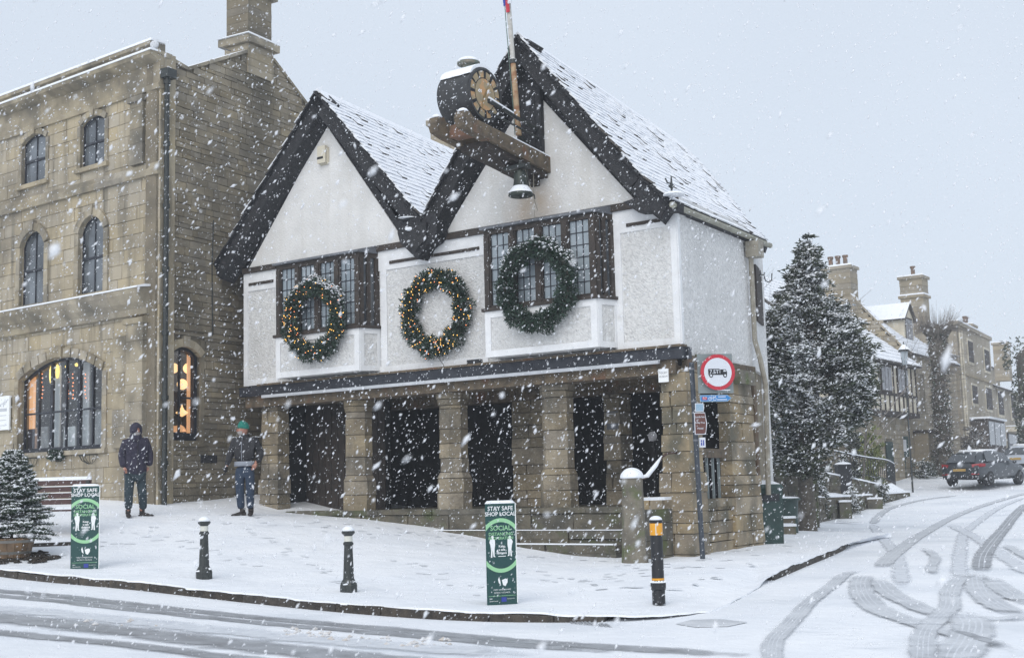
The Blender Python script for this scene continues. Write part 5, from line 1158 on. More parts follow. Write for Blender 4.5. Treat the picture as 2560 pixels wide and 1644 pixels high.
# hay-rack planters under the shop window
def rack(x0, y0, x1, y1, plant, label):
    t, z = LF.tz((x0+x1)/2, y0, .15); w_ = (x1-x0)/103/2; root = thing('wall_planter', LF(t, .1, z), label, 'planter', 'planters under the shop window')
    m_ = MB(); 
    ring = [LF(t+w_*math.cos(a), .04+.2*math.sin(a), z) for a in np.linspace(0, math.pi, 9)]; m_.tube(ring, .010, 5)
    for a in np.linspace(0, math.pi, 9): m_.tube([LF(t+w_*math.cos(a), .04+.2*math.sin(a), z), LF(t+w_*.75*math.cos(a), .04+.15*math.sin(a), z-.11), LF(t+w_*.3*math.cos(a), .04, z-.19)], .006, 4)
    m_.build('wire_basket', M['iron'], root)
    if plant:
        V = []; T_ = []; mi = []; r = random.Random(8)
        for k in range(420):
            a = r.uniform(0, math.pi*2); c = LF(t+w_*math.cos(a)*r.random()**.5, .12+.12*math.sin(a)*r.random()**.5, z-.06+r.uniform(-.1, .1)); d = Vector((r.uniform(-1, 1), r.uniform(-1, 1), r.uniform(-.5, 1))).normalized(); e = d.orthogonal()*.016; b = len(V); V += [c-e, c+e, c+d*.07+e*.3, c+d*.07-e*.3]; T_.append((b, b+1, b+2, b+3)); mi.append(1 if r.random() < .18 else 0)
        fast_mesh('trailing_plant', np.array([tuple(v) for v in V]), np.array(T_), [M['wreath'], M['snow']], root, mi=mi)
rack(109, 1132, 163, 1132, True, 'half-round wall basket filled with dark trailing plant under the shop window')
rack(185, 1137, 242, 1137, False, 'empty half-round wire wall basket under the right end of the shop window')
rack(52, 1145, 91, 1145, False, 'wire wall basket half hidden by the fir tree under the shop window')

# ================================================================== people
def skin_mesh(name, nodes, edges, m, parent, sub=2, root=0):
    me = bpy.data.meshes.new(name); me.from_pydata([n[:3] for n in nodes], edges, []); o = bpy.data.objects.new(name, me); COL.objects.link(o)
    md = o.modifiers.new('s', 'SKIN'); me.skin_vertices[0].data
    for i, n in enumerate(nodes):
        r_ = n[3:] if len(n) > 4 else (n[3], n[3]); sv_ = me.skin_vertices[0].data[i]; sv_.radius = (r_[0], r_[-1]); sv_.use_root = (i == root)
    md.use_smooth_shade = True; ms = o.modifiers.new('u', 'SUBSURF'); ms.levels = sub; ms.render_levels = sub
    dg = bpy.context.evaluated_depsgraph_get(); dg.update(); nm = bpy.data.meshes.new_from_object(o.evaluated_get(dg)); nm.name = name
    bpy.data.objects.remove(o); nm.materials.clear(); nm.materials.append(M[m]); nm.polygons.foreach_set('use_smooth', [True]*len(nm.polygons))
    return link(name, nm, parent)
def chain(*idx): return [(idx[i], idx[i+1]) for i in range(len(idx)-1)]
def hand(c, d, side, m, parent, name='hand', curl=.5, s=1.0):
    """palm with five fingers; d: pointing direction, side: thumb side"""
    d = Vector(d).normalized(); t = Vector(side).normalized(); n_ = d.cross(t); c = Vector(c); mb_ = MB()
    mb_.tube([c, c+d*.04*s, c+d*.085*s], [.026*s, .036*s, .033*s], 8)
    for k, (off, ln) in enumerate(((.027, .072), (.009, .08), (-.009, .075), (-.027, .06))):
        p = c+d*.075*s+t*off*s; mb_.tube([p, p+d*ln*.5*s, p+d*ln*.8*s+n_*curl*ln*.5*s, p+d*ln*.75*s+n_*curl*ln*s], [.0095*s, .009*s, .008*s, .006*s], 6)
    p = c+d*.02*s+t*.025*s; mb_.tube([p, p+d*.03*s+t*.025*s, p+d*.06*s+t*.022*s+n_*.01], [.012*s, .010*s, .007*s], 6)
    return mb_.build(name, M[m], parent, smooth=True)
def head(parent, c, yaw, m='skin', hat=None):
    c = Vector(c); f = Vector((math.sin(yaw), -math.cos(yaw), 0)); s_ = Vector((math.cos(yaw), math.sin(yaw), 0)); Zv = Vector((0, 0, 1))
    mb_ = MB(); V = []; n, m_ = 16, 12
    for i in range(m_+1):
        a = -math.pi/2+math.pi*i/m_; ca, sa = max(.02, math.cos(a)), math.sin(a)
        for k in range(n):
            b = 2*math.pi*k/n; x, y = math.cos(b), math.sin(b)      # y forward
            jaw = 1-.22*max(0, -sa) ; fy = .098*(1+.06*(y > 0)*(sa < -.2)); V.append(c+s_*x*.076*ca*jaw+f*y*fy*ca*(1-.10*max(0, -sa))+Zv*.118*sa)
    mb_.add(V, [(i*n+k, i*n+(k+1) % n, (i+1)*n+(k+1) % n, (i+1)*n+k) for i in range(m_) for k in range(n)])
    mb_.tube([c+f*.088+Zv*.02, c+f*.112-Zv*.012, c+f*.118-Zv*.022, c+f*.092-Zv*.032], [.008, .013, .014, .008], 6)
    for sg in (1, -1): mb_.blob(c+s_*.078*sg-Zv*.005, .010, .020, .030, 8, 4)
    hd_ = mb_.build('head', M[m], parent, smooth=True)
    e = MB()
    for sg in (1, -1): e.blob(c+f*.086+s_*.03*sg+Zv*.018, .011, .009, .007, 8, 4)
    e.build('eyes', M['sign_black'], hd_); e = MB(); e.tube([c+f*.094-s_*.022-Zv*.052, c+f*.10-Zv*.054, c+f*.094+s_*.022-Zv*.052], .006, 6); e.build('mouth', mat('lip', (.25, .09, .08), .6) if not bpy.data.materials.get('lip') else bpy.data.materials['lip'], hd_)
    return hd_, f, s_
def beard(parent, c, f, s_, m='beard'):
    c = Vector(c); mb_ = MB(); V = []; n = 9; Zv = Vector((0, 0, 1))
    for j, (dz, rr) in enumerate(((-.03, .078), (-.06, .078), (-.09, .068), (-.118, .045))):
        for k in range(n): a = -1.35+2.7*k/(n-1); V.append(c+Zv*(dz if abs(a) > .45 or j > 0 else -.04)+s_*math.sin(a)*rr*1.02+f*(math.cos(a)*rr*1.28+.006))
    mb_.add(V, [(j*n+k, j*n+k+1, (j+1)*n+k+1, (j+1)*n+k) for j in range(3) for k in range(n-1)]); mb_.build('beard', M[m], parent, smooth=True)
def boot(parent, x, y, ang, m='boot', z=0):
    f = Vector((math.sin(ang), -math.cos(ang), 0)); c = Vector((x, y, z)); s_ = Vector((-f.y, f.x, 0)); mb_ = MB()
    P = [(-.09, .036, .075), (-.03, .043, .10), (.05, .048, .075), (.12, .05, .055), (.175, .042, .042), (.195, .02, .03)]
    V = []
    for l, w_, hh in P:
        for k in range(8): a = math.pi*2*k/8; V.append(c+f*l+s_*w_*math.cos(a)+Vector((0, 0, max(0.0, hh*.5+hh*.5*math.sin(a)*1.0))))
    mb_.add(V, [(i*8+k, i*8+(k+1) % 8, (i+1)*8+(k+1) % 8, (i+1)*8+k) for i in range(5) for k in range(8)]+[tuple(range(8)), tuple(40+k for k in range(8))])
    mb_.tube([c+Vector((0, 0, .06))-f*.03, c+Vector((0, 0, .15))-f*.03], [.05, .052], 10); mb_.build('boot', M[m], parent, smooth=True)
# --- hooded man by the pilaster
g1 = at(337, 1291, 24.4); P1 = thing('person', (g1.x, g1.y, h(g1.x, g1.y)+.01), 'person in a hooded navy jacket and dark trousers standing by the drainpipe', 'person', local=True, rz=.5)
body = [(0, 0, .93, .13, .10), (0, 0, 1.12, .12, .09), (0, 0, 1.32, .14, .10), (0, 0, 1.45, .09, .07), (0, -.01, 1.54, .05, .05), (0, -.01, 1.60, .05, .05), (-.18, 0, 1.42, .055, .05), (-.255, .03, 1.17, .045, .04), (-.20, -.07, .96, .03, .03),
        (.18, 0, 1.42, .055, .05), (.30, .05, 1.18, .045, .04), (.22, .02, .97, .03, .03), (-.09, 0, .86, .08, .08), (-.11, 0, .48, .055, .055), (-.12, .01, .10, .04, .04), (.09, 0, .86, .08, .08), (.10, .02, .48, .055, .055), (.13, .06, .10, .04, .04)]
ed = chain(0, 1, 2, 3, 4, 5)+chain(3, 6, 7, 8)+chain(3, 9, 10, 11)+chain(0, 12, 13, 14)+chain(0, 15, 16, 17)
skin_mesh('body', [b[:3]+tuple(x*(.72 if i not in (4, 5) else 1) for x in b[3:]) for i, b in enumerate(body)], ed, 'skin', P1, 1)
jk = [(0, 0, .86, .24, .17), (0, 0, 1.02, .225, .16), (0, 0, 1.22, .215, .155), (0, 0, 1.38, .205, .145), (0, 0, 1.49, .12, .10), (-.19, .0, 1.40, .09, .09), (-.245, .04, 1.15, .075, .08), (-.225, -.06, .93, .065, .07), (.19, .0, 1.42, .09, .09), (.285, .07, 1.17, .075, .08), (.255, -.02, .95, .065, .07), (0, 0, .76, .22, .16)]
skin_mesh('jacket', jk, chain(0, 1, 2, 3, 4)+chain(3, 5, 6, 7)+chain(3, 8, 9, 10)+[(0, 11)], 'navy_cloth', P1, 2, 2)
tz_ = [(0, 0, .84, .15, .12), (-.10, 0, .76, .11, .105), (-.125, -.04, .46, .09, .09), (-.12, .0, .13, .078, .078), (.10, 0, .76, .11, .105), (.13, -.02, .46, .09, .09), (.17, .07, .13, .078, .078)]
skin_mesh('trousers', tz_, chain(0, 1, 2, 3)+chain(0, 4, 5, 6), 'slate_cloth', P1, 2)
boot(P1, -.12, .01, -.15); boot(P1, .18, .08, 1.0)
hc = Vector((.0, -.03, 1.63)); hd_, f_, s_ = head(P1, hc, .25); beard(hd_, hc, f_, s_)
mb_ = MB(); V = []; n, m_ = 15, 7
for i in range(m_+1):                                                   # hood: open shell round the face
    a = math.radians(18+i*23)
    for k in range(n):
        b = -math.pi/2*1.35+math.pi*1.35*k/(n-1)
        q = hc+Vector((0, 0, .005)); rr = .128 if i else .118
        V.append(q - f_*(math.cos(a)*-.118) *1.0 + (s_*math.sin(b)*.118+Vector((0, 0, math.cos(b)*.15)))*max(.12, math.sin(a)) )
mb_.add(V, [(i*n+k, i*n+k+1, (i+1)*n+k+1, (i+1)*n+k) for i in range(m_) for k in range(n-1)]); hood = mb_.build('hood', M['navy_cloth'], P1, smooth=True)
so = hood.modifiers.new('t', 'SOLIDIFY'); so.thickness = .018
mb_ = MB(); mb_.tube([Vector((0, .02, 1.44)), Vector((0, -.01, 1.50)), Vector((.0, -.02, 1.555))], [.135, .12, .105], 14); mb_.build('collar', M['navy_cloth'], P1, smooth=True)
mb_ = MB(); mb_.tube([Vector((.01, -.165, .84)), Vector((.01, -.168, 1.1)), Vector((.01, -.155, 1.35)), Vector((.01, -.11, 1.47))], .006, 5); mb_.build('zip', M['sign_black'], P1)
hand((-.225, -.08, .93), (.4, -.1, -.8), (.5, -.8, 0), 'skin', P1, s=.8); hand((.245, .02, .93), (-.3, .0, -.8), (-.5, -.8, 0), 'skin', P1, s=.8)
def dust(parent, spots, n, seed):
    r = random.Random(seed); m_ = MB()
    for (x, y, z, rx, ry) in spots:
        for _ in range(n): a = r.uniform(0, 6.28); q = r.random()**.5; m_.ico((x+rx*q*math.cos(a), y+ry*q*math.sin(a), z-abs(math.cos(a)*q)*.02+r.uniform(-.004, .006)), r.uniform(.006, .013), .6, jit=.2)
    m_.build('snow_dusting', M['snow'], parent, kind='stuff')
dust(P1, [(-.2, 0, 1.50, .10, .08), (.2, 0, 1.50, .10, .08), (0, .02, 1.775, .06, .08)], 26, 3)
# --- man in the teal hat
g2 = at(612, 1287, 24.6); P2 = thing('person', (g2.x, g2.y, h(g2.x, g2.y)+.01), 'person in a teal knitted hat, black padded jacket and jeans looking sideways', 'person', local=True)
body = [(0, 0, .93, .13, .10), (0, 0, 1.12, .11, .09), (0, 0, 1.32, .14, .10), (0, 0, 1.45, .09, .07), (0, -.01, 1.53, .05, .05), (0, -.01, 1.60, .05, .05), (-.20, 0, 1.42, .055, .05), (-.29, -.02, 1.16, .042, .04), (-.33, -.08, .93, .03, .03),
        (.19, 0, 1.42, .055, .05), (.30, .05, 1.17, .045, .04), (.20, -.06, .98, .03, .03), (-.09, 0, .86, .08, .08), (-.08, 0, .48, .055, .055), (-.07, .01, .10, .04, .04), (.09, 0, .86, .08, .08), (.10, .02, .48, .055, .055), (.10, .03, .10, .04, .04)]
skin_mesh('body', [b[:3]+tuple(x*(.72 if i not in (4, 5) else 1) for x in b[3:]) for i, b in enumerate(body)], ed, 'skin', P2, 1)
jk = [(0, 0, 1.02, .185, .135), (0, 0, 1.12, .20, .15), (0, 0, 1.25, .205, .155), (0, 0, 1.38, .205, .145), (0, 0, 1.49, .11, .095), (-.195, .0, 1.41, .09, .09), (-.27, -.02, 1.16, .072, .075), (-.335, -.075, .95, .055, .055), (.195, .0, 1.42, .09, .09), (.30, .06, 1.18, .075, .08), (.255, -.05, 1.00, .06, .06)]
skin_mesh('jacket', jk, chain(0, 1, 2, 3, 4)+chain(3, 5, 6, 7)+chain(3, 8, 9, 10), 'black_cloth', P2, 2, 2)
mb_ = MB(); mb_.tube([Vector((0, 0, .94)), Vector((0, 0, 1.03))], [.205, .20], 16); sh = mb_.build('shirt_hem', M['grey_cloth'], P2, smooth=True); sh.scale = (1, .75, 1)
tz_ = [(0, 0, .97, .165, .13), (0, 0, .90, .16, .125), (-.095, 0, .78, .11, .105), (-.09, -.01, .46, .088, .088), (-.07, .01, .12, .075, .075), (.095, 0, .78, .11, .105), (.10, .01, .46, .088, .088), (.10, .03, .12, .075, .075)]
skin_mesh('jeans', tz_, chain(0, 1, 2, 3, 4)+chain(1, 5, 6, 7), 'jeans', P2, 2)
dust(P2, [(-.2, 0, 1.50, .10, .07), (.2, 0, 1.50, .10, .07), (-.03, -.01, 1.80, .05, .06)], 20, 5); boot(P2, -.07, -.0, -1.0); boot(P2, .11, .02, .1)
hc = Vector((-.03, -.03, 1.635)); hd_, f_, s_ = head(P2, hc, -1.15); beard(hd_, hc, f_, s_)
mb_ = MB(); V = []; n = 16
for i, (zz, rr) in enumerate(((.015, .098), (.02, .104), (.06, .106), (.10, .096), (.14, .070), (.165, .03), (.168, .004))):
    for k in range(n): b = 2*math.pi*k/n; V.append(hc-f_*.012+s_*math.cos(b)*rr*.92+f_*math.sin(b)*rr*1.08+Vector((0, 0, zz+.012*math.sin(b))))
mb_.add(V, [(i*n+k, i*n+(k+1) % n, (i+1)*n+(k+1) % n, (i+1)*n+k) for i in range(6) for k in range(n)]); mb_.build('knitted_hat', M['teal_wool'], P2, smooth=True)
mb_ = MB(); mb_.tube([Vector((0, .01, 1.44)), Vector((-.01, -.01, 1.50)), Vector((-.01, -.015, 1.55))], [.12, .10, .088], 14); mb_.build('collar', M['black_cloth'], P2, smooth=True)
mb_ = MB(); mb_.tube([Vector((-.03, -.145, 1.04)), Vector((-.03, -.165, 1.25)), Vector((-.03, -.13, 1.42)), Vector((-.02, -.09, 1.52))], .006, 5); mb_.build('zip', M['grey_cloth'], P2)
hand((-.34, -.085, .935), (-.1, -.25, -1), (.3, -1, 0), 'black_cloth', P2, 'glove', .5, 1.15); hand((.235, -.07, .985), (-.3, -.5, -.7), (-.8, -.4, 0), 'skin', P2, curl=.8)
# ================================================================== street furniture in front
ZV = Vector((0, 0, 1)); XV = Vector((1, 0, 0)); YV = Vector((0, 1, 0))
def stand(px, py, Y): p = at(px, py, Y); return Vector((p.x, p.y, h(p.x, p.y)+.012))
# --- cast-iron bollards
def bollard_iron():
    t = thing('bollard', (0, 0, 0), '', 'bollard', 'cast-iron bollards on the pavement', local=True)
    m_ = MB(); m_.lathe([(.115, -.05), (.115, .09), (.105, .12), (.085, .155), (.075, .17)], (0, 0, 0), 8); m_.build('base', M['iron'], t)
    m_ = MB(); m_.lathe([(.072, .17), (.055, .60), (.055, .61)], (0, 0, 0), 14); m_.lathe([(.068, .605), (.068, .63), (.054, .645), (.054, .65)], (0, 0, 0), 14); m_.build('shaft', M['iron'], t, smooth=True, auto=40)
    m_ = MB(); m_.lathe([(.056, .65), (.056, .72)], (0, 0, 0), 16); m_.build('white_band', M['refl_white'], t, smooth=True, auto=40)
    m_ = MB(); m_.lathe([(.05, .72), (.085, .755), (.088, .775), (.07, .79)], (0, 0, 0), 16); m_.build('cap', M['iron'], t, smooth=True, auto=40)
    m_ = MB(); m_.blob((0, 0, .785), .083, .083, .065, 16, 5, half=True); m_.build('snow_cap', M['snow'], t, smooth=True)
    m_ = MB(); m_.blob((.07, -.02, .12), .05, .04, .03, 8, 4, half=True, jit=.2); m_.blob((-.06, -.08, .10), .04, .02, .02, 8, 4, half=True, jit=.2); m_.build('base_snow', M['snow'], t, smooth=True); return t
b0_ = bollard_iron(); b0_.location = stand(510, 1447, 18.0); b0_['label'] = 'black iron bollard with snowy cap, between the two green notice pillars, nearer the two people'
dup(b0_, stand(872, 1481, 16.9), .4, label='black iron bollard with snowy cap, between the two green notice pillars, nearer the larger-looking pillar')
# --- plastic bollard with amber band
t = thing('bollard', stand(1647, 1495, 15.5), 'black plastic bollard with an amber reflective band and domed snow on top', 'bollard', local=True)
m_ = MB(); m_.lathe([(.078, -.05), (.078, .11), (.092, .12), (.092, .20), (.085, .205)], (0, 0, 0), 20); m_.build('base', M['sign_black'], t, smooth=True, auto=40)
m_ = MB(); m_.lathe([(.073, .2), (.073, .79)], (0, 0, 0), 20); m_.build('shaft', M['sign_black'], t, smooth=True, auto=40)
m_ = MB(); m_.lathe([(.0755, .225), (.0755, .25)], (0, 0, 0), 20); m_.build('lower_band', M['amber'], t, smooth=True, auto=40)
m_ = MB(); m_.lathe([(.0765, .755), (.0765, .895)], (0, 0, 0), 24); m_.build('amber_band', M['amber'], t, smooth=True, auto=40)
m_ = MB(); m_.lathe([(.074, .895), (.082, .905), (.082, .93), (.07, .935)], (0, 0, 0), 20); m_.build('cap', M['sign_black'], t, smooth=True, auto=40)
m_ = MB(); m_.prism([(-.018+.0, -.0775, .757), (-.006, -.078, .757), (-.006, -.078, .893), (-.018, -.0775, .893)], (0, -.001, 0)); m_.build('white_stripe', M['refl_white'], t)
m_ = MB(); m_.blob((0, 0, .933), .078, .078, .05, 18, 5, half=True); m_.build('snow_cap', M['snow'], t, smooth=True)
m_ = MB()
for k in range(16): a = k*.3927; m_.blob((.088*math.cos(a), .088*math.sin(a), .198), .022, .022, random.uniform(.012, .028), 8, 3, half=True)
m_.build('base_snow', M['snow'], t, smooth=True, kind='stuff')
# --- three-sided notice pillars
def pillar(root, yaw):
    c, s_ = math.cos(yaw), math.sin(yaw); X = Vector((c, s_, 0)); N_ = Vector((s_, -c, 0)); Wd, Hh = .40, 1.2
    A0, B0, C0 = X*-Wd/2, X*Wd/2, N_*-.30
    m_ = MB(); m_.prism([A0-ZV*.02, B0-ZV*.02, C0-ZV*.02], ZV*(Hh+.02)); m_.build('pillar_body', M['board_green'], root)
    m_ = MB(); m_.prism([B0+N_*.004, B0+N_*.004+X*.008, C0+X*.01, C0], ZV*Hh); m_.build('white_edge', M['board_white'], root)
    m_ = MB(); 
    tp = [A0*1.0+ZV*Hh, B0+ZV*Hh, C0+ZV*Hh]; ce = (tp[0]+tp[1]+tp[2])/3+ZV*.035
    n = 6; ring = []
    for i in range(3):
        for k in range(n): ring.append(tp[i]+(tp[(i+1) % 3]-tp[i])*k/n)
    lo = [p+(p-ce+ZV*.035)*.03 for p in ring]; mid = [ce+(p-ce)*.86+ZV*random.uniform(.018, .034)-ZV*0+Vector((0, 0, Hh-ce.z if False else 0)) for p in ring]
    mid = [Vector((q.x, q.y, Hh+random.uniform(.022, .038))) for q in mid]
    V = lo+mid+[ce]; L_ = len(ring); m_.add(V, [(k, (k+1) % L_, L_+(k+1) % L_, L_+k) for k in range(L_)]+[(L_+k, L_+(k+1) % L_, 2*L_) for k in range(L_)]); m_.build('snow_cap', M['snow'], root, smooth=True)
    P = lambda x, z, o=.002: X*x+ZV*z+N_*o
    k_ = .40/385                                # photo crop scale on the face
    zc = Hh-(692-170)*k_*.93
    R0, R1 = .292, .250
    ring_ = MB()
    for sg in (1, -1):
        pts = []
        for R2, rev in ((R0, 0), (R1, 1)):
            am = math.asin(.196/R2); A_ = np.linspace(-am, am, 17); A_ = A_[::-1] if rev else A_
            pts += [P(R2*math.sin(a), zc+sg*R2*1.12*math.cos(a)) for a in A_]
        half = len(pts)//2
        for i in range(half-1): ring_.prism([pts[i], pts[i+1], pts[len(pts)-2-i], pts[len(pts)-1-i]], N_*.002)
    ring_.build('green_ring', M['board_light'], root)
    w_, g_, f_ = MB(), MB(), MB()
    def tx(mb_, s, sz, x, z, al='CENTER', bold=.0): V, Fs = text_mb(s, sz, P(x, z, .003), X, ZV, N_, al, .0015, bold); mb_.add(V, Fs)
    tx(w_, 'STAY SAFE', .072, 0, Hh-.062, bold=.0012); tx(w_, 'SHOP LOCAL', .069, 0, Hh-.128, bold=.0012)
    tx(g_, 'SOCIAL', .082, 0, zc+.205, bold=.0012); tx(g_, 'DISTANCING', .054, 0, zc+.135, bold=.0008); tx(g_, 'IN OPERATION', .048, 0, zc+.085, bold=.0008)
    tx(w_, 'Keep', .040, .01, zc-.012, bold=.001); tx(w_, 'a safe', .038, .01, zc-.052, bold=.001); tx(w_, 'distance', .038, .01, zc-.092, bold=.001)
    w_.prism([P(-.04, zc-.135), P(.06, zc-.135), P(.06, zc-.127), P(-.04, zc-.127)], N_*.001)
    man = [(-.02, .12), (-.012, .135), (0, .14), (.012, .135), (.018, .12), (.012, .105), (.032, .092), (.034, .03), (.026, -.02), (.024, -.10), (.038, -.118), (.01, -.115), (.0, -.03), (-.006, -.12), (-.026, -.125), (-.02, -.03), (-.03, .03), (-.042, .06), (-.026, .098), (-.012, .105)]
    for cx_, sc_, fl in ((-.112, 1.0, 1), (.118, .95, -1)): w_.prism([P(cx_+x*fl*sc_, zc-.02+z*sc_) for x, z in man], N_*.001)
    zl = zc-.43; w_.prism([P(-.035, zl+.055), P(-.05, zl+.02), P(-.04, zl-.02), P(-.015, zl-.045), P(-.02, zl)], N_*.001); w_.prism([P(.0, zl+.015), P(.05, zl+.03), P(.075, zl+.022), P(.075, zl-.015), P(.045, zl-.06), P(.015, zl-.045)], N_*.001)
    tx(w_, 'WEST OXFORDSHIRE', .024, 0, zl-.10); tx(w_, 'DISTRICT COUNCIL', .024, 0, zl-.135)
    g_.prism([P(-.18, zl-.175), P(.18, zl-.175), P(.18, zl-.171), P(-.18, zl-.171)], N_*.001)
    tx(w_, 'HM', .026, -.17, zl-.205, 'LEFT'); tx(w_, 'Government', .022, -.17, zl-.232, 'LEFT'); tx(w_, 'European Union', .015, .065, zl-.21, 'LEFT')
    f_.prism([P(-.01, zl-.245), P(.055, zl-.245), P(.055, zl-.19), P(-.01, zl-.19)], N_*.0012)
    w_.build('white_print', M['board_white'], root); g_.build('green_print', M['board_light'], root); f_.build('flag_emblem', M['eu_blue'], root)
r1 = thing('notice_pillar', stand(1256, 1512, 15.8), 'dark green three-sided social distancing pillar standing at the kerb in front of the hall steps', 'notice pillar', 'green social distancing pillars', local=True); pillar(r1, .42)
r2 = thing('notice_pillar', stand(211, 1423, 19.0), 'dark green three-sided social distancing pillar beside the potted fir tree and the bench', 'notice pillar', 'green social distancing pillars', local=True); pillar(r2, .12)
# --- stone gatepost, stub wall and handrail by the steps
gp = stand(1588, 1407, 20.8); post = thing('stone_post', gp, 'worn grey stone post with a thick round cap of snow beside the hall steps', 'stone post')
m_ = MB(); r = random.Random(6); n = 12; V = []
prof = [(-.3, .235), (0, .232), (.15, .225), (.35, .212), (.58, .205), (.62, .192), (.9, .187), (1.15, .185), (1.30, .183), (1.345, .16)]
for z, rr in prof:
    for k in range(n):
        a = 2*math.pi*k/n+.2; q = 1/max(abs(math.cos(a)), abs(math.sin(a)))**.55*rr*.93*(1+r.uniform(-.03, .03)); V.append(gp+Vector((q*math.cos(a), q*math.sin(a), z)))
m_.add(V, [(i*n+k, i*n+(k+1) % n, (i+1)*n+(k+1) % n, (i+1)*n+k) for i in range(len(prof)-1) for k in range(n)]+[tuple(range(n))[::-1], tuple((len(prof)-1)*n+k for k in range(n))]); m_.build('shaft', M['post_stone'], post, smooth=True, auto=50)
m_ = MB(); m_.blob(gp+ZV*1.335, .195, .195, .17, 18, 7, half=True, jit=.02); m_.build('snow_cap', M['snow'], post, smooth=True)
m_ = MB(); m_.blob(gp+Vector((.17, -.08, .60)), .03, .03, .025, 8, 4, half=True); m_.build('snow_lump', M['snow'], post, smooth=True)
st = thing('stub_wall', HF(.55, .6, .3), 'short grey stone wall with flat snow on top between the worn stone post and the corner column', 'wall')
t0, zt0 = HF.tz(1612, 1245, .55); t1, _ = HF.tz(1668, 1245, .25)
za = zt0
def sblk(name, z0, z1, m, mi2=None):
    m_ = MB(); m_.hexa([HF(t1, .10, z0), HF(t0, .42, z0), HF(t0, .66, z0), HF(t1, .34, z0), HF(t1, .10, z1), HF(t0, .42, z1), HF(t0, .66, z1), HF(t1, .34, z1)]); m_.build(name, M[m], st)
zz = .1
for hh in (.28, .25, .3, .22): sblk('stone', zz+.005, min(zz+hh, za-.04)-.005, 'mossy'); zz += hh
sblk('snow_top', za-.035, za+.015, 'snow')
hr_ = thing('handrail', HF(.4, .3, 2.0), 'curved iron handrail with snow on its sloping part, fixed to the corner column', 'handrail')
P_ = [at(1600, 1198, 21.3), at(1618, 1192, 21.3), at(1640, 1165, 21.35), at(1655, 1142, 21.4), at(1668, 1133, 21.5), at(1684, 1131, 21.62)]
m_ = MB(); m_.tube(P_, .02, 8); m_.tube([P_[-1], P_[-1]+Vector((.1, .25, 0))], .02, 6); m_.build('rail', mat('rail_rust', (.07, .04, .03), .8), hr_)
m_ = MB(); m_.tube([p+ZV*.022 for p in P_[:4]], [.02, .038, .036, .012], 8); m_.build('rail_snow', M['snow'], hr_, smooth=True)
# --- road signs on the blue-black post at the corner
sp0 = at(1757, 1391, 21.1); sp0.z = h(sp0.x, sp0.y); SP = thing('sign_post', sp0, 'dark corner sign post with a round red-ringed 7.5T lorry sign and direction arrows', 'road sign')
tp = at(1740, 905, 21.1); tp.z -= .0; top = Vector((sp0.x-.05, sp0.y, tp.z))
m_ = MB(); m_.tube([sp0-ZV*.2, top], .042, 12); m_.build('post', M['iron_blue'], SP, smooth=True, auto=40)
X = Vector((.985, .17, 0)).normalized(); N_ = Vector((X.y, -X.x, 0)); q = 21.05
m_ = MB(); a, b = at(1745, 886, q), at(1832, 981, q); cc = (a+b)/2; m_.prism([cc-X*.30-ZV*.325, cc+X*.30-ZV*.325, cc+X*.30+ZV*.325, cc-X*.30+ZV*.325], N_*-.02); m_.build('back_plate', M['grey_back'], SP)
cs = at(1794, 930, q-.06)
def disc(r0, o, th, m, name, n=36): m_ = MB(); m_.lathe([(r0, o), (r0, o+th)], cs, n, ax=(X, ZV, N_)); return m_.build(name, M[m], SP, smooth=True, auto=40)
disc(.295, .0, .012, 'sign_red', 'red_disc'); disc(.236, .012, .003, 'sign_white', 'white_disc')
l_ = MB(); pl = lambda x, z: cs+X*x+ZV*z+N_*.016
for poly in ([(-.165, -.045), (.03, -.045), (.03, .055), (-.165, .055)], [(.04, -.045), (.155, -.045), (.155, .0), (.135, .045), (.075, .045), (.04, .045)], [(.03, -.045), (.04, -.045), (.04, -.02), (.03, -.02)]): l_.prism([pl(x, z) for x, z in poly], N_*.002)
for x in (-.12, .12): l_.lathe([(.033, 0), (.033, .004)], pl(x, -.055), 16, ax=(X, ZV, N_))
l_.build('lorry_symbol', M['sign_black'], SP)
l_ = MB(); l_.prism([pl(x, z)+N_*.002 for x, z in [(.095, .008), (.14, .008), (.127, .034), (.095, .034)]], N_*.002)
for x in (-.12, .12): l_.lathe([(.018, 0), (.018, .003)], pl(x, -.055)+N_*.004, 12, ax=(X, ZV, N_))
V, Fs = text_mb('7.5T', .088, pl(-.065, .004)+N_*.003, X, ZV, N_, bold=.001); l_.add(V, Fs); l_.build('white_marks', M['sign_white'], SP)
m_ = MB(); a = at(1797, 976, q); m_.prism([a-X*.02, a+X*.18, a+X*.18+ZV*.012, a-X*.02+ZV*.012], N_*.05); m_.build('plate_snow', M['snow'], SP)
def arrow(x0, y0, x1, y1, tip, m, mb_edge, name, dd=0, sk=0):
    a, b = at(x0, y1, q-dd), at(x1, y0, q-dd); W_h = (b-a).dot(X); Hh = (b-a).z; c0 = a
    m_ = MB(); pts = [(0, 0), (W_h-tip, sk*.5), (W_h, Hh/2+sk), (W_h-tip, Hh+sk*.5), (0, Hh)]; m_.prism([c0+X*x+ZV*z for x, z in pts], N_*.008); o_ = m_.build(name, M[mb_edge], SP)
    e = .012; m_ = MB(); pts = [(e, e), (W_h-tip-e*.4, e+sk*.5), (W_h-e*1.4, Hh/2+sk), (W_h-tip-e*.4, Hh-e+sk*.5), (e, Hh-e)]; m_.prism([c0+N_*.008+X*x+ZV*z for x, z in pts], N_*.003); m_.build('sign_face', M[m], o_)
    return o_, (lambda x, z: c0+N_*.0115+X*x+ZV*z), W_h, Hh
o_, Pq, W_h, Hh = arrow(1750, 985, 1833, 1004, .07, 'sign_blue', 'pale_blue', 'cycle_route_sign', .06)
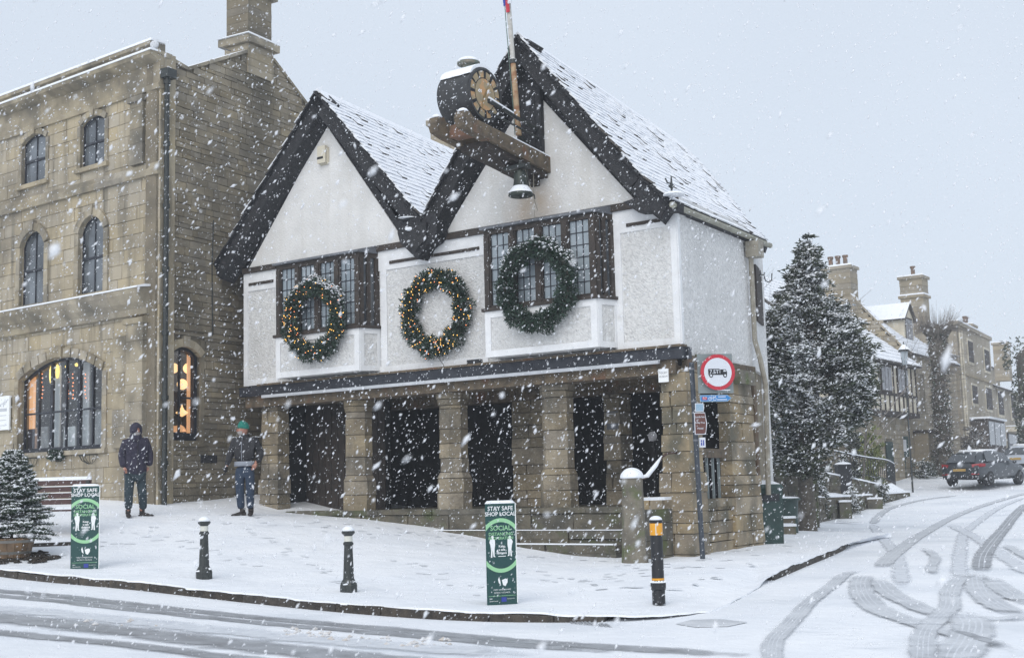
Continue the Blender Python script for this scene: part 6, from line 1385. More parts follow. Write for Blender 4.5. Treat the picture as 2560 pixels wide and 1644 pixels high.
l_ = MB(); l_.prism([Pq(x, z) for x, z in ((.04, .03), (.12, .03), (.12, Hh-.03), (.04, Hh-.03))], N_*.002); l_.build('route_patch', M['sign_red'], o_)
l_ = MB(); V, Fs = text_mb('57', .07, Pq(.08, Hh/2)+N_*.002, X, ZV, N_); l_.add(V, Fs)
for cx_ in (.17, .25):
    n = 14; ri = [Pq(cx_+.03*math.cos(2*math.pi*k/n), Hh/2-.008+.03*math.sin(2*math.pi*k/n)) for k in range(n)]
    ri2 = [Pq(cx_+.022*math.cos(2*math.pi*k/n), Hh/2-.008+.022*math.sin(2*math.pi*k/n)) for k in range(n)]; l_.add(ri+ri2, [(k, (k+1) % n, n+(k+1) % n, n+k) for k in range(n)])
for (xa, za_, xb, zb) in ((.17, -.008, .195, .03), (.195, .03, .235, .025), (.235, .025, .25, -.008), (.235, .025, .21, -.01), (.17, -.008, .21, -.01), (.195, .03, .21, -.01), (.232, .045, .25, -.008)): l_.tube([Pq(xa, Hh/2+za_), Pq(xb, Hh/2+zb)], .003, 4)
l_.prism([Pq(.31, Hh/2+.015), Pq(.44, Hh/2+.015), Pq(.44, Hh/2+.03), Pq(.31, Hh/2+.03)], N_*.001); l_.prism([Pq(.29, Hh/2-.03), Pq(.46, Hh/2-.03), Pq(.46, Hh/2-.015), Pq(.29, Hh/2-.015)], N_*.001); l_.build('white_marks', M['sign_white'], o_)
o_, Pq, W_h, Hh = arrow(1738, 1007, 1761, 1029, .015, 'pale_blue', 'sign_white', 'small_blue_sign', .06)
o_, Pq, W_h, Hh = arrow(1737, 1030, 1768, 1086, .03, 'sign_brown', 'sign_white', 'brown_tourist_sign', .06)
l_ = MB()
for k, s_ in enumerate(('Lamb Inn', '& Bay Tree', 'Hotel')): V, Fs = text_mb(s_, .044 if k != 1 else .036, Pq(W_h*.44, Hh*(.80-.26*k)), X, ZV, N_, bold=.0006); l_.add(V, Fs)
l_.build('lettering', M['sign_white'], o_)
m_ = MB(); a, b = at(1748, 1118, q), at(1762, 1093, q); m_.prism([Vector((a.x, a.y, a.z)), a+X*.095, a+X*.095+ZV*.16, a+ZV*.16], N_*.05); o_ = m_.build('small_white_sign', M['sign_white'], SP)
m_ = MB()
for i in range(2): m_.prism([a+N_*.051+X*(.015+.035*i)+ZV*.03, a+N_*.051+X*(.037+.035*i)+ZV*.03, a+N_*.051+X*(.037+.035*i)+ZV*.12, a+N_*.051+X*(.015+.035*i)+ZV*.12], N_*.001)
m_.build('blue_figures', M['eu_blue'], o_)
for zf in (.965, .80, .74, .60): m_ = MB(); p = sp0+(top-sp0)*zf; m_.tube([p-ZV*.015, p+ZV*.015], .05, 10); m_.build('clip', M['lead'], SP)
# --- bench with red-brown slats
bp = at(108, 1334, 22.3); bp.z = h(bp.x, bp.y); bn = thing('bench', bp, 'dark red slatted bench covered in snow behind the potted fir tree', 'bench', local=True, rz=-.10)
W_b = 1.45
for k, z in enumerate((.50, .61, .72, .83)):
    m_ = MB(); m_.box(-W_b/2, W_b/2, .20+.02*k, .235+.02*k, z, z+.085); m_.build('back_slat', M['bench'], bn)
    m_ = MB(); m_.box(-W_b/2, W_b/2, .185+.02*k, .235+.02*k, z+.086, z+(.098 if k < 3 else .145)); m_.build('slat_snow', M['snow'], bn)
for k in range(3):
    m_ = MB(); m_.box(-W_b/2, W_b/2, -.25+.14*k, -.13+.14*k, .385, .415); m_.build('seat_slat', M['bench'], bn)
    m_ = MB(); m_.box(-W_b/2, W_b/2, -.255+.14*k, -.125+.14*k, .416, .46); m_.build('seat_snow', M['snow'], bn)
for x in (-.68, .68):
    m_ = MB(); m_.box(x-.03, x+.03, -.24, -.17, -.1, .385); m_.box(x-.03, x+.03, .22, .28, -.1, .9); m_.box(x-.03, x+.03, -.24, .22, .33, .384); m_.build('bench_end', M['iron'], bn)
# --- low step across the raised paving
stp = at(62, 1342, 20.9); ste = at(182, 1337, 21.2); m_ = MB(); dv = (ste-stp); dv.z = 0; pn = Vector((-dv.y, dv.x, 0)).normalized()
zA, zB = h(stp.x, stp.y), h(ste.x, ste.y)
m_.hexa([Vector((stp.x, stp.y, zA-.1)), Vector((ste.x, ste.y, zB-.1)), Vector((ste.x, ste.y, zB-.1))+pn*.3, Vector((stp.x, stp.y, zA-.1))+pn*.3, Vector((stp.x, stp.y, zA+.07)), Vector((ste.x, ste.y, zB+.065)), Vector((ste.x, ste.y, zB+.065))+pn*.3, Vector((stp.x, stp.y, zA+.07))+pn*.3], 0, 1)
m_.build('paving_step', [M['kerb_stone'], M['snow_ground']], kind='structure')
# --- half-barrel and fir tree
pt = stand(28, 1374, 20.0); pt.z = h(pt.x, pt.y); pot = thing('barrel_planter', pt, 'round wooden half-barrel planter holding the snowy fir tree', 'planter', local=True)
n = 18
for k in range(n):
    a0, a1 = 2*math.pi*k/n+.008, 2*math.pi*(k+1)/n-.008; m_ = MB()
    P = []
    for z, ro in ((.0, .27), (.30, .35)):
        P += [Vector((ri_*math.cos(a), ri_*math.sin(a), z)) for ri_, a in ((ro-.03, a0), (ro, a0), (ro, a1), (ro-.03, a1))]
    m_.hexa(P); m_.build('stave', M['barrel'], pot)
for z, rr in ((.06, .288), (.23, .333)):
    m_ = MB(); n = 32; V = [Vector((r_*math.cos(2*math.pi*k/n), r_*math.sin(2*math.pi*k/n), z_)) for r_, z_ in ((rr, z), (rr+.012, z+.04)) for k in range(n)]; m_.add(V, [(k, (k+1) % n, n+(k+1) % n, n+k) for k in range(n)]); m_.build('hoop', M['hoop'], pot)
m_ = MB(); m_.lathe([(.30, .26), (.30, .27)], (0, 0, 0), 20); m_.build('earth', M['soil'], pot)
m_ = MB(); r = random.Random(9)
for _ in range(70): a = r.uniform(0, 6.28); rr = r.uniform(.28, .62); x, y = pt.x+rr*1.15*math.cos(a), pt.y+rr*.9*math.sin(a)-.05; m_.blob((x, y, h(x, y)+.012), r.uniform(.05, .11), r.uniform(.05, .11), r.uniform(.02, .045), 7, 3, half=True, jit=.3)
m_.build('scattered_soil', M['soil'], kind='stuff')
def leafset(rng, base, tip, wid, per, ln, col, V, T_, mi, snow_p=0, spread=1.0):
    pass
class Leaves:
    """thousands of small leaf blades gathered into one mesh"""
    def __init__(s): s.V = []; s.mi = []
    def blades(s, c, d, ln, wd, mi):
        """c,d (n,3) arrays; ln,wd scalars or (n,)"""
        n = len(c); d = d/np.linalg.norm(d, axis=1)[:, None]; a = np.cross(d, np.random.normal(size=(n, 3))); a /= np.linalg.norm(a, axis=1)[:, None]+1e-9
        ln = np.broadcast_to(ln, n)[:, None]; wd = np.broadcast_to(wd, n)[:, None]
        s.V.append(np.stack([c-a*wd, c+a*wd, c+d*ln+a*wd*.35, c+d*ln-a*wd*.35], 1)); s.mi.append(np.full(n, mi))
    def flakes(s, c, r, th, mi):
        """little snow lumps: octahedra squashed"""
        n = len(c); r = np.broadcast_to(r, n)[:, None]; th = np.broadcast_to(th, n)[:, None]; an = np.random.uniform(0, 6.28, n)[:, None]
        X = np.concatenate([np.cos(an), np.sin(an), np.random.normal(0, .2, (n, 1))], 1); Y_ = np.concatenate([-np.sin(an), np.cos(an), np.random.normal(0, .2, (n, 1))], 1); Z_ = np.array([0, 0, 1.0])
        p = [c+X*r, c+Y_*r*.7, c-X*r, c-Y_*r*.7]; t = c+Z_*th; b = c-Z_*th*.3
        for i in range(4): s.V.append(np.stack([p[i], p[(i+1) % 4], t, t], 1)); s.mi.append(np.full(n, mi))
    def build(s, name, mats, parent, kind=None):
        V = np.concatenate(s.V).reshape(-1, 3); T_ = np.arange(len(V)).reshape(-1, 4); mi = np.concatenate(s.mi)
        me = bpy.data.meshes.new(name); off = np.array(OFF[parent.name]) if parent else 0
        bad = np.all(np.abs(V[T_[:, 2]]-V[T_[:, 3]]) < 1e-9, axis=1)
        V = V-off; q = T_[~bad]; t = T_[bad][:, :3]; me.vertices.add(len(V)); me.vertices.foreach_set('co', V.ravel())
        loops = np.concatenate([q.ravel(), t.ravel()]).astype(np.int32); me.loops.add(len(loops)); me.loops.foreach_set('vertex_index', loops)
        me.polygons.add(len(q)+len(t)); me.polygons.foreach_set('loop_start', np.concatenate([np.arange(len(q))*4, len(q)*4+np.arange(len(t))*3]).astype(np.int32))
        for m in mats: me.materials.append(m)
        me.polygons.foreach_set('material_index', np.concatenate([mi[~bad], mi[bad]]).astype(np.int32)); me.update(calc_edges=True); me.validate()
        return prop(link(name, me, parent), kind=kind)
RS = np.random.RandomState(11)
ft_ = thing('fir_tree', (pt.x, pt.y, pt.z+.27), 'small snow-laden fir tree growing in the half barrel at the left edge', 'tree')
m_ = MB(); m_.tube([pt+ZV*.25, pt+ZV*1.0, pt+ZV*1.75], [.028, .016, .005], 8); m_.build('trunk', M['bark'], ft_)
Lf_ = Leaves(); tw = MB()
TH = 1.62
for b in range(230):
    f = (b/230)**.85; z = .30+f*(TH-.35); L_ = (.68*(1-f)**.85+.10)*RS.uniform(.75, 1.1); az = b*2.4+RS.uniform(-.3, .3); up = .05+.75*f**1.5+RS.uniform(-.1, .12)
    d = np.array([math.cos(az), math.sin(az), up]); d /= np.linalg.norm(d); o_ = np.array([pt.x, pt.y, pt.z+z]); s_ = np.linspace(.12, 1, 16)
    pts = o_+d*(s_*L_)[:, None]+np.array([0, 0, -1])*(.10*L_*s_**2)[:, None]*(1-f)
    if b % 2 == 0: tw.tube([Vector(o_), Vector(pts[7]), Vector(pts[-1])], [.008, .006, .002], 4)
    side = np.cross(d, [0, 0, 1.0]); side /= np.linalg.norm(side)
    allp = [pts]
    for k in range(4, 14, 2):
        for sg in (1, -1):
            sl_ = L_*.34*(1-s_[k])**.7+.03; dd_ = d*.6+side*sg*.75; allp.append(pts[k]+dd_*np.linspace(.1, 1, 6)[:, None]*sl_)
    for P in allp:
        for rep in range(5):
            c = P+RS.normal(0, .004, P.shape); dr = d*.8+RS.normal(0, .55, P.shape); Lf_.blades(c, dr, .04, .0035, 0)
        if True:
            sel = P[RS.random_sample(len(P)) < .62]
            if len(sel): Lf_.flakes(sel+np.array([0, 0, .012])+RS.normal(0, .006, sel.shape), RS.uniform(.012, .034, len(sel)), RS.uniform(.010, .022, len(sel)), 1)
tw.build('twigs', M['bark'], ft_, kind='stuff'); Lf_.build('crown', [M['fir'], M['snow']], ft_)
# --- dog-waste / litter bins beside the hall
bn_ = stand(1916, 1357, 24.9); tb = thing('litter_bin', bn_, 'dark green litter bin with snow on its sloping lid beside the hall corner', 'bin', local=True, rz=.35)
m_ = MB(); m_.hexa([Vector(v) for v in ((-.25, -.22, -.1), (.25, -.22, -.1), (.25, .22, -.1), (-.25, .22, -.1), (-.27, -.24, 1.04), (.27, -.24, 1.04), (.27, .24, 1.04), (-.27, .24, 1.04))]); m_.build('bin_body', M['bin_green'], tb)
m_ = MB(); m_.hexa([Vector(v) for v in ((-.29, -.26, 1.04), (.29, -.26, 1.04), (.29, .26, 1.04), (-.29, .26, 1.04), (-.27, -.2, 1.12), (.27, -.2, 1.12), (.27, .2, 1.17), (-.27, .2, 1.17))]); m_.build('lid', M['bin_green'], tb)
m_ = MB(); m_.box(.272, .285, -.2, .2, .55, 1.0); m_.box(.272, .29, -.15, .15, .1, .5); m_.build('side_label', M['grey_back'], tb)
m_ = MB(); m_.hexa([Vector(v) for v in ((-.25, -.19, 1.121), (.26, -.19, 1.121), (.26, .19, 1.171), (-.25, .19, 1.171), (-.2, -.12, 1.15), (.22, -.12, 1.15), (.22, .15, 1.20), (-.2, .15, 1.20))]); m_.build('lid_snow', M['snow'], tb)
m_ = MB(); m_.box(-.18, .18, -.262, -.24, .80, .94); m_.build('bin_mouth', M['sign_black'], tb)
b2 = at(1962, 1276, 29.0); b2.z = h(b2.x, b2.y); tb2 = thing('round_bin', b2, 'dark green round-topped bin with flat snow behind the litter bin', 'bin', local=True)
m_ = MB(); m_.lathe([(.27, -.1), (.30, .6), (.31, .72)], (0, 0, 0), 18); m_.build('bin_body', M['bin_green'], tb2, smooth=True, auto=40)
m_ = MB(); m_.lathe([(.36, .72), (.37, .75), (.34, .77)], (0, 0, 0), 18); m_.build('rim', M['bin_green'], tb2); m_ = MB(); m_.blob((0, 0, .765), .35, .35, .04, 18, 3, half=True); m_.build('snow_cap', M['snow'], tb2, smooth=True)
# --- drain grating and manhole showing through the snow
dg_ = thing('drain_grating', ground(1464, 1555, -DROP), 'row of dark drain bars showing through the snow at the kerb', 'drain')
for k in range(10):
    p = ground(1420+k*10.5, 1549+k*1.2, -DROP); q_ = ground(1432+k*10.5, 1559+k*1.0, -DROP); m_ = MB(); e = XV*.012
    m_.hexa([p-e-ZV*.02, p+e-ZV*.02, q_+e-ZV*.02, q_-e-ZV*.02, p-e+ZV*.012, p+e+ZV*.012, q_+e+ZV*.012, q_-e+ZV*.012]); m_.build('bar', M['slush_dark'], dg_)
mh = [ground(x, y, -DROP) for x, y in ((1690, 1560), (1730, 1550), (1800, 1548), (1868, 1556), (1820, 1566), (1740, 1568))]
m_ = MB(); m_.prism([p+ZV*.006 for p in mh], ZV*.004); mo = m_.build('manhole_cover', M['slush']); prop(mo, 'grey manhole cover half hidden by snow in the road mouth', 'manhole cover')
# ================================================================== wreaths on the front
def wreath(px, py, o, lights, snow, label, R=.68, r_=.178, seed=1):
    rs = np.random.RandomState(seed); t, z = HF.tz(px*D, py*D, o); c = np.array(HF(t, o, z)); root = thing('wreath', Vector(c), label, 'wreath', 'large wreaths on the hall front')
    ux, nx, zx = np.array(hu), np.array(HF.n), np.array([0, 0, 1.0])
    def pos(n, rmin=0.3, rmax=1.0):
        a = rs.uniform(0, 2*math.pi, n); b = rs.uniform(0, 2*math.pi, n); q = r_*rs.uniform(rmin, rmax, n)*(1+.18*np.sin(a*7+seed)+.12*np.sin(a*13))
        rad = ux*np.cos(a)[:, None]+zx*np.sin(a)[:, None]; out = rad*np.cos(b)[:, None]+nx*np.sin(b)[:, None]
        return c+rad*R+out*q[:, None], out, a, b
    np.random.seed(seed); L_ = Leaves(); P, o_, a, b = pos(9500, .2, 1); k = o_[:, :]@nx > -.55; P, o_ = P[k], o_[k]
    L_.blades(P, o_+rs.normal(0, .75, P.shape), rs.uniform(.05, .085, len(P)), rs.uniform(.010, .018, len(P)), 0)
    if snow:
        P, o_, a, b = pos(4200, .8, 1.08); w_ = (o_[:, 2] > .25)&(o_@nx > -.4)&(np.sin(a) > snow[0])&(rs.random_sample(len(P)) < snow[1]); P = P[w_]
        L_.flakes(P+np.array([0, 0, .012]), rs.uniform(.016, .042, len(P)), rs.uniform(.01, .024, len(P)), 1)
        P, o_, a, b = pos(500, .9, 1.05); w_ = (o_[:, 2] > .3)&(o_@nx > -.3)&(rs.random_sample(len(P)) < .12); P = P[w_]; L_.flakes(P, rs.uniform(.01, .022, len(P)), .008, 1)
    L_.build('leaves', [M['wreath'], M['snow']], root)
    m_ = MB(); m_.tube([Vector(c+(ux*math.cos(2*math.pi*k/24)+zx*math.sin(2*math.pi*k/24))*R) for k in range(25)], .05, 6); m_.build('hoop', M['bark'], root)
    if lights:
        for nm, mt, n in (('fairy_lights', 'bulb', lights), ('orange_lights', 'bulb_orange', lights//3)):
            P, o_, a, b = pos(n*2, .95, 1.08); k = o_@nx > .0; m_ = MB()
            for p in P[k]: m_.ico(p, .0105, jit=.1)
            m_.build(nm, M[mt], root, kind='stuff')
    m_ = MB(); p0 = HF(t-.15 if lights else t, .02, z-.8); m_.tube([Vector(c)-ZV*.82, HF(t-.05, .02, z-1.0), HF(t-.12, .02, z-1.12)], .007, 4); m_.build('cable', M['iron'], root)
wreath(735, 748, .62, 110, (-.1, .8), 'green wreath with snow on top and lit bulbs, in front of the left oriel window', seed=3)
wreath(1020, 732, .16, 125, None, 'green wreath with many lit bulbs, hanging on bare white wall between the two oriel windows', seed=5)
wreath(1256, 668, .64, 0, (.0, .5), 'unlit dark green wreath dusted with snow, in front of the right oriel window', seed=8)
m_ = MB(); a = HF.tz(1110*D, 842*D, .05); m_.fb(HF, a[0]-.18, a[0]+.12, .02, .12, 3.905, 3.985); prop(m_.build('lighting_box', M['sign_black']), 'small black box lying on the fascia beneath the middle wreath and right oriel', 'box')

# ================================================================== planting
def clump_tree(root, levels, nb, per, Y, leaf, ln, wd, snow_p, seed, base, snow_r=(.03, .07), inner=.5, mats=None, rag=.16, extra=()):
    """levels: (z, cx, cy, r) rings of the crown (extra: further lobes); sprays grouped on many branch ends so the outline stays ragged"""
    rs = np.random.RandomState(seed); np.random.seed(seed); L_ = Leaves()
    for levels, nb in [(levels, nb)]+list(extra):
        zz = np.array([l[0] for l in levels]); wts = np.array([l[3] for l in levels]); zs = []
        while len(zs) < nb:
            z = rs.uniform(zz[0], zz[-1])
            if rs.random_sample() < np.interp(z, zz, wts)/wts.max(): zs.append(z)
        for z in zs:
            cx_, cy_, rr = (np.interp(z, zz, [l[i] for l in levels]) for i in (1, 2, 3)); a = rs.uniform(0, 2*math.pi); fn = noise.noise(Vector((cx_+math.cos(a)*rr, cy_+math.sin(a)*rr, z))*1.3+Vector((seed, 0, 0)))
            if fn < -.18 and rs.random_sample() < .75 and rr > .6: continue
            frost = max(.1, .9+fn*2.2+rs.normal(0, .3))
            q = rr*(rs.uniform(1-rag*1.1, 1+rag) if rs.random_sample() > inner*.4 else rs.uniform(.3, .8)); d = np.array([math.cos(a), math.sin(a), rs.uniform(-.3, .8)]); d /= np.linalg.norm(d)
            tip = np.array([cx_+math.cos(a)*q, cy_+math.sin(a)*q, z+rs.uniform(-.1, .15)]); bl = rr*.42+.24
            k = per; s_ = rs.random_sample(k)**.7; sid = np.cross(d, rs.normal(0, 1, 3)+np.array([0, 0, 1.2])); sid /= np.linalg.norm(sid); fan = rs.normal(0, 1, k)*s_*.30*bl
            C_ = tip-d*bl*(1-s_)[:, None]+sid*fan[:, None]+np.array([0, 0, -1])*(s_**2*.12*bl)[:, None]+rs.normal(0, .03*(rr*.35+.5), (k, 3))
            dr = d*.9+sid*(np.sign(fan)*.5)[:, None]+rs.normal(0, .35, (k, 3))+np.array([0, 0, -.25]); L_.blades(C_, dr, rs.uniform(ln*.6, ln*1.2, k), rs.uniform(wd*.7, wd*1.2, k), 0)
            m_ = rs.random_sample(k) < snow_p*frost; S_ = C_[m_]
            if len(S_): L_.flakes(S_+np.array([0, 0, .02]), rs.uniform(snow_r[0], snow_r[1], len(S_)), rs.uniform(.012, .03, len(S_)), 1)
    L_.build('crown', mats or [M['yew'], M['snow']], root)
Yt = 31.5; tb_ = at(2020, 1318, Yt); tb_.z = h(tb_.x, tb_.y)
yew = thing('yew_tree', tb_, 'tall shaggy dark evergreen tree laden with snow to the right of the market hall', 'tree')
def pxring(x0, x1, y, Y=Yt):
    a, b = at(x0, y, Y), at(x1, y, Y); return (a.z, (a.x+b.x)/2, Y, (b.x-a.x)/2)
prof = [pxring(1975, 2050, 1185), pxring(1940, 2070, 1140), pxring(1912, 2125, 1060), pxring(1902, 2175, 960), pxring(1905, 2180, 900), pxring(1915, 2150, 830), pxring(1938, 2095, 765), pxring(1970, 2062, 715), pxring(1978, 2056, 665), pxring(1992, 2046, 630), pxring(2008, 2028, 598)]
clump_tree(yew, prof, 640, 84, Yt, 'yew', .11, .022, .60, 21, tb_, inner=.7, snow_r=(.025, .075), rag=.22, extra=[([pxring(2070, 2180, 980), pxring(2065, 2170, 880), pxring(2085, 2140, 800), pxring(2108, 2122, 758)], 90), ([pxring(1905, 1990, 900), pxring(1915, 1985, 800), pxring(1930, 1970, 760), pxring(1945, 1955, 735)], 60), ([pxring(2100, 2160, 1065), pxring(2110, 2190, 990), pxring(2130, 2180, 920), pxring(2150, 2160, 880)], 70)])
m_ = MB(); tt = at(2020, 650, Yt); m_.tube([tb_-ZV*.2, Vector((tb_.x, tb_.y, tb_.z+1.0)), Vector((tb_.x+.05, tb_.y, tb_.z+3)), tt], [.24, .19, .14, .03], 10)
r = random.Random(3)
for k in range(26):
    z = r.uniform(1.3, 6.0); a = r.uniform(0, 6.28); L_ = (7.0-z)*.22; p = Vector((tb_.x, tb_.y, tb_.z+z)); m_.tube([p, p+Vector((math.cos(a)*L_*.5, math.sin(a)*L_*.5, .15)), p+Vector((math.cos(a)*L_, math.sin(a)*L_, .35))], [.05, .03, .01], 5)
m_.build('trunk', M['bark'], yew)
def bush(name, px0, px1, y0, y1, Y, label, mats, n=60, per=40, snow_p=.3, ln=.10, seed=1, cat='shrub', grp=None):
    a, b = at(px0, y1, Y), at(px1, y0, Y); g = min(h((a.x+b.x)/2, Y), a.z); cx_ = (a.x+b.x)/2; R_ = (b.x-a.x)/2; zt = b.z
    root = thing(name, Vector((cx_, Y, g)), label, cat, grp); lv_ = [(g+.05, cx_, Y, R_*.75), (g+(zt-g)*.4, cx_, Y, R_*1.0), (g+(zt-g)*.75, cx_, Y, R_*.8), (zt, cx_, Y, R_*.3)]
    clump_tree(root, lv_, n, per, Y, '', ln, ln*.22, snow_p, seed, None, mats=mats, snow_r=(.02, .05), inner=.8)
    m_ = MB(); m_.tube([Vector((cx_, Y, g-.1)), Vector((cx_, Y, g+(zt-g)*.6))], [.05, .02], 6); m_.build('stem', M['bark'], root); return root
G_ = [M['yew'], M['snow']]; Ol = [M['olive'], M['snow']]
bush('leafy_shrub', 2155, 2205, 1065, 1175, 51, 'yellow-green bush glowing behind the curved railings', Ol, 60, 40, .15, .14, 2)
bush('leafy_shrub', 2085, 2165, 1040, 1185, 53, 'dark bush filling the gap between the tall evergreen tree and the yellow-green bush', G_, 90, 40, .2, .14, 3)
bush('garden_shrub', 2030, 2070, 1190, 1243, 37, 'low snowy plant behind the near end of the stone retaining wall', G_, 36, 30, .55, .09, 4)
bush('garden_shrub', 2034, 2100, 1155, 1185, 42, 'snow-covered plants just above the small upper wall beside the black pier', G_, 40, 30, .6, .10, 5)
bush('garden_shrub', 2088, 2128, 1135, 1160, 43, 'white-topped shrub rising behind the black pier', G_, 30, 30, .75, .09, 6)
bush('garden_shrub', 2165, 2225, 1195, 1222, 44, 'dark sprawling plant at the far end of the stone retaining wall', G_, 36, 30, .3, .10, 7)
bush('garden_shrub', 2095, 2155, 1222, 1240, 40, 'lavender cushion dusted with snow on top of the retaining wall', G_, 26, 30, .8, .07, 8)
bush('clipped_shrub', 2293, 2345, 1103, 1160, 61, 'rounded frosted shrub to the left of the pollarded tree', [M['yew'], M['snow']], 50, 40, .7, .14, 9)
bush('clipped_shrub', 2235, 2275, 1120, 1178, 60, 'dark shrub at the foot of the half-timbered house beside the 20 sign', G_, 45, 40, .3, .14, 10)
bush('clipped_shrub', 2315, 2345, 1072, 1108, 62, 'dark green shrub against the wall above the rounded frosted shrub', G_, 26, 40, .2, .14, 11)
bush('clipped_shrub', 2395, 2470, 1060, 1150, 68, 'loose grey frosted shrub behind the dark parked car', [M['twig'], M['snow']], 70, 40, .5, .16, 12)
bush('clipped_shrub', 2280, 2340, 1150, 1182, 59, 'low snowy ground plants before the pollarded tree', G_, 36, 34, .8, .12, 13)
# bare trees
def bare(name, base, top, spread, seed, label, trunk_r=.09, depth=4, lean=(0, 0), nb=5, cat='tree'):
    r = random.Random(seed); root = thing(name, base, label, cat); m_ = MB(); tw_ = MB()
    def grow(p, d, L_, rr, k):
        q = p+d*L_*.5+Vector((r.uniform(-.04, .04), r.uniform(-.04, .04), 0))*L_; e = p+d*L_; (m_ if k == 0 else tw_).tube([p, q, e], [rr, rr*.8, rr*.6], 6 if k == 0 else 3, cap=False)
        if k < depth:
            for i in range(nb if k == 0 else r.choice((2, 3, 3))):
                f = r.uniform(.45, 1); nd = (d+Vector((r.uniform(-1, 1), r.uniform(-1, 1), r.uniform(-.4, .7)))*spread).normalized(); grow(p+d*L_*f, nd, L_*r.uniform(.5, .8), rr*.55, k+1)
    H_ = (top-base.z); grow(base-ZV*.1, Vector((lean[0], lean[1], 1)).normalized(), H_*.5, trunk_r, 0)
    m_.build('trunk', M['bark'], root); tw_.build('twigs', M['twig'], root, kind='stuff'); return root
p = at(1965, 1150, 40); p.z = h(p.x, 40); bare('bare_tree', p, 7.6, .8, 5, 'thin leafless tree whose twigs show between the hall corner and the evergreen tree', .10, 5, (-.12, 0), 6)
p = at(2150, 1160, 48); p.z = h(p.x, 48); bare('bare_tree', p, 8.3, .75, 9, 'leafless tree with twigs crossing the snowy roof of the half-timbered house', .05, 4, (.12, 0), 6)
# pollarded tree wrapped in ivy
pb_ = at(2362, 1178, 60); pb_.z = h(pb_.x, pb_.y); pol = thing('pollarded_tree', pb_, 'pollarded street tree with a thick ivied trunk and a brush of thin twigs', 'tree')
tp_ = at(2343, 835, 60); m_ = MB(); r = random.Random(12); P_ = [pb_-ZV*.3+(tp_-pb_)*f for f in (0, .08, .25, .45, .6, .8, .93, 1.0)]; m_.tube([p+Vector((r.uniform(-.08, .08), 0, 0)) for p in P_], [.70, .42, .30, .33, .28, .30, .42, .38], 12)
for k in range(7): a = k*.9; m_.tube([tp_-ZV*.5, tp_+Vector((math.cos(a)*.55, math.sin(a)*.4, .15)), tp_+Vector((math.cos(a)*.75, math.sin(a)*.5, .4))], [.16, .13, .10], 6)
m_.build('trunk', M['bark'], pol, smooth=True)
tw_ = MB()
for k in range(430):
    a = r.uniform(0, 6.28); el = r.uniform(-.35, 1.45); d = Vector((math.cos(a)*math.cos(el), math.sin(a)*math.cos(el)*.8, math.sin(el))); p = tp_+Vector((math.cos(a)*.55, math.sin(a)*.4, .2)); L_ = r.uniform(.5, 1.25); tw_.tube([p, p+d*L_*.5+ZV*.03, p+d*L_], [.009, .007, .003], 3, cap=False)
for k in range(420):
    f = r.uniform(.12, .92); p = pb_+(tp_-pb_)*f; a = r.uniform(-1.6, 1.6); d = Vector((math.cos(a)*r.choice((1, 1, -.6)), math.sin(a)*.6-.2, r.uniform(-.15, .35))).normalized(); L_ = r.uniform(.5, 1.7); tw_.tube([p, p+d*L_*.5, p+d*L_-ZV*.08], [.009, .007, .003], 3, cap=False)
tw_.build('twigs', M['twig'], pol, kind='stuff')
L_ = Leaves(); np.random.seed(4); n = 2200; f = RS.random_sample(n); C_ = np.array(pb_)+(np.array(tp_)-np.array(pb_))*f[:, None]; a = RS.uniform(0, 6.28, n); rr = .36+RS.uniform(-.05, .22, n)**1.5+.28*(f < .12)*RS.random_sample(n); C_[:, 0] += np.cos(a)*rr; C_[:, 1] += np.sin(a)*rr
L_.blades(C_[:1200], RS.normal(0, 1, (1200, 3)), .12, .035, 0); L_.blades(C_[1200:], RS.normal(0, 1, (n-1200, 3)), .16, .03, 2); L_.flakes(C_[:500], .045, .03, 1); L_.build('ivy', [M['yew'], M['snow'], M['twig']], pol)
# ================================================================== garden walls, steps, railings on the right
def gwall(name, pts, th, label, m='mossy', hr=(.10, .18), lr=(.18, .45), snow=.05, seed=1, zb=None, singles=120, cat='wall'):
    P = [at(*p) for p in pts]; root = thing(name, Vector((P[0].x, P[0].y, h(P[0].x, P[0].y))), label, cat)
    for i, (a, b) in enumerate(zip(P[:-1], P[1:])):
        fr = Frame(a, (b-a)); L_ = math.hypot((b-a).x, (b-a).y); z0 = min(h(a.x, a.y), h(b.x, b.y))-.15 if zb is None else zb
        m_ = MB(); m_.hexa([fr(0, -th, z0), fr(L_, -th, z0), fr(L_, 0, z0), fr(0, 0, z0), fr(0, -th, a.z-.02), fr(L_, -th, b.z-.02), fr(L_, 0, b.z-.02), fr(0, 0, a.z-.02)]); m_.build('wall_core', M['mortar'], root)
        stone_wall(root, fr, lambda t, z, A_=a.z, B_=b.z, L=L_: z < A_+(B_-A_)*t/L-.02, [], z0, max(a.z, b.z), 0, L_, m, hr, lr, seed+i, depth=.12, proud=(.01, .05), singles=singles)
        if snow:
            m_ = MB(); n = max(3, int(L_/.3)); V = []
            for k in range(n+1):
                f_ = k/n; z = a.z+(b.z-a.z)*f_-.015; j = random.uniform(0, .02); V += [fr(L_*f_, .05, z), fr(L_*f_, .045, z+snow*.8+j), fr(L_*f_, -th/2, z+snow*1.2+j), fr(L_*f_, -th-.02, z)]
            m_.add(V, [(k*4+q, k*4+q+1, k*4+q+5, k*4+q+4) for k in range(n) for q in range(3)]+[(0, 1, 2, 3), (n*4, n*4+1, n*4+2, n*4+3)]); m_.build('snow_top', M['snow'], root, smooth=True)
    return root
gwall('retaining_wall', [(2037, 1242, 36), (2110, 1240, 39), (2180, 1236, 43.5), (2274, 1229, 50)], .35, 'low rough stone retaining wall topped with snow curving along the side street', seed=41)
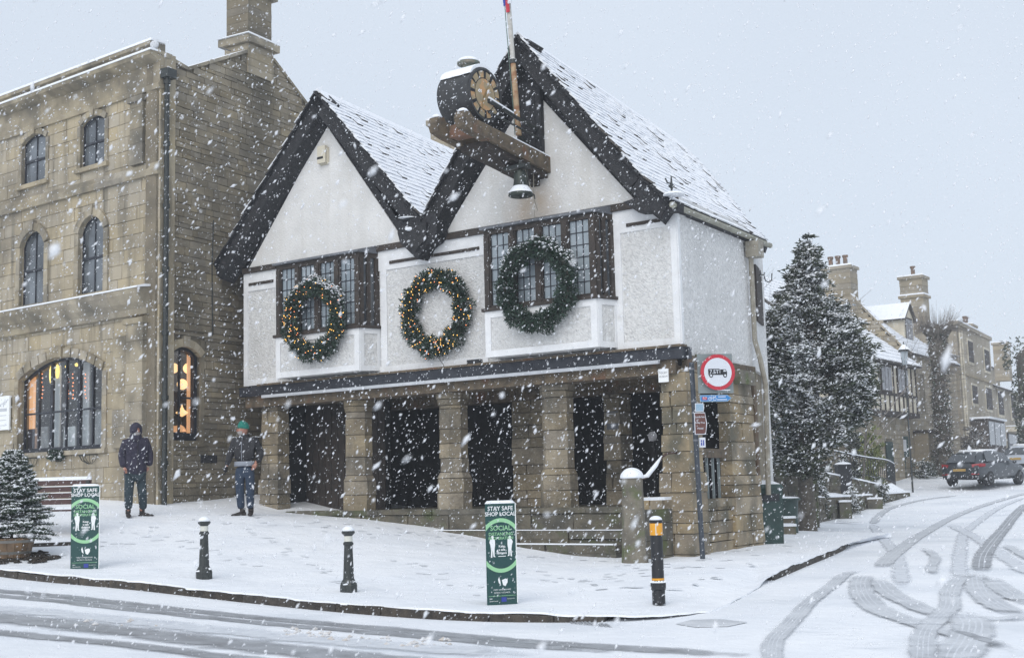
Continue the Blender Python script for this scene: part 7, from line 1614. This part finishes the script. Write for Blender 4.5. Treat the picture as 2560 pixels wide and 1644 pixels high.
gwall('garden_wall', [(1924, 1157, 33), (2040, 1158, 34)], .3, 'dark stone wall with snow on top below the pale railings behind the litter bin', seed=51, snow=.06)
gwall('garden_wall', [(2030, 1176, 40), (2098, 1188, 41)], .3, 'short sloping snow-topped stone wall running up to the black pier from the evergreen tree', seed=55)
gwall('garden_wall', [(2133, 1196, 42), (2197, 1210, 44)], .3, 'short snow-topped stone wall right of the black pier under the curved railings', seed=58)
bd = [at(2040, 1243, 36.3), at(2110, 1241, 39.3), at(2180, 1237, 43.8), at(2274, 1230, 50.3), at(2230, 1206, 50), at(2130, 1215, 46), at(2040, 1225, 41)]
m_ = MB(); m_.prism([p-ZV*.03 for p in bd], ZV*-.5); m_.build('raised_bed', M['snow_ground'], kind='structure')
for i, (x0, x1, y, Y, lb) in enumerate(((1953, 1988, 1292, 28.6, 'upper snow-covered stone step beside the litter bin'), (1951, 1990, 1312, 28.0, 'lower snow-covered stone step beside the litter bin'), (2098, 2128, 1252, 38.0, 'small snow-topped block jutting from the retaining wall, nearer one'), (2168, 2206, 1245, 42.2, 'small snow-topped block jutting from the retaining wall, farther one'))):
    a, b = at(x0, y, Y), at(x1, y, Y); g = h(a.x, Y)-.1; m_ = MB(); m_.box(a.x, b.x, Y, Y+.8, min(g, a.z-.15), a.z-.03); root = m_.build('stone_step' if i < 2 else 'wall_block', M['mossy']); prop(root, lb, 'step' if i < 2 else 'stone block')
    m_ = MB(); m_.box(a.x-.01, b.x+.01, Y-.02, Y+.8, a.z-.03, a.z+.02); sn = m_.build('snow_top', M['snow']); sn.parent = root
pi_ = at(2115, 1222, 41); pr = thing('black_pier', Vector((pi_.x, 41, pi_.z)), 'black square pier with a neat cap of snow at the foot of the curved railings', 'pier')
a, b = at(2098, 1222, 41), at(2132, 1222, 41); zt_ = at(2115, 1160, 41).z; m_ = MB(); m_.box(a.x, b.x, 41, 41.45, a.z-.4, zt_); m_.build('pier_body', M['sign_black'], pr)
m_ = MB(); m_.box(a.x-.04, b.x+.04, 40.95, 41.5, zt_-.06, zt_); m_.build('pier_cap', M['sign_black'], pr); m_ = MB(); m_.blob(Vector(((a.x+b.x)/2, 41.22, zt_)), .27, .27, .08, 14, 4, half=True); m_.build('snow_cap', M['snow'], pr, smooth=True)
def railing(tops, drop, n, m, label, snow=True, bw=.012):
    P = [at(*p) for p in tops]; root = thing('railings', P[0]-ZV*drop[0], label, 'railings'); C_ = cr_spline([tuple(p) for p in P], 8) if len(P) > 2 else np.array([tuple(P[0]), tuple(P[1])])
    m_ = MB(); m_.tube([Vector(c) for c in C_], .018, 5); m_.build('top_rail', M[m], root)
    if snow: m_ = MB(); m_.tube([Vector(c)+ZV*.025 for c in C_], .02, 5); m_.build('rail_snow', M['snow'], root)
    s_ = np.linspace(0, len(C_)-1, n)
    for k in s_: i = int(min(k, len(C_)-2)); f_ = k-i; c = Vector(C_[i]*(1-f_)+C_[i+1]*f_); dr = drop[0]+(drop[1]-drop[0])*k/(len(C_)-1); m_ = MB(); m_.tube([c, c-ZV*dr], bw, 4); m_.build('bar', M[m], root)
    m_ = MB(); m_.tube([Vector(c)-ZV*(drop[0]+(drop[1]-drop[0])*i/(len(C_)-1)-.06) for i, c in enumerate(C_)], .014, 4); m_.build('bottom_rail', M[m], root)
railing([(2086, 1127, 42), (2160, 1142, 43), (2215, 1150, 45), (2236, 1160, 47)], (.6, .75), 30, 'sign_black', 'black railings with a snowy sloping top rail curving down by the side street')
railing([(1924, 1106, 33), (2030, 1108, 34)], (.52, .50), 24, 'yellow_rail', 'pale upright railings on the dark wall behind the litter bin', bw=.01)
T([(780, 170), (960, 180), (1180, 195)], .5, 'slush_dark', 0, rag=.4, **c3)  # dark strip: wall shadow painted over a wet patch, not a wheel mark
# ================================================================== houses along the side street
ua = hd(3500, 1150)
FA = Frame(at(2193, 1000, 55), ua); LA = 5.6; g0 = 1.0
def fwin(parent, fr, t0, t1, z0, z1, o=.0, nx=2, nz=2, m='black_paint', lights=None, surround_=True):
    m_ = MB(); m_.fb(fr, t0, t1, o-.06, o+.03, z0, z1); w_ = m_.build('window', M[m], parent)
    for i in range(nx):
        for j in range(nz):
            a, b = t0+(t1-t0)*(i+.08)/nx, t0+(t1-t0)*(i+.92)/nx; c_, d_ = z0+(z1-z0)*(j+.07)/nz, z0+(z1-z0)*(j+.93)/nz; m_ = MB(); m_.fb(fr, a, b, o+.03, o+.04, c_, d_); m_.build('pane', M[lights or 'dark_pane'], w_)
    return w_
def slab(P4, th, m, parent, name='roof'):
    a, b, c_, d_ = [Vector(p) for p in P4]; N_ = (b-a).cross(d_-a).normalized(); N_ = N_ if N_.z > 0 else -N_; m_ = MB(); m_.hexa([a-N_*th, b-N_*th, c_-N_*th, d_-N_*th, a, b, c_, d_], 1, 0); return m_.build(name, [M['snow_roof'], M['tile_edge']], parent)
def slates(P4, parent, nr, nc, seed):
    """snow-covered stone slates: each laid a little proud"""
    a, b, c_, d_ = [Vector(p) for p in P4]; N_ = (b-a).cross(d_-a).normalized(); N_ = N_ if N_.z > 0 else -N_; m_ = MB(); r = random.Random(seed)
    for j in range(nr):
        for i in range(nc):
            f0, f1 = (i+(j % 2)*.5)/nc, min(1, (i+1+(j % 2)*.5)/nc-.01); g0_, g1_ = j/nr, (j+1)/nr
            if f0 >= 1: continue
            P = lambda f, g: (a+(b-a)*f)*(1-g)+(d_+(c_-d_)*f)*g
            e = .03+r.uniform(0, .03); m_.hexa([P(f0, g0_), P(f1, g0_), P(f1, g1_), P(f0, g1_), P(f0, g0_)+N_*e, P(f1, g0_)+N_*e, P(f1, g1_)+N_*.012, P(f0, g1_)+N_*.012], 1, 0)
    return m_.build('slates', [M['snow_roof'], M['tile_snowy']], parent, kind='stuff')
def chimney(parent, c, ax, wx, wy, z0, z1, bands=(.0,), pots=0, m='stone_far', seed=1):
    X_ = Vector(ax); Y_ = Vector((-X_.y, X_.x, 0)); fr = Frame(Vector(c)-X_*wx/2-Y_*wy/2*0, X_); root = bpy.data.objects.new('chimney', None); COL.objects.link(root); root.parent = parent; OFF[root.name] = OFF[parent.name]
    z = z0; r = random.Random(seed)
    while z < z1: hh = min(.28, z1-z); m_ = MB(); e = r.uniform(0, .02); m_.fb(fr, -e, wx+e, -wy, e, z+.005, z+hh-.005); m_.build('stone', M[m], root); z += hh
    for b_ in bands: m_ = MB(); m_.fb(fr, -.1, wx+.1, -wy-.1, .1, z1-b_-.14, z1-b_); m_.build('chimney_band', M[m], root); m_ = MB(); m_.fb(fr, -.1, wx+.1, -wy-.1, .1, z1-b_+.001, z1-b_+.07); m_.build('band_snow', M['snow'], root)
    for k in range(pots): p = fr(wx*(k+1)/(pots+1), -wy/2, z1); m_ = MB(); m_.lathe([(.14, 0), (.11, .1), (.11, .45), (.15, .5), (.15, .58)], p, 10); m_.build('chimney_pot', M['chimney_pot'], root)
    return root
hA = thing('timbered_house', FA(2.5, -2.5, 1.2), 'half-timbered house with cream panels jutting over a stone ground floor on the side street', 'house')
zj, ze = 4.28, 6.62
m_ = MB(); m_.fb(FA, -4.5, LA, -7, -.45, .6, zj+.1); m_.build('lower_core', M['mortar'], hA)
stone_wall(hA, Frame(FA(0, -.45, 0), ua), lambda t, z: True, [(1.9, 3.0, .5, 3.2)], .8, zj, -2.5, LA, 'stone_far', (.18, .28), (.3, .7), 61, proud=(.01, .035), depth=.08, singles=200)
m_ = MB(); m_.fb(FA, -4.5, LA, -7, 0, zj, ze); m_.build('upper_wall', M['cream'], hA)
m_ = MB(); m_.fb(FA, -4.5, LA+.02, -.5, .08, zj-.08, zj+.14); m_.build('jetty_beam', M['oak'], hA)
m_ = MB(); m_.fb(FA, -4.5, LA+.02, -.1, .05, ze-.16, ze+.05); m_.build('wall_plate', M['oak'], hA)
for k in range(14):
    t = -2.9+k*.64; m_ = MB(); m_.fb(FA, t, t+.11, 0, .04, zj+.14, ze-.16); m_.build('timber_stud', M['oak'], hA)
m_ = MB(); m_.fb(FA, -2.9, LA, 0, .045, 5.10, 5.22); m_.build('timber_rail', M['oak'], hA)
fwin(hA, FA, .55, 1.9, 5.22, 6.42, .045, 3, 1, 'oak', 'shop_pale'); fwin(hA, FA, 2.75, 4.2, 5.22, 6.42, .045, 3, 1, 'oak', 'shop_pale')
m_ = MB(); m_.fb(FA, 2.0, 2.9, -.42, -.38, 1.4, 3.1); m_.build('door', M['bin_green'], hA)
rA = [FA(-5, .35, ze-.05), FA(LA-.05, .35, ze-.05), FA(LA-.05, -5.2, ze+4.25), FA(-5, -5.2, ze+4.25)]; slab(rA, .12, '', hA); slates(rA, hA, 18, 30, 3)
# taller stone house with gable parapet, dormer and chimneys
gB = Frame(FA(LA, 0, 0), -FA.n); gB.n = -ua
k0, z0 = gB.tz(2257, 862); k1, z1 = gB.tz(2124, 730); k2, z2 = gB.tz(2050, 738)
hB = thing('gabled_house', FA(LA+3, -4, 1.2), 'taller stone house with snowy roof, cream dormer and two big chimneys', 'house')
m_ = MB(); m_.prism([gB(k0, 0, .8), gB(k0, 0, z0-.25), gB(k1, 0, z1-.25), gB(k2, 0, z2-.25), gB(k2+4.5, 0, z2-4), gB(k2+4.5, 0, .8)], ua*.4); m_.build('gable_core', M['mortar'], hB)
zl = lambda k: float(np.interp(k, [k0, k1, k2, k2+4.5], [z0, z1, z2, z2-4]))-.12
stone_wall(hB, gB, lambda t, z: z < zl(t), [], 3.5, max(z1, z2), k0, k2+3, 'stone_far', (.17, .28), (.3, .65), 71, proud=(.01, .04), depth=.1, singles=150, near=((k0+k1)/2, 8.5))
for i in range(9):
    a, b = i/9, (i+1)/9-.012; m_ = MB(); P = lambda f, o_, dz: gB(k0+(k1-k0)*f, o_, z0+(z1-z0)*f+dz); m_.hexa([P(a, -.5, -.16), P(b, -.5, -.16), P(b, .06, -.16), P(a, .06, -.16), P(a, -.5, -.02), P(b, -.5, -.02), P(b, .06, -.02), P(a, .06, -.02)], 0, 1); m_.build('coping_stone', [M['stone_far'], M['snow']], hB)
ob = -k0
rB = [FA(LA+.42, ob+.3, z0-.35), FA(LA+8.5, ob+.3, z0-.45), FA(LA+8.5, -k1-.6, z1-.35), FA(LA+.42, -k1-.6, z1-.28)]; slab(rB, .12, '', hB); slates(rB, hB, 18, 26, 4)
m_ = MB(); m_.fb(FA, LA+.4, LA+8.5, -10, ob, .6, z0-.4); m_.build('front_core', M['mortar'], hB)
stone_wall(hB, Frame(FA(0, ob, 0), ua), lambda t, z: True, [(7.6, 8.5, 4.6, 6.2)], .8, z0-.45, LA+.0, LA+8.5, 'stone_far', (.18, .28), (.35, .8), 73, proud=(.005, .03), depth=.08, singles=150)
fwin(hB, FA, 7.6, 8.5, 4.6, 6.2, ob-.06, 2, 2)
m_ = MB(); m_.fb(FA, LA+.6, LA+2.6, ob-.1, ob+.9, 3.55, 3.68, 1, 0); m_.fb(FA, LA+.7, LA+2.5, ob-.1, ob+.7, .8, 3.55, 2); m_.build('bay_canopy', [M['snow'], M['oak'], M['stone_far']], hB)
ta, za = FA.tz(2262, 848, ob-.9); tb2_, _ = FA.tz(2285, 848, ob-.9); tt_, zt_ = FA.tz(2273, 757, ob-.9); _, zs_ = FA.tz(2262, 790, ob-.9); o1 = ob-.9
dm = bpy.data.objects.new('dormer', None); COL.objects.link(dm); dm.parent = hB; OFF[dm.name] = OFF[hB.name]
m_ = MB(); m_.fb(FA, ta, tb2_, o1-3.4, o1, za-.3, zs_); m_.prism([FA(ta, o1, zs_), FA(tb2_, o1, zs_), FA((ta+tb2_)/2, o1, zt_-.1)], FA.n*-3.4); m_.build('dormer_wall', M['cream'], dm)
fwin(dm, FA, ta+.2, tb2_-.2, za, zs_-.05, o1, 3, 1, 'oak', 'shop_pale')
tm_ = (ta+tb2_)/2
for e in (ta-.25, tb2_+.25): slab([FA(e, o1+.15, zs_-.15), FA(e, o1-3.6, zs_-.15), FA(tm_, o1-3.6, zt_), FA(tm_, o1+.15, zt_)], .09, '', dm, 'dormer_roof')
chimney(hB, gB((k1+k2)/2, .0, 0)+ua*.2, FA.n, abs(k2-k1)*1.0, 1.0, z1-1.2, gB.tz(2090, 664)[1], (.0,), 3, seed=4)
c2 = at(2282, 790, 66); chimney(hB, c2, FA.n, 1.15, 1.0, c2.z-1.5, at(2282, 690, 66).z, (.0, 1.0), 1, seed=6)
# house C: slate roofs behind
hC = thing('slate_roofed_house', at(2340, 1100, 70), 'low snowy roof between the gabled house and the pollarded tree', 'house'); FC = Frame(at(2300, 1000, 68), hd(3300, 1160))
eC = at(2340, 862, 68).z; m_ = MB(); m_.fb(FC, -1, 9, -8, -.2, .5, eC); m_.build('wall', M['stone_far'], hC); rC = [FC(-1, .2, eC), FC(9, .2, eC), FC(9, -5, eC+2.4), FC(-1, -5, eC+2.4)]; slab(rC, .12, '', hC); slates(rC, hC, 10, 16, 5); fwin(hC, FC, 1.2, 2.2, eC-2.2, eC-.8, -.2); fwin(hC, FC, 1.2, 2.2, eC-5, eC-3.5, -.2)
# house D: tall three-storey stone house
ud = hd(3120, 1170); FD = Frame(at(2402, 1000, 75), ud)
hD = thing('tall_stone_house', FD(3, -3, 1.8), 'tall three-storey stone house with narrow dark windows beyond the pollarded tree', 'house')
ta, za = FD.tz(2404, 818); tb_2, zb_ = FD.tz(2474, 855); m_ = MB(); m_.fb(FD, 0, tb_2, -8, 0, 1, za); m_.build('wall', M['stone_far'], hD); GD = Frame(FD(0, 0, 0), -FD.n); GD.n = -ud
m_ = MB(); m_.fb(FD, -.05, tb_2+.05, -.4, .15, za, za+.22); m_.build('parapet', M['stone_far'], hD); m_ = MB(); m_.fb(FD, -.05, tb_2+.05, -.4, .17, za+.22, za+.30); m_.fb(FD, -.05, .3, -8, -.4, za+.0, za+.08); m_.build('parapet_snow', M['snow'], hD)
for z in (za-2.9, za-6.0): m_ = MB(); m_.fb(FD, 0, tb_2, 0, .1, z, z+.15); m_.build('string_course', M['stone_far'], hD)
for x0, x1, y0, y1 in ((2421, 2429, 856, 903), (2462, 2470, 878, 925), (2431, 2440, 966, 1007), (2466, 2476, 972, 1022)):
    t0, zb0 = FD.tz(x0, y1); t1, zt0_ = FD.tz(x1, y0); m_ = MB(); m_.fb(FD, t0-.15, t1+.15, 0, .05, zb0-.15, zt0_+.15); m_.build('window_surround', M['cream'], hD); fwin(hD, FD, t0, t1, zb0, zt0_, .05, 2, 4, lights='shop_dark')
t0, z0_ = FD.tz(2432, 1150); t1, z1_ = FD.tz(2470, 1055); m_ = MB(); m_.fb(FD, t0, t1, 0, 1.0, z0_-.5, z1_, 1); m_.fb(FD, t0-.15, t1+.15, 0, 1.15, z1_, z1_+.12, 0); m_.build('porch', [M['snow'], M['shop_dark']], hD)
for k in range(3): m_ = MB(); m_.fb(FD, t0+.15+k*(t1-t0)/3, t0+(k+1)*(t1-t0)/3-.05, 1.0, 1.03, z0_+.9, z1_-.15); m_.build('pane', M['dark_pane'], hD)
m_ = MB(); m_.tube([FD(1.2, .08, za-.1), FD(1.2, .08, 1.5)], .06, 6); m_.tube([FD(0.4, .1, za-.1), FD(.4, .1, 1.5)], .06, 6); m_.build('drainpipe', M['cream'], hD)
cD = at(2437, 845, 82); chimney(hD, cD, ud, 1.6, 1.0, cD.z-2, at(2437, 812, 82).z, (.0,), 2, seed=9)
# house E and F farther down
FE = Frame(at(2476, 1000, 88), ud); hE = thing('far_cottage', FE(4, -3, 2), 'lower stone house with snowy eave and tall windows at the far street end', 'house')
ta, za = FE.tz(2480, 958); tb_2, zb_ = FE.tz(2545, 975); m_ = MB(); m_.fb(FE, -.5, tb_2+6, -7, 0, 1.2, za-.1); m_.build('wall', M['stone_far'], hE); slab([FE(-.5, .5, za-.25), FE(tb_2+6, .5, za-.25), FE(tb_2+6, -2.2, za+.9), FE(-.5, -2.2, za+.9)], .15, '', hE)
m_ = MB(); m_.fb(FE, -.5, tb_2+6, -8, -2.2, za-1, za+2.3); m_.build('upper_wall', M['stone_far'], hE)
rE = [FE(-.6, -2.0, za+2.2), FE(tb_2+6, -2.0, za+2.2), FE(tb_2+6, -6, za+4.6), FE(-.6, -6, za+4.6)]; slab(rE, .15, '', hE); slates(rE, hE, 8, 20, 8); fwin(hE, FE, 1.0, 1.9, za+.95, za+1.8, -2.2)
for x0, x1, y0, y1 in ((2496, 2504, 980, 1035), (2529, 2536, 988, 1044), (2498, 2505, 1085, 1120)):
    t0, zb0 = FE.tz(x0, y1); t1, zt0_ = FE.tz(x1, y0); m_ = MB(); m_.fb(FE, t0-.2, t1+.2, 0, .06, zb0-.2, zt0_+.2); m_.build('window_surround', M['cream'], hE); fwin(hE, FE, t0, t1, zb0, zt0_, .06, 2, 4, lights='shop_dark')
t0, z0_ = FE.tz(2520, 1140); t1, z1_ = FE.tz(2548, 1083); m_ = MB(); m_.fb(FE, t0, t1, 0, .9, z1_, z1_+.35); m_.build('door_hood', M['cream'], hE); m_ = MB(); m_.fb(FE, t0-.05, t1+.05, 0, .95, z1_+.35, z1_+.45); m_.build('hood_snow', M['snow'], hE); fwin(hE, FE, t0+.3, t1-.3, 2.0, z1_-.1, .02, 1, 3)
cE = at(2524, 900, 93); chimney(hE, cE, ud, 1.25, 1.0, cE.z-1.5, at(2524, 856, 93).z, (.0,), 0, seed=11)
# dark tree at the right edge
p = at(2578, 1160, 78); p.z = h(p.x, 78); dk = thing('ivied_tree', p, 'dark ivy-covered tree trunk cut off by the right edge of the photo', 'tree')
m_ = MB(); m_.tube([p-ZV*.3, p+ZV*3, p+ZV*6.5, p+ZV*7.5+XV*.6], [.5, .4, .45, .2], 10); m_.build('trunk', M['bark'], dk); L_ = Leaves(); n = 1500; f = RS.random_sample(n); a = RS.uniform(0, 6.28, n); rr = .5+RS.uniform(0, .25, n)+.5*(f > .75); C_ = np.stack([p.x+np.cos(a)*rr, p.y+np.sin(a)*rr, p.z+f*7.6], 1); L_.blades(C_, RS.normal(0, 1, (n, 3)), .2, .06, 0); L_.flakes(C_[:200], .08, .05, 1); L_.build('ivy', [M['yew'], M['snow']], dk)
# chimney of the house behind the hall
cH = at(1100, 330, 34); hb = thing('rear_house', Vector((cH.x, 36, 1.3)), 'stone chimney and roof of a house showing between the two gables of the hall', 'house'); m_ = MB(); m_.box(cH.x-2.2, cH.x+3, 33.6, 42, .8, 8.0); m_.build('wall', M['stone_far'], hb)
slab([Vector((cH.x-2.5, 33.3, 7.9)), Vector((cH.x+3.3, 33.3, 7.9)), Vector((cH.x+3.3, 37.5, 10.0)), Vector((cH.x-2.5, 37.5, 10.0))], .15, '', hb); ch2 = chimney(hb, Vector((cH.x+.08, 34.0, 0)), (.95, -.3, 0), .72, .8, 7.5, at(1100, 300, 34).z, (.0,), 0, 'ashlar', 14)
# street lantern, 20 sign, notice
lp = at(2281, 1120, 52.5); lp.z = h(lp.x, 52.5); lt = at(2262, 912, 52.5); st_ = thing('street_lamp', Vector((lt.x, 52.5, h(lt.x, 52.5))), 'old four-sided glass street lantern on a post in front of the half-timbered house', 'street lamp')
m_ = MB(); m_.tube([Vector((lt.x, 52.5, h(lt.x, 52.5)-.2)), Vector((lt.x, 52.5, lt.z))], [.04, .03], 8); m_.build('post', M['iron'], st_)
m_ = MB(); m_.lathe([(.12, 0), (.20, .55)], Vector((lt.x, 52.5, lt.z)), 4, rot=.6); m_.build('lantern_glass', M['leaded_pane'], st_); m_ = MB(); m_.lathe([(.25, .55), (.22, .6), (.10, .75), (.03, .82), (.02, .95)], Vector((lt.x, 52.5, lt.z)), 8); m_.build('lantern_roof', M['iron'], st_); m_ = MB(); m_.lathe([(.24, .60), (.12, .75), (.05, .82)], Vector((lt.x, 52.5, lt.z+.03)), 8); m_.build('roof_snow', M['snow'], st_)
s0 = at(2270, 1176, 60); s0.z = h(s0.x, 60)-.05; s1 = at(2270, 1044, 60); s2 = thing('speed_sign', s0, 'round red-ringed 20 speed limit sign on a dark post by the snowy bank', 'road sign')
m_ = MB(); m_.tube([s0-ZV*.2, Vector((s0.x, 60, s1.z))], .05, 8); m_.build('post', M['iron'], s2); X = XV; N_ = -YV; cs = Vector((s0.x, 59.93, s1.z+.15))
for rr, o_, mm in ((.30, 0, 'sign_red'), (.235, .012, 'sign_white')): m_ = MB(); m_.lathe([(rr, o_), (rr, o_+.01)], cs, 24, ax=(X, ZV, N_)); m_.build('sign_disc', M[mm], s2)
m_ = MB(); V, Fs = text_mb('20', .34, cs+N_*.025, X, ZV, N_, bold=.008); m_.add(V, Fs); m_.build('figures', M['sign_black'], s2)
nb = at(2260, 1170, 59); nb.z = h(nb.x, 59); nn2 = thing('green_noticeboard', nb, 'small dark green post with a pale notice beside the 20 sign', 'notice board'); a, b = at(2250, 1142, 59), at(2270, 1090, 59); m_ = MB(); m_.box(a.x, b.x, 59, 59.1, a.z, b.z); m_.tube([Vector(((a.x+b.x)/2, 59.05, nb.z-.1)), Vector(((a.x+b.x)/2, 59.05, a.z+.1))], .05, 6); m_.build('board', M['bin_green'], nn2); m_ = MB(); m_.box(a.x+.08, b.x-.1, 58.98, 59.0, a.z+.25, b.z-.15); m_.build('notice', M['strip_grey'], nn2)
# ================================================================== parked cars
def car(loc, rz, paint, label, suv=True, kk=1.0):
    c = thing('parked_car', loc, label, 'car', 'cars parked on the side street', local=True, rz=rz); c.scale = (kk, kk, kk*.92); M_ = M[paint]
    L_ = [(-2.2, .45, .80, .82, .80, .62), (-2.12, .32, .98, 1.02, .86, .58), (-1.72, .28, 1.02, 1.42, .91, .60), (-1.15, .26, 1.03, 1.60, .93, .62), (-.2, .26, 1.02, 1.63, .93, .62), (.55, .26, 1.01, 1.50, .92, .60), (1.15, .26, 1.0, 1.05, .91, .70), (1.9, .30, .92, .93, .88, .65), (2.2, .42, .70, .72, .78, .55)]
    if not suv: L_ = [(y, zb, zt*.93, zr*.90, w_, wr) for y, zb, zt, zr, w_, wr in L_]
    V = []; n = 12
    for (y, zb, zt, zr, w_, wr) in L_:
        sec = [(0, zb), (w_*.8, zb), (w_*.97, zb+.12), (w_, (zb+zt)/2), (w_*.96, zt), (wr+.02, zr-.06 if zr > zt+.1 else zt+.01), (wr*.8, zr), (0, zr+.02)]
        V += [(x, y, z) for x, z in sec]+[(-x, y, z) for x, z in sec[-2:0:-1]]
    k = 14; m_ = MB(); m_.add(V, [(i*k+j, i*k+(j+1) % k, (i+1)*k+(j+1) % k, (i+1)*k+j) for i in range(len(L_)-1) for j in range(k)]+[tuple(range(k)), tuple((len(L_)-1)*k+j for j in range(k))][::1])
    body = m_.build('body', M_, c, smooth=True, auto=45); sd_ = body.modifiers.new('s', 'SUBSURF'); sd_.levels = sd_.render_levels = 1
    zs = 1 if suv else .9; g_ = MB(); 
    g_.hexa([(-.62, -2.10, 1.05*zs), (.62, -2.10, 1.05*zs), (.50, -1.66, 1.40*zs), (-.50, -1.66, 1.40*zs), (-.62, -2.14, 1.06*zs), (.62, -2.14, 1.06*zs), (.50, -1.74, 1.42*zs), (-.50, -1.74, 1.42*zs)]); g_.build('rear_window', M['car_glass'], c)
    for s_ in (-1, 1):
        for ya, yb, yc, yd in ((-1.65, -.55, -.55, -1.35), (-.48, .72, .40, -.48)):
            g_ = MB(); g_.hexa([(s_*.885, ya, 1.07*zs), (s_*.885, yb, 1.07*zs), (s_*.905, yb, 1.08*zs), (s_*.905, ya, 1.08*zs), (s_*.64, yd, 1.47*zs), (s_*.64, yc, 1.47*zs), (s_*.67, yc, 1.48*zs), (s_*.67, yd, 1.48*zs)]); g_.build('side_window', M['car_glass'], c)
        g_ = MB(); g_.hexa([(s_*.55, -2.2, .82), (s_*.86, -2.08, .84), (s_*.92, -1.8, .86), (s_*.6, -2.0, .86), (s_*.50, -2.17, .96), (s_*.86, -2.08, 1.0), (s_*.91, -1.75, .99), (s_*.6, -2.0, .99)]); g_.build('tail_light', M['tail'], c)
        g_ = MB(); g_.hexa([(s_*.5, -2.24, .50), (s_*.80, -2.18, .50), (s_*.80, -2.1, .50), (s_*.5, -2.1, .50), (s_*.5, -2.23, .56), (s_*.80, -2.17, .56), (s_*.8, -2.1, .56), (s_*.5, -2.1, .56)]); g_.build('reflector', M['tail'], c)
        for y in (-1.35, 1.40):
            X_ = (YV, ZV, XV*s_); g_ = MB(); g_.lathe([(.30, -.12), (.35, -.10), (.35, .08), (.30, .12)], (s_*.80, y, .34), 20, ax=X_); wh = g_.build('wheel', M['tyre'], c, smooth=True, auto=40); g_ = MB(); g_.lathe([(.22, .10), (.20, .125), (.05, .11)], (s_*.80, y, .34), 12, ax=X_); g_.build('rim', M['rim'], wh)
        g_ = MB(); g_.blob((s_*1.0, .72, 1.05*zs), .10, .06, .08, 8, 5); g_.build('mirror', M_, c)
    g_ = MB(); g_.box(-.27, .27, -2.27, -2.235, .66, .77); g_.build('number_plate', M['plate'], c); g_ = MB(); g_.box(-.76, .76, -2.235, -1.9, .31, .46); g_.build('bumper', M['sign_black'], c)
    g_ = MB(); g_.hexa([(-.52, -1.3, 1.52*zs), (.52, -1.3, 1.52*zs), (.50, .2, 1.56*zs), (-.50, .2, 1.56*zs), (-.46, -1.2, 1.635*zs), (.46, -1.2, 1.635*zs), (.44, .1, 1.645*zs), (-.44, .1, 1.645*zs)]); g_.build('roof_snow', M['snow'], c, smooth=True)
    return c
hdv = math.atan2(-.62, .78)
p = at(2464, 1210, 55); car(Vector((p.x, p.y, h(p.x, p.y)-.02)), math.atan2(-.72, .70), 'car_grey', 'dark grey SUV parked with its red tail lights towards the viewer on the side street', kk=1.0)
p = at(2592, 1202, 61); car(Vector((p.x, p.y, h(p.x, p.y)-.02)), math.atan2(-.70, .72), 'car_silver', 'silver car parked in front of the dark SUV, cut off by the right edge', suv=False, kk=1.0)
# ================================================================== falling snow
rs = np.random.RandomState(77)
def flakes(name, n, y0, y1, pw, smin, smax, mg=1.18, yfun=None):
    u = rs.random_sample(n); Y = (y0**pw+(y1**pw-y0**pw)*u)**(1/pw)
    sx = rs.uniform(-mg*1.4, mg*1.4, n)*1280; sy = rs.uniform(-mg, mg, n)*822
    C_ = np.zeros((n, 3))
    R0, U0, W0 = np.array(CR), np.array(CU), np.array(CW)
    for k in range(3): C_[:, k] = W0[k]*Y+R0[k]*sx/F*Y+U0[k]*sy/F*Y
    C_ += np.array(EYE); ok = C_[:, 2] > clampH(C_[:, 0], C_[:, 1])+.03; C_ = C_[ok]; n = len(C_)
    s_ = np.clip((smin+smax)/2*.74*np.exp(rs.normal(0, .42, n)), smin*.5, smax*2.2); L_ = s_*rs.uniform(1.3, 3.2, n)
    ax = np.stack([.55+rs.normal(0, .30, n), rs.normal(0, .35, n), .80+rs.normal(0, .2, n)], 1); ax /= np.linalg.norm(ax, axis=1)[:, None]
    b = np.cross(ax, rs.normal(size=(n, 3))); b /= np.linalg.norm(b, axis=1)[:, None]; c = np.cross(ax, b)
    j = lambda: rs.uniform(.75, 1.25, n)[:, None]
    P = [C_+ax*L_[:, None]*j(), C_-ax*L_[:, None]*j()]
    for k in range(4):
        a = k*math.pi/2; P.append(C_+(b*math.cos(a)+c*math.sin(a))*s_[:, None]*j()+ax*(rs.uniform(-.25, .25, n)*L_)[:, None])
    V = np.stack(P, 1).reshape(-1, 3); base = (np.arange(n)*6)[:, None, None]
    T_ = np.array([(0, 2, 3), (0, 3, 4), (0, 4, 5), (0, 5, 2), (1, 3, 2), (1, 4, 3), (1, 5, 4), (1, 2, 5)])[None]+base
    o = fast_mesh(name, V, T_.reshape(-1, 3), M['flake'], kind='stuff'); o.data.polygons.foreach_set('use_smooth', [True]*len(o.data.polygons)); return o
flakes('falling_snow', 64000, 5.0, 21, 1.7, .0030, .0056)
flakes('falling_snow', 470, 1.6, 5.0, 1.6, .0035, .0060)
flakes('falling_snow', 12500, 20, 50, 1.3, .008, .013)
# ================================================================== air full of snow
hz = MB(); hz.box(-170, 170, -130, 170, -3.5, 15.2)
hm = bpy.data.materials.new('snowy_air'); hm.use_nodes = True; hm.node_tree.nodes.clear(); ho = hm.node_tree.nodes.new('ShaderNodeOutputMaterial'); pv = hm.node_tree.nodes.new('ShaderNodeVolumePrincipled')
pv.inputs['Color'].default_value = (.90, .94, 1, 1); pv.inputs['Density'].default_value = .0011; pv.inputs['Anisotropy'].default_value = 0
hm.node_tree.links.new(pv.outputs[0], ho.inputs['Volume']); hz.build('haze', hm, kind='stuff')
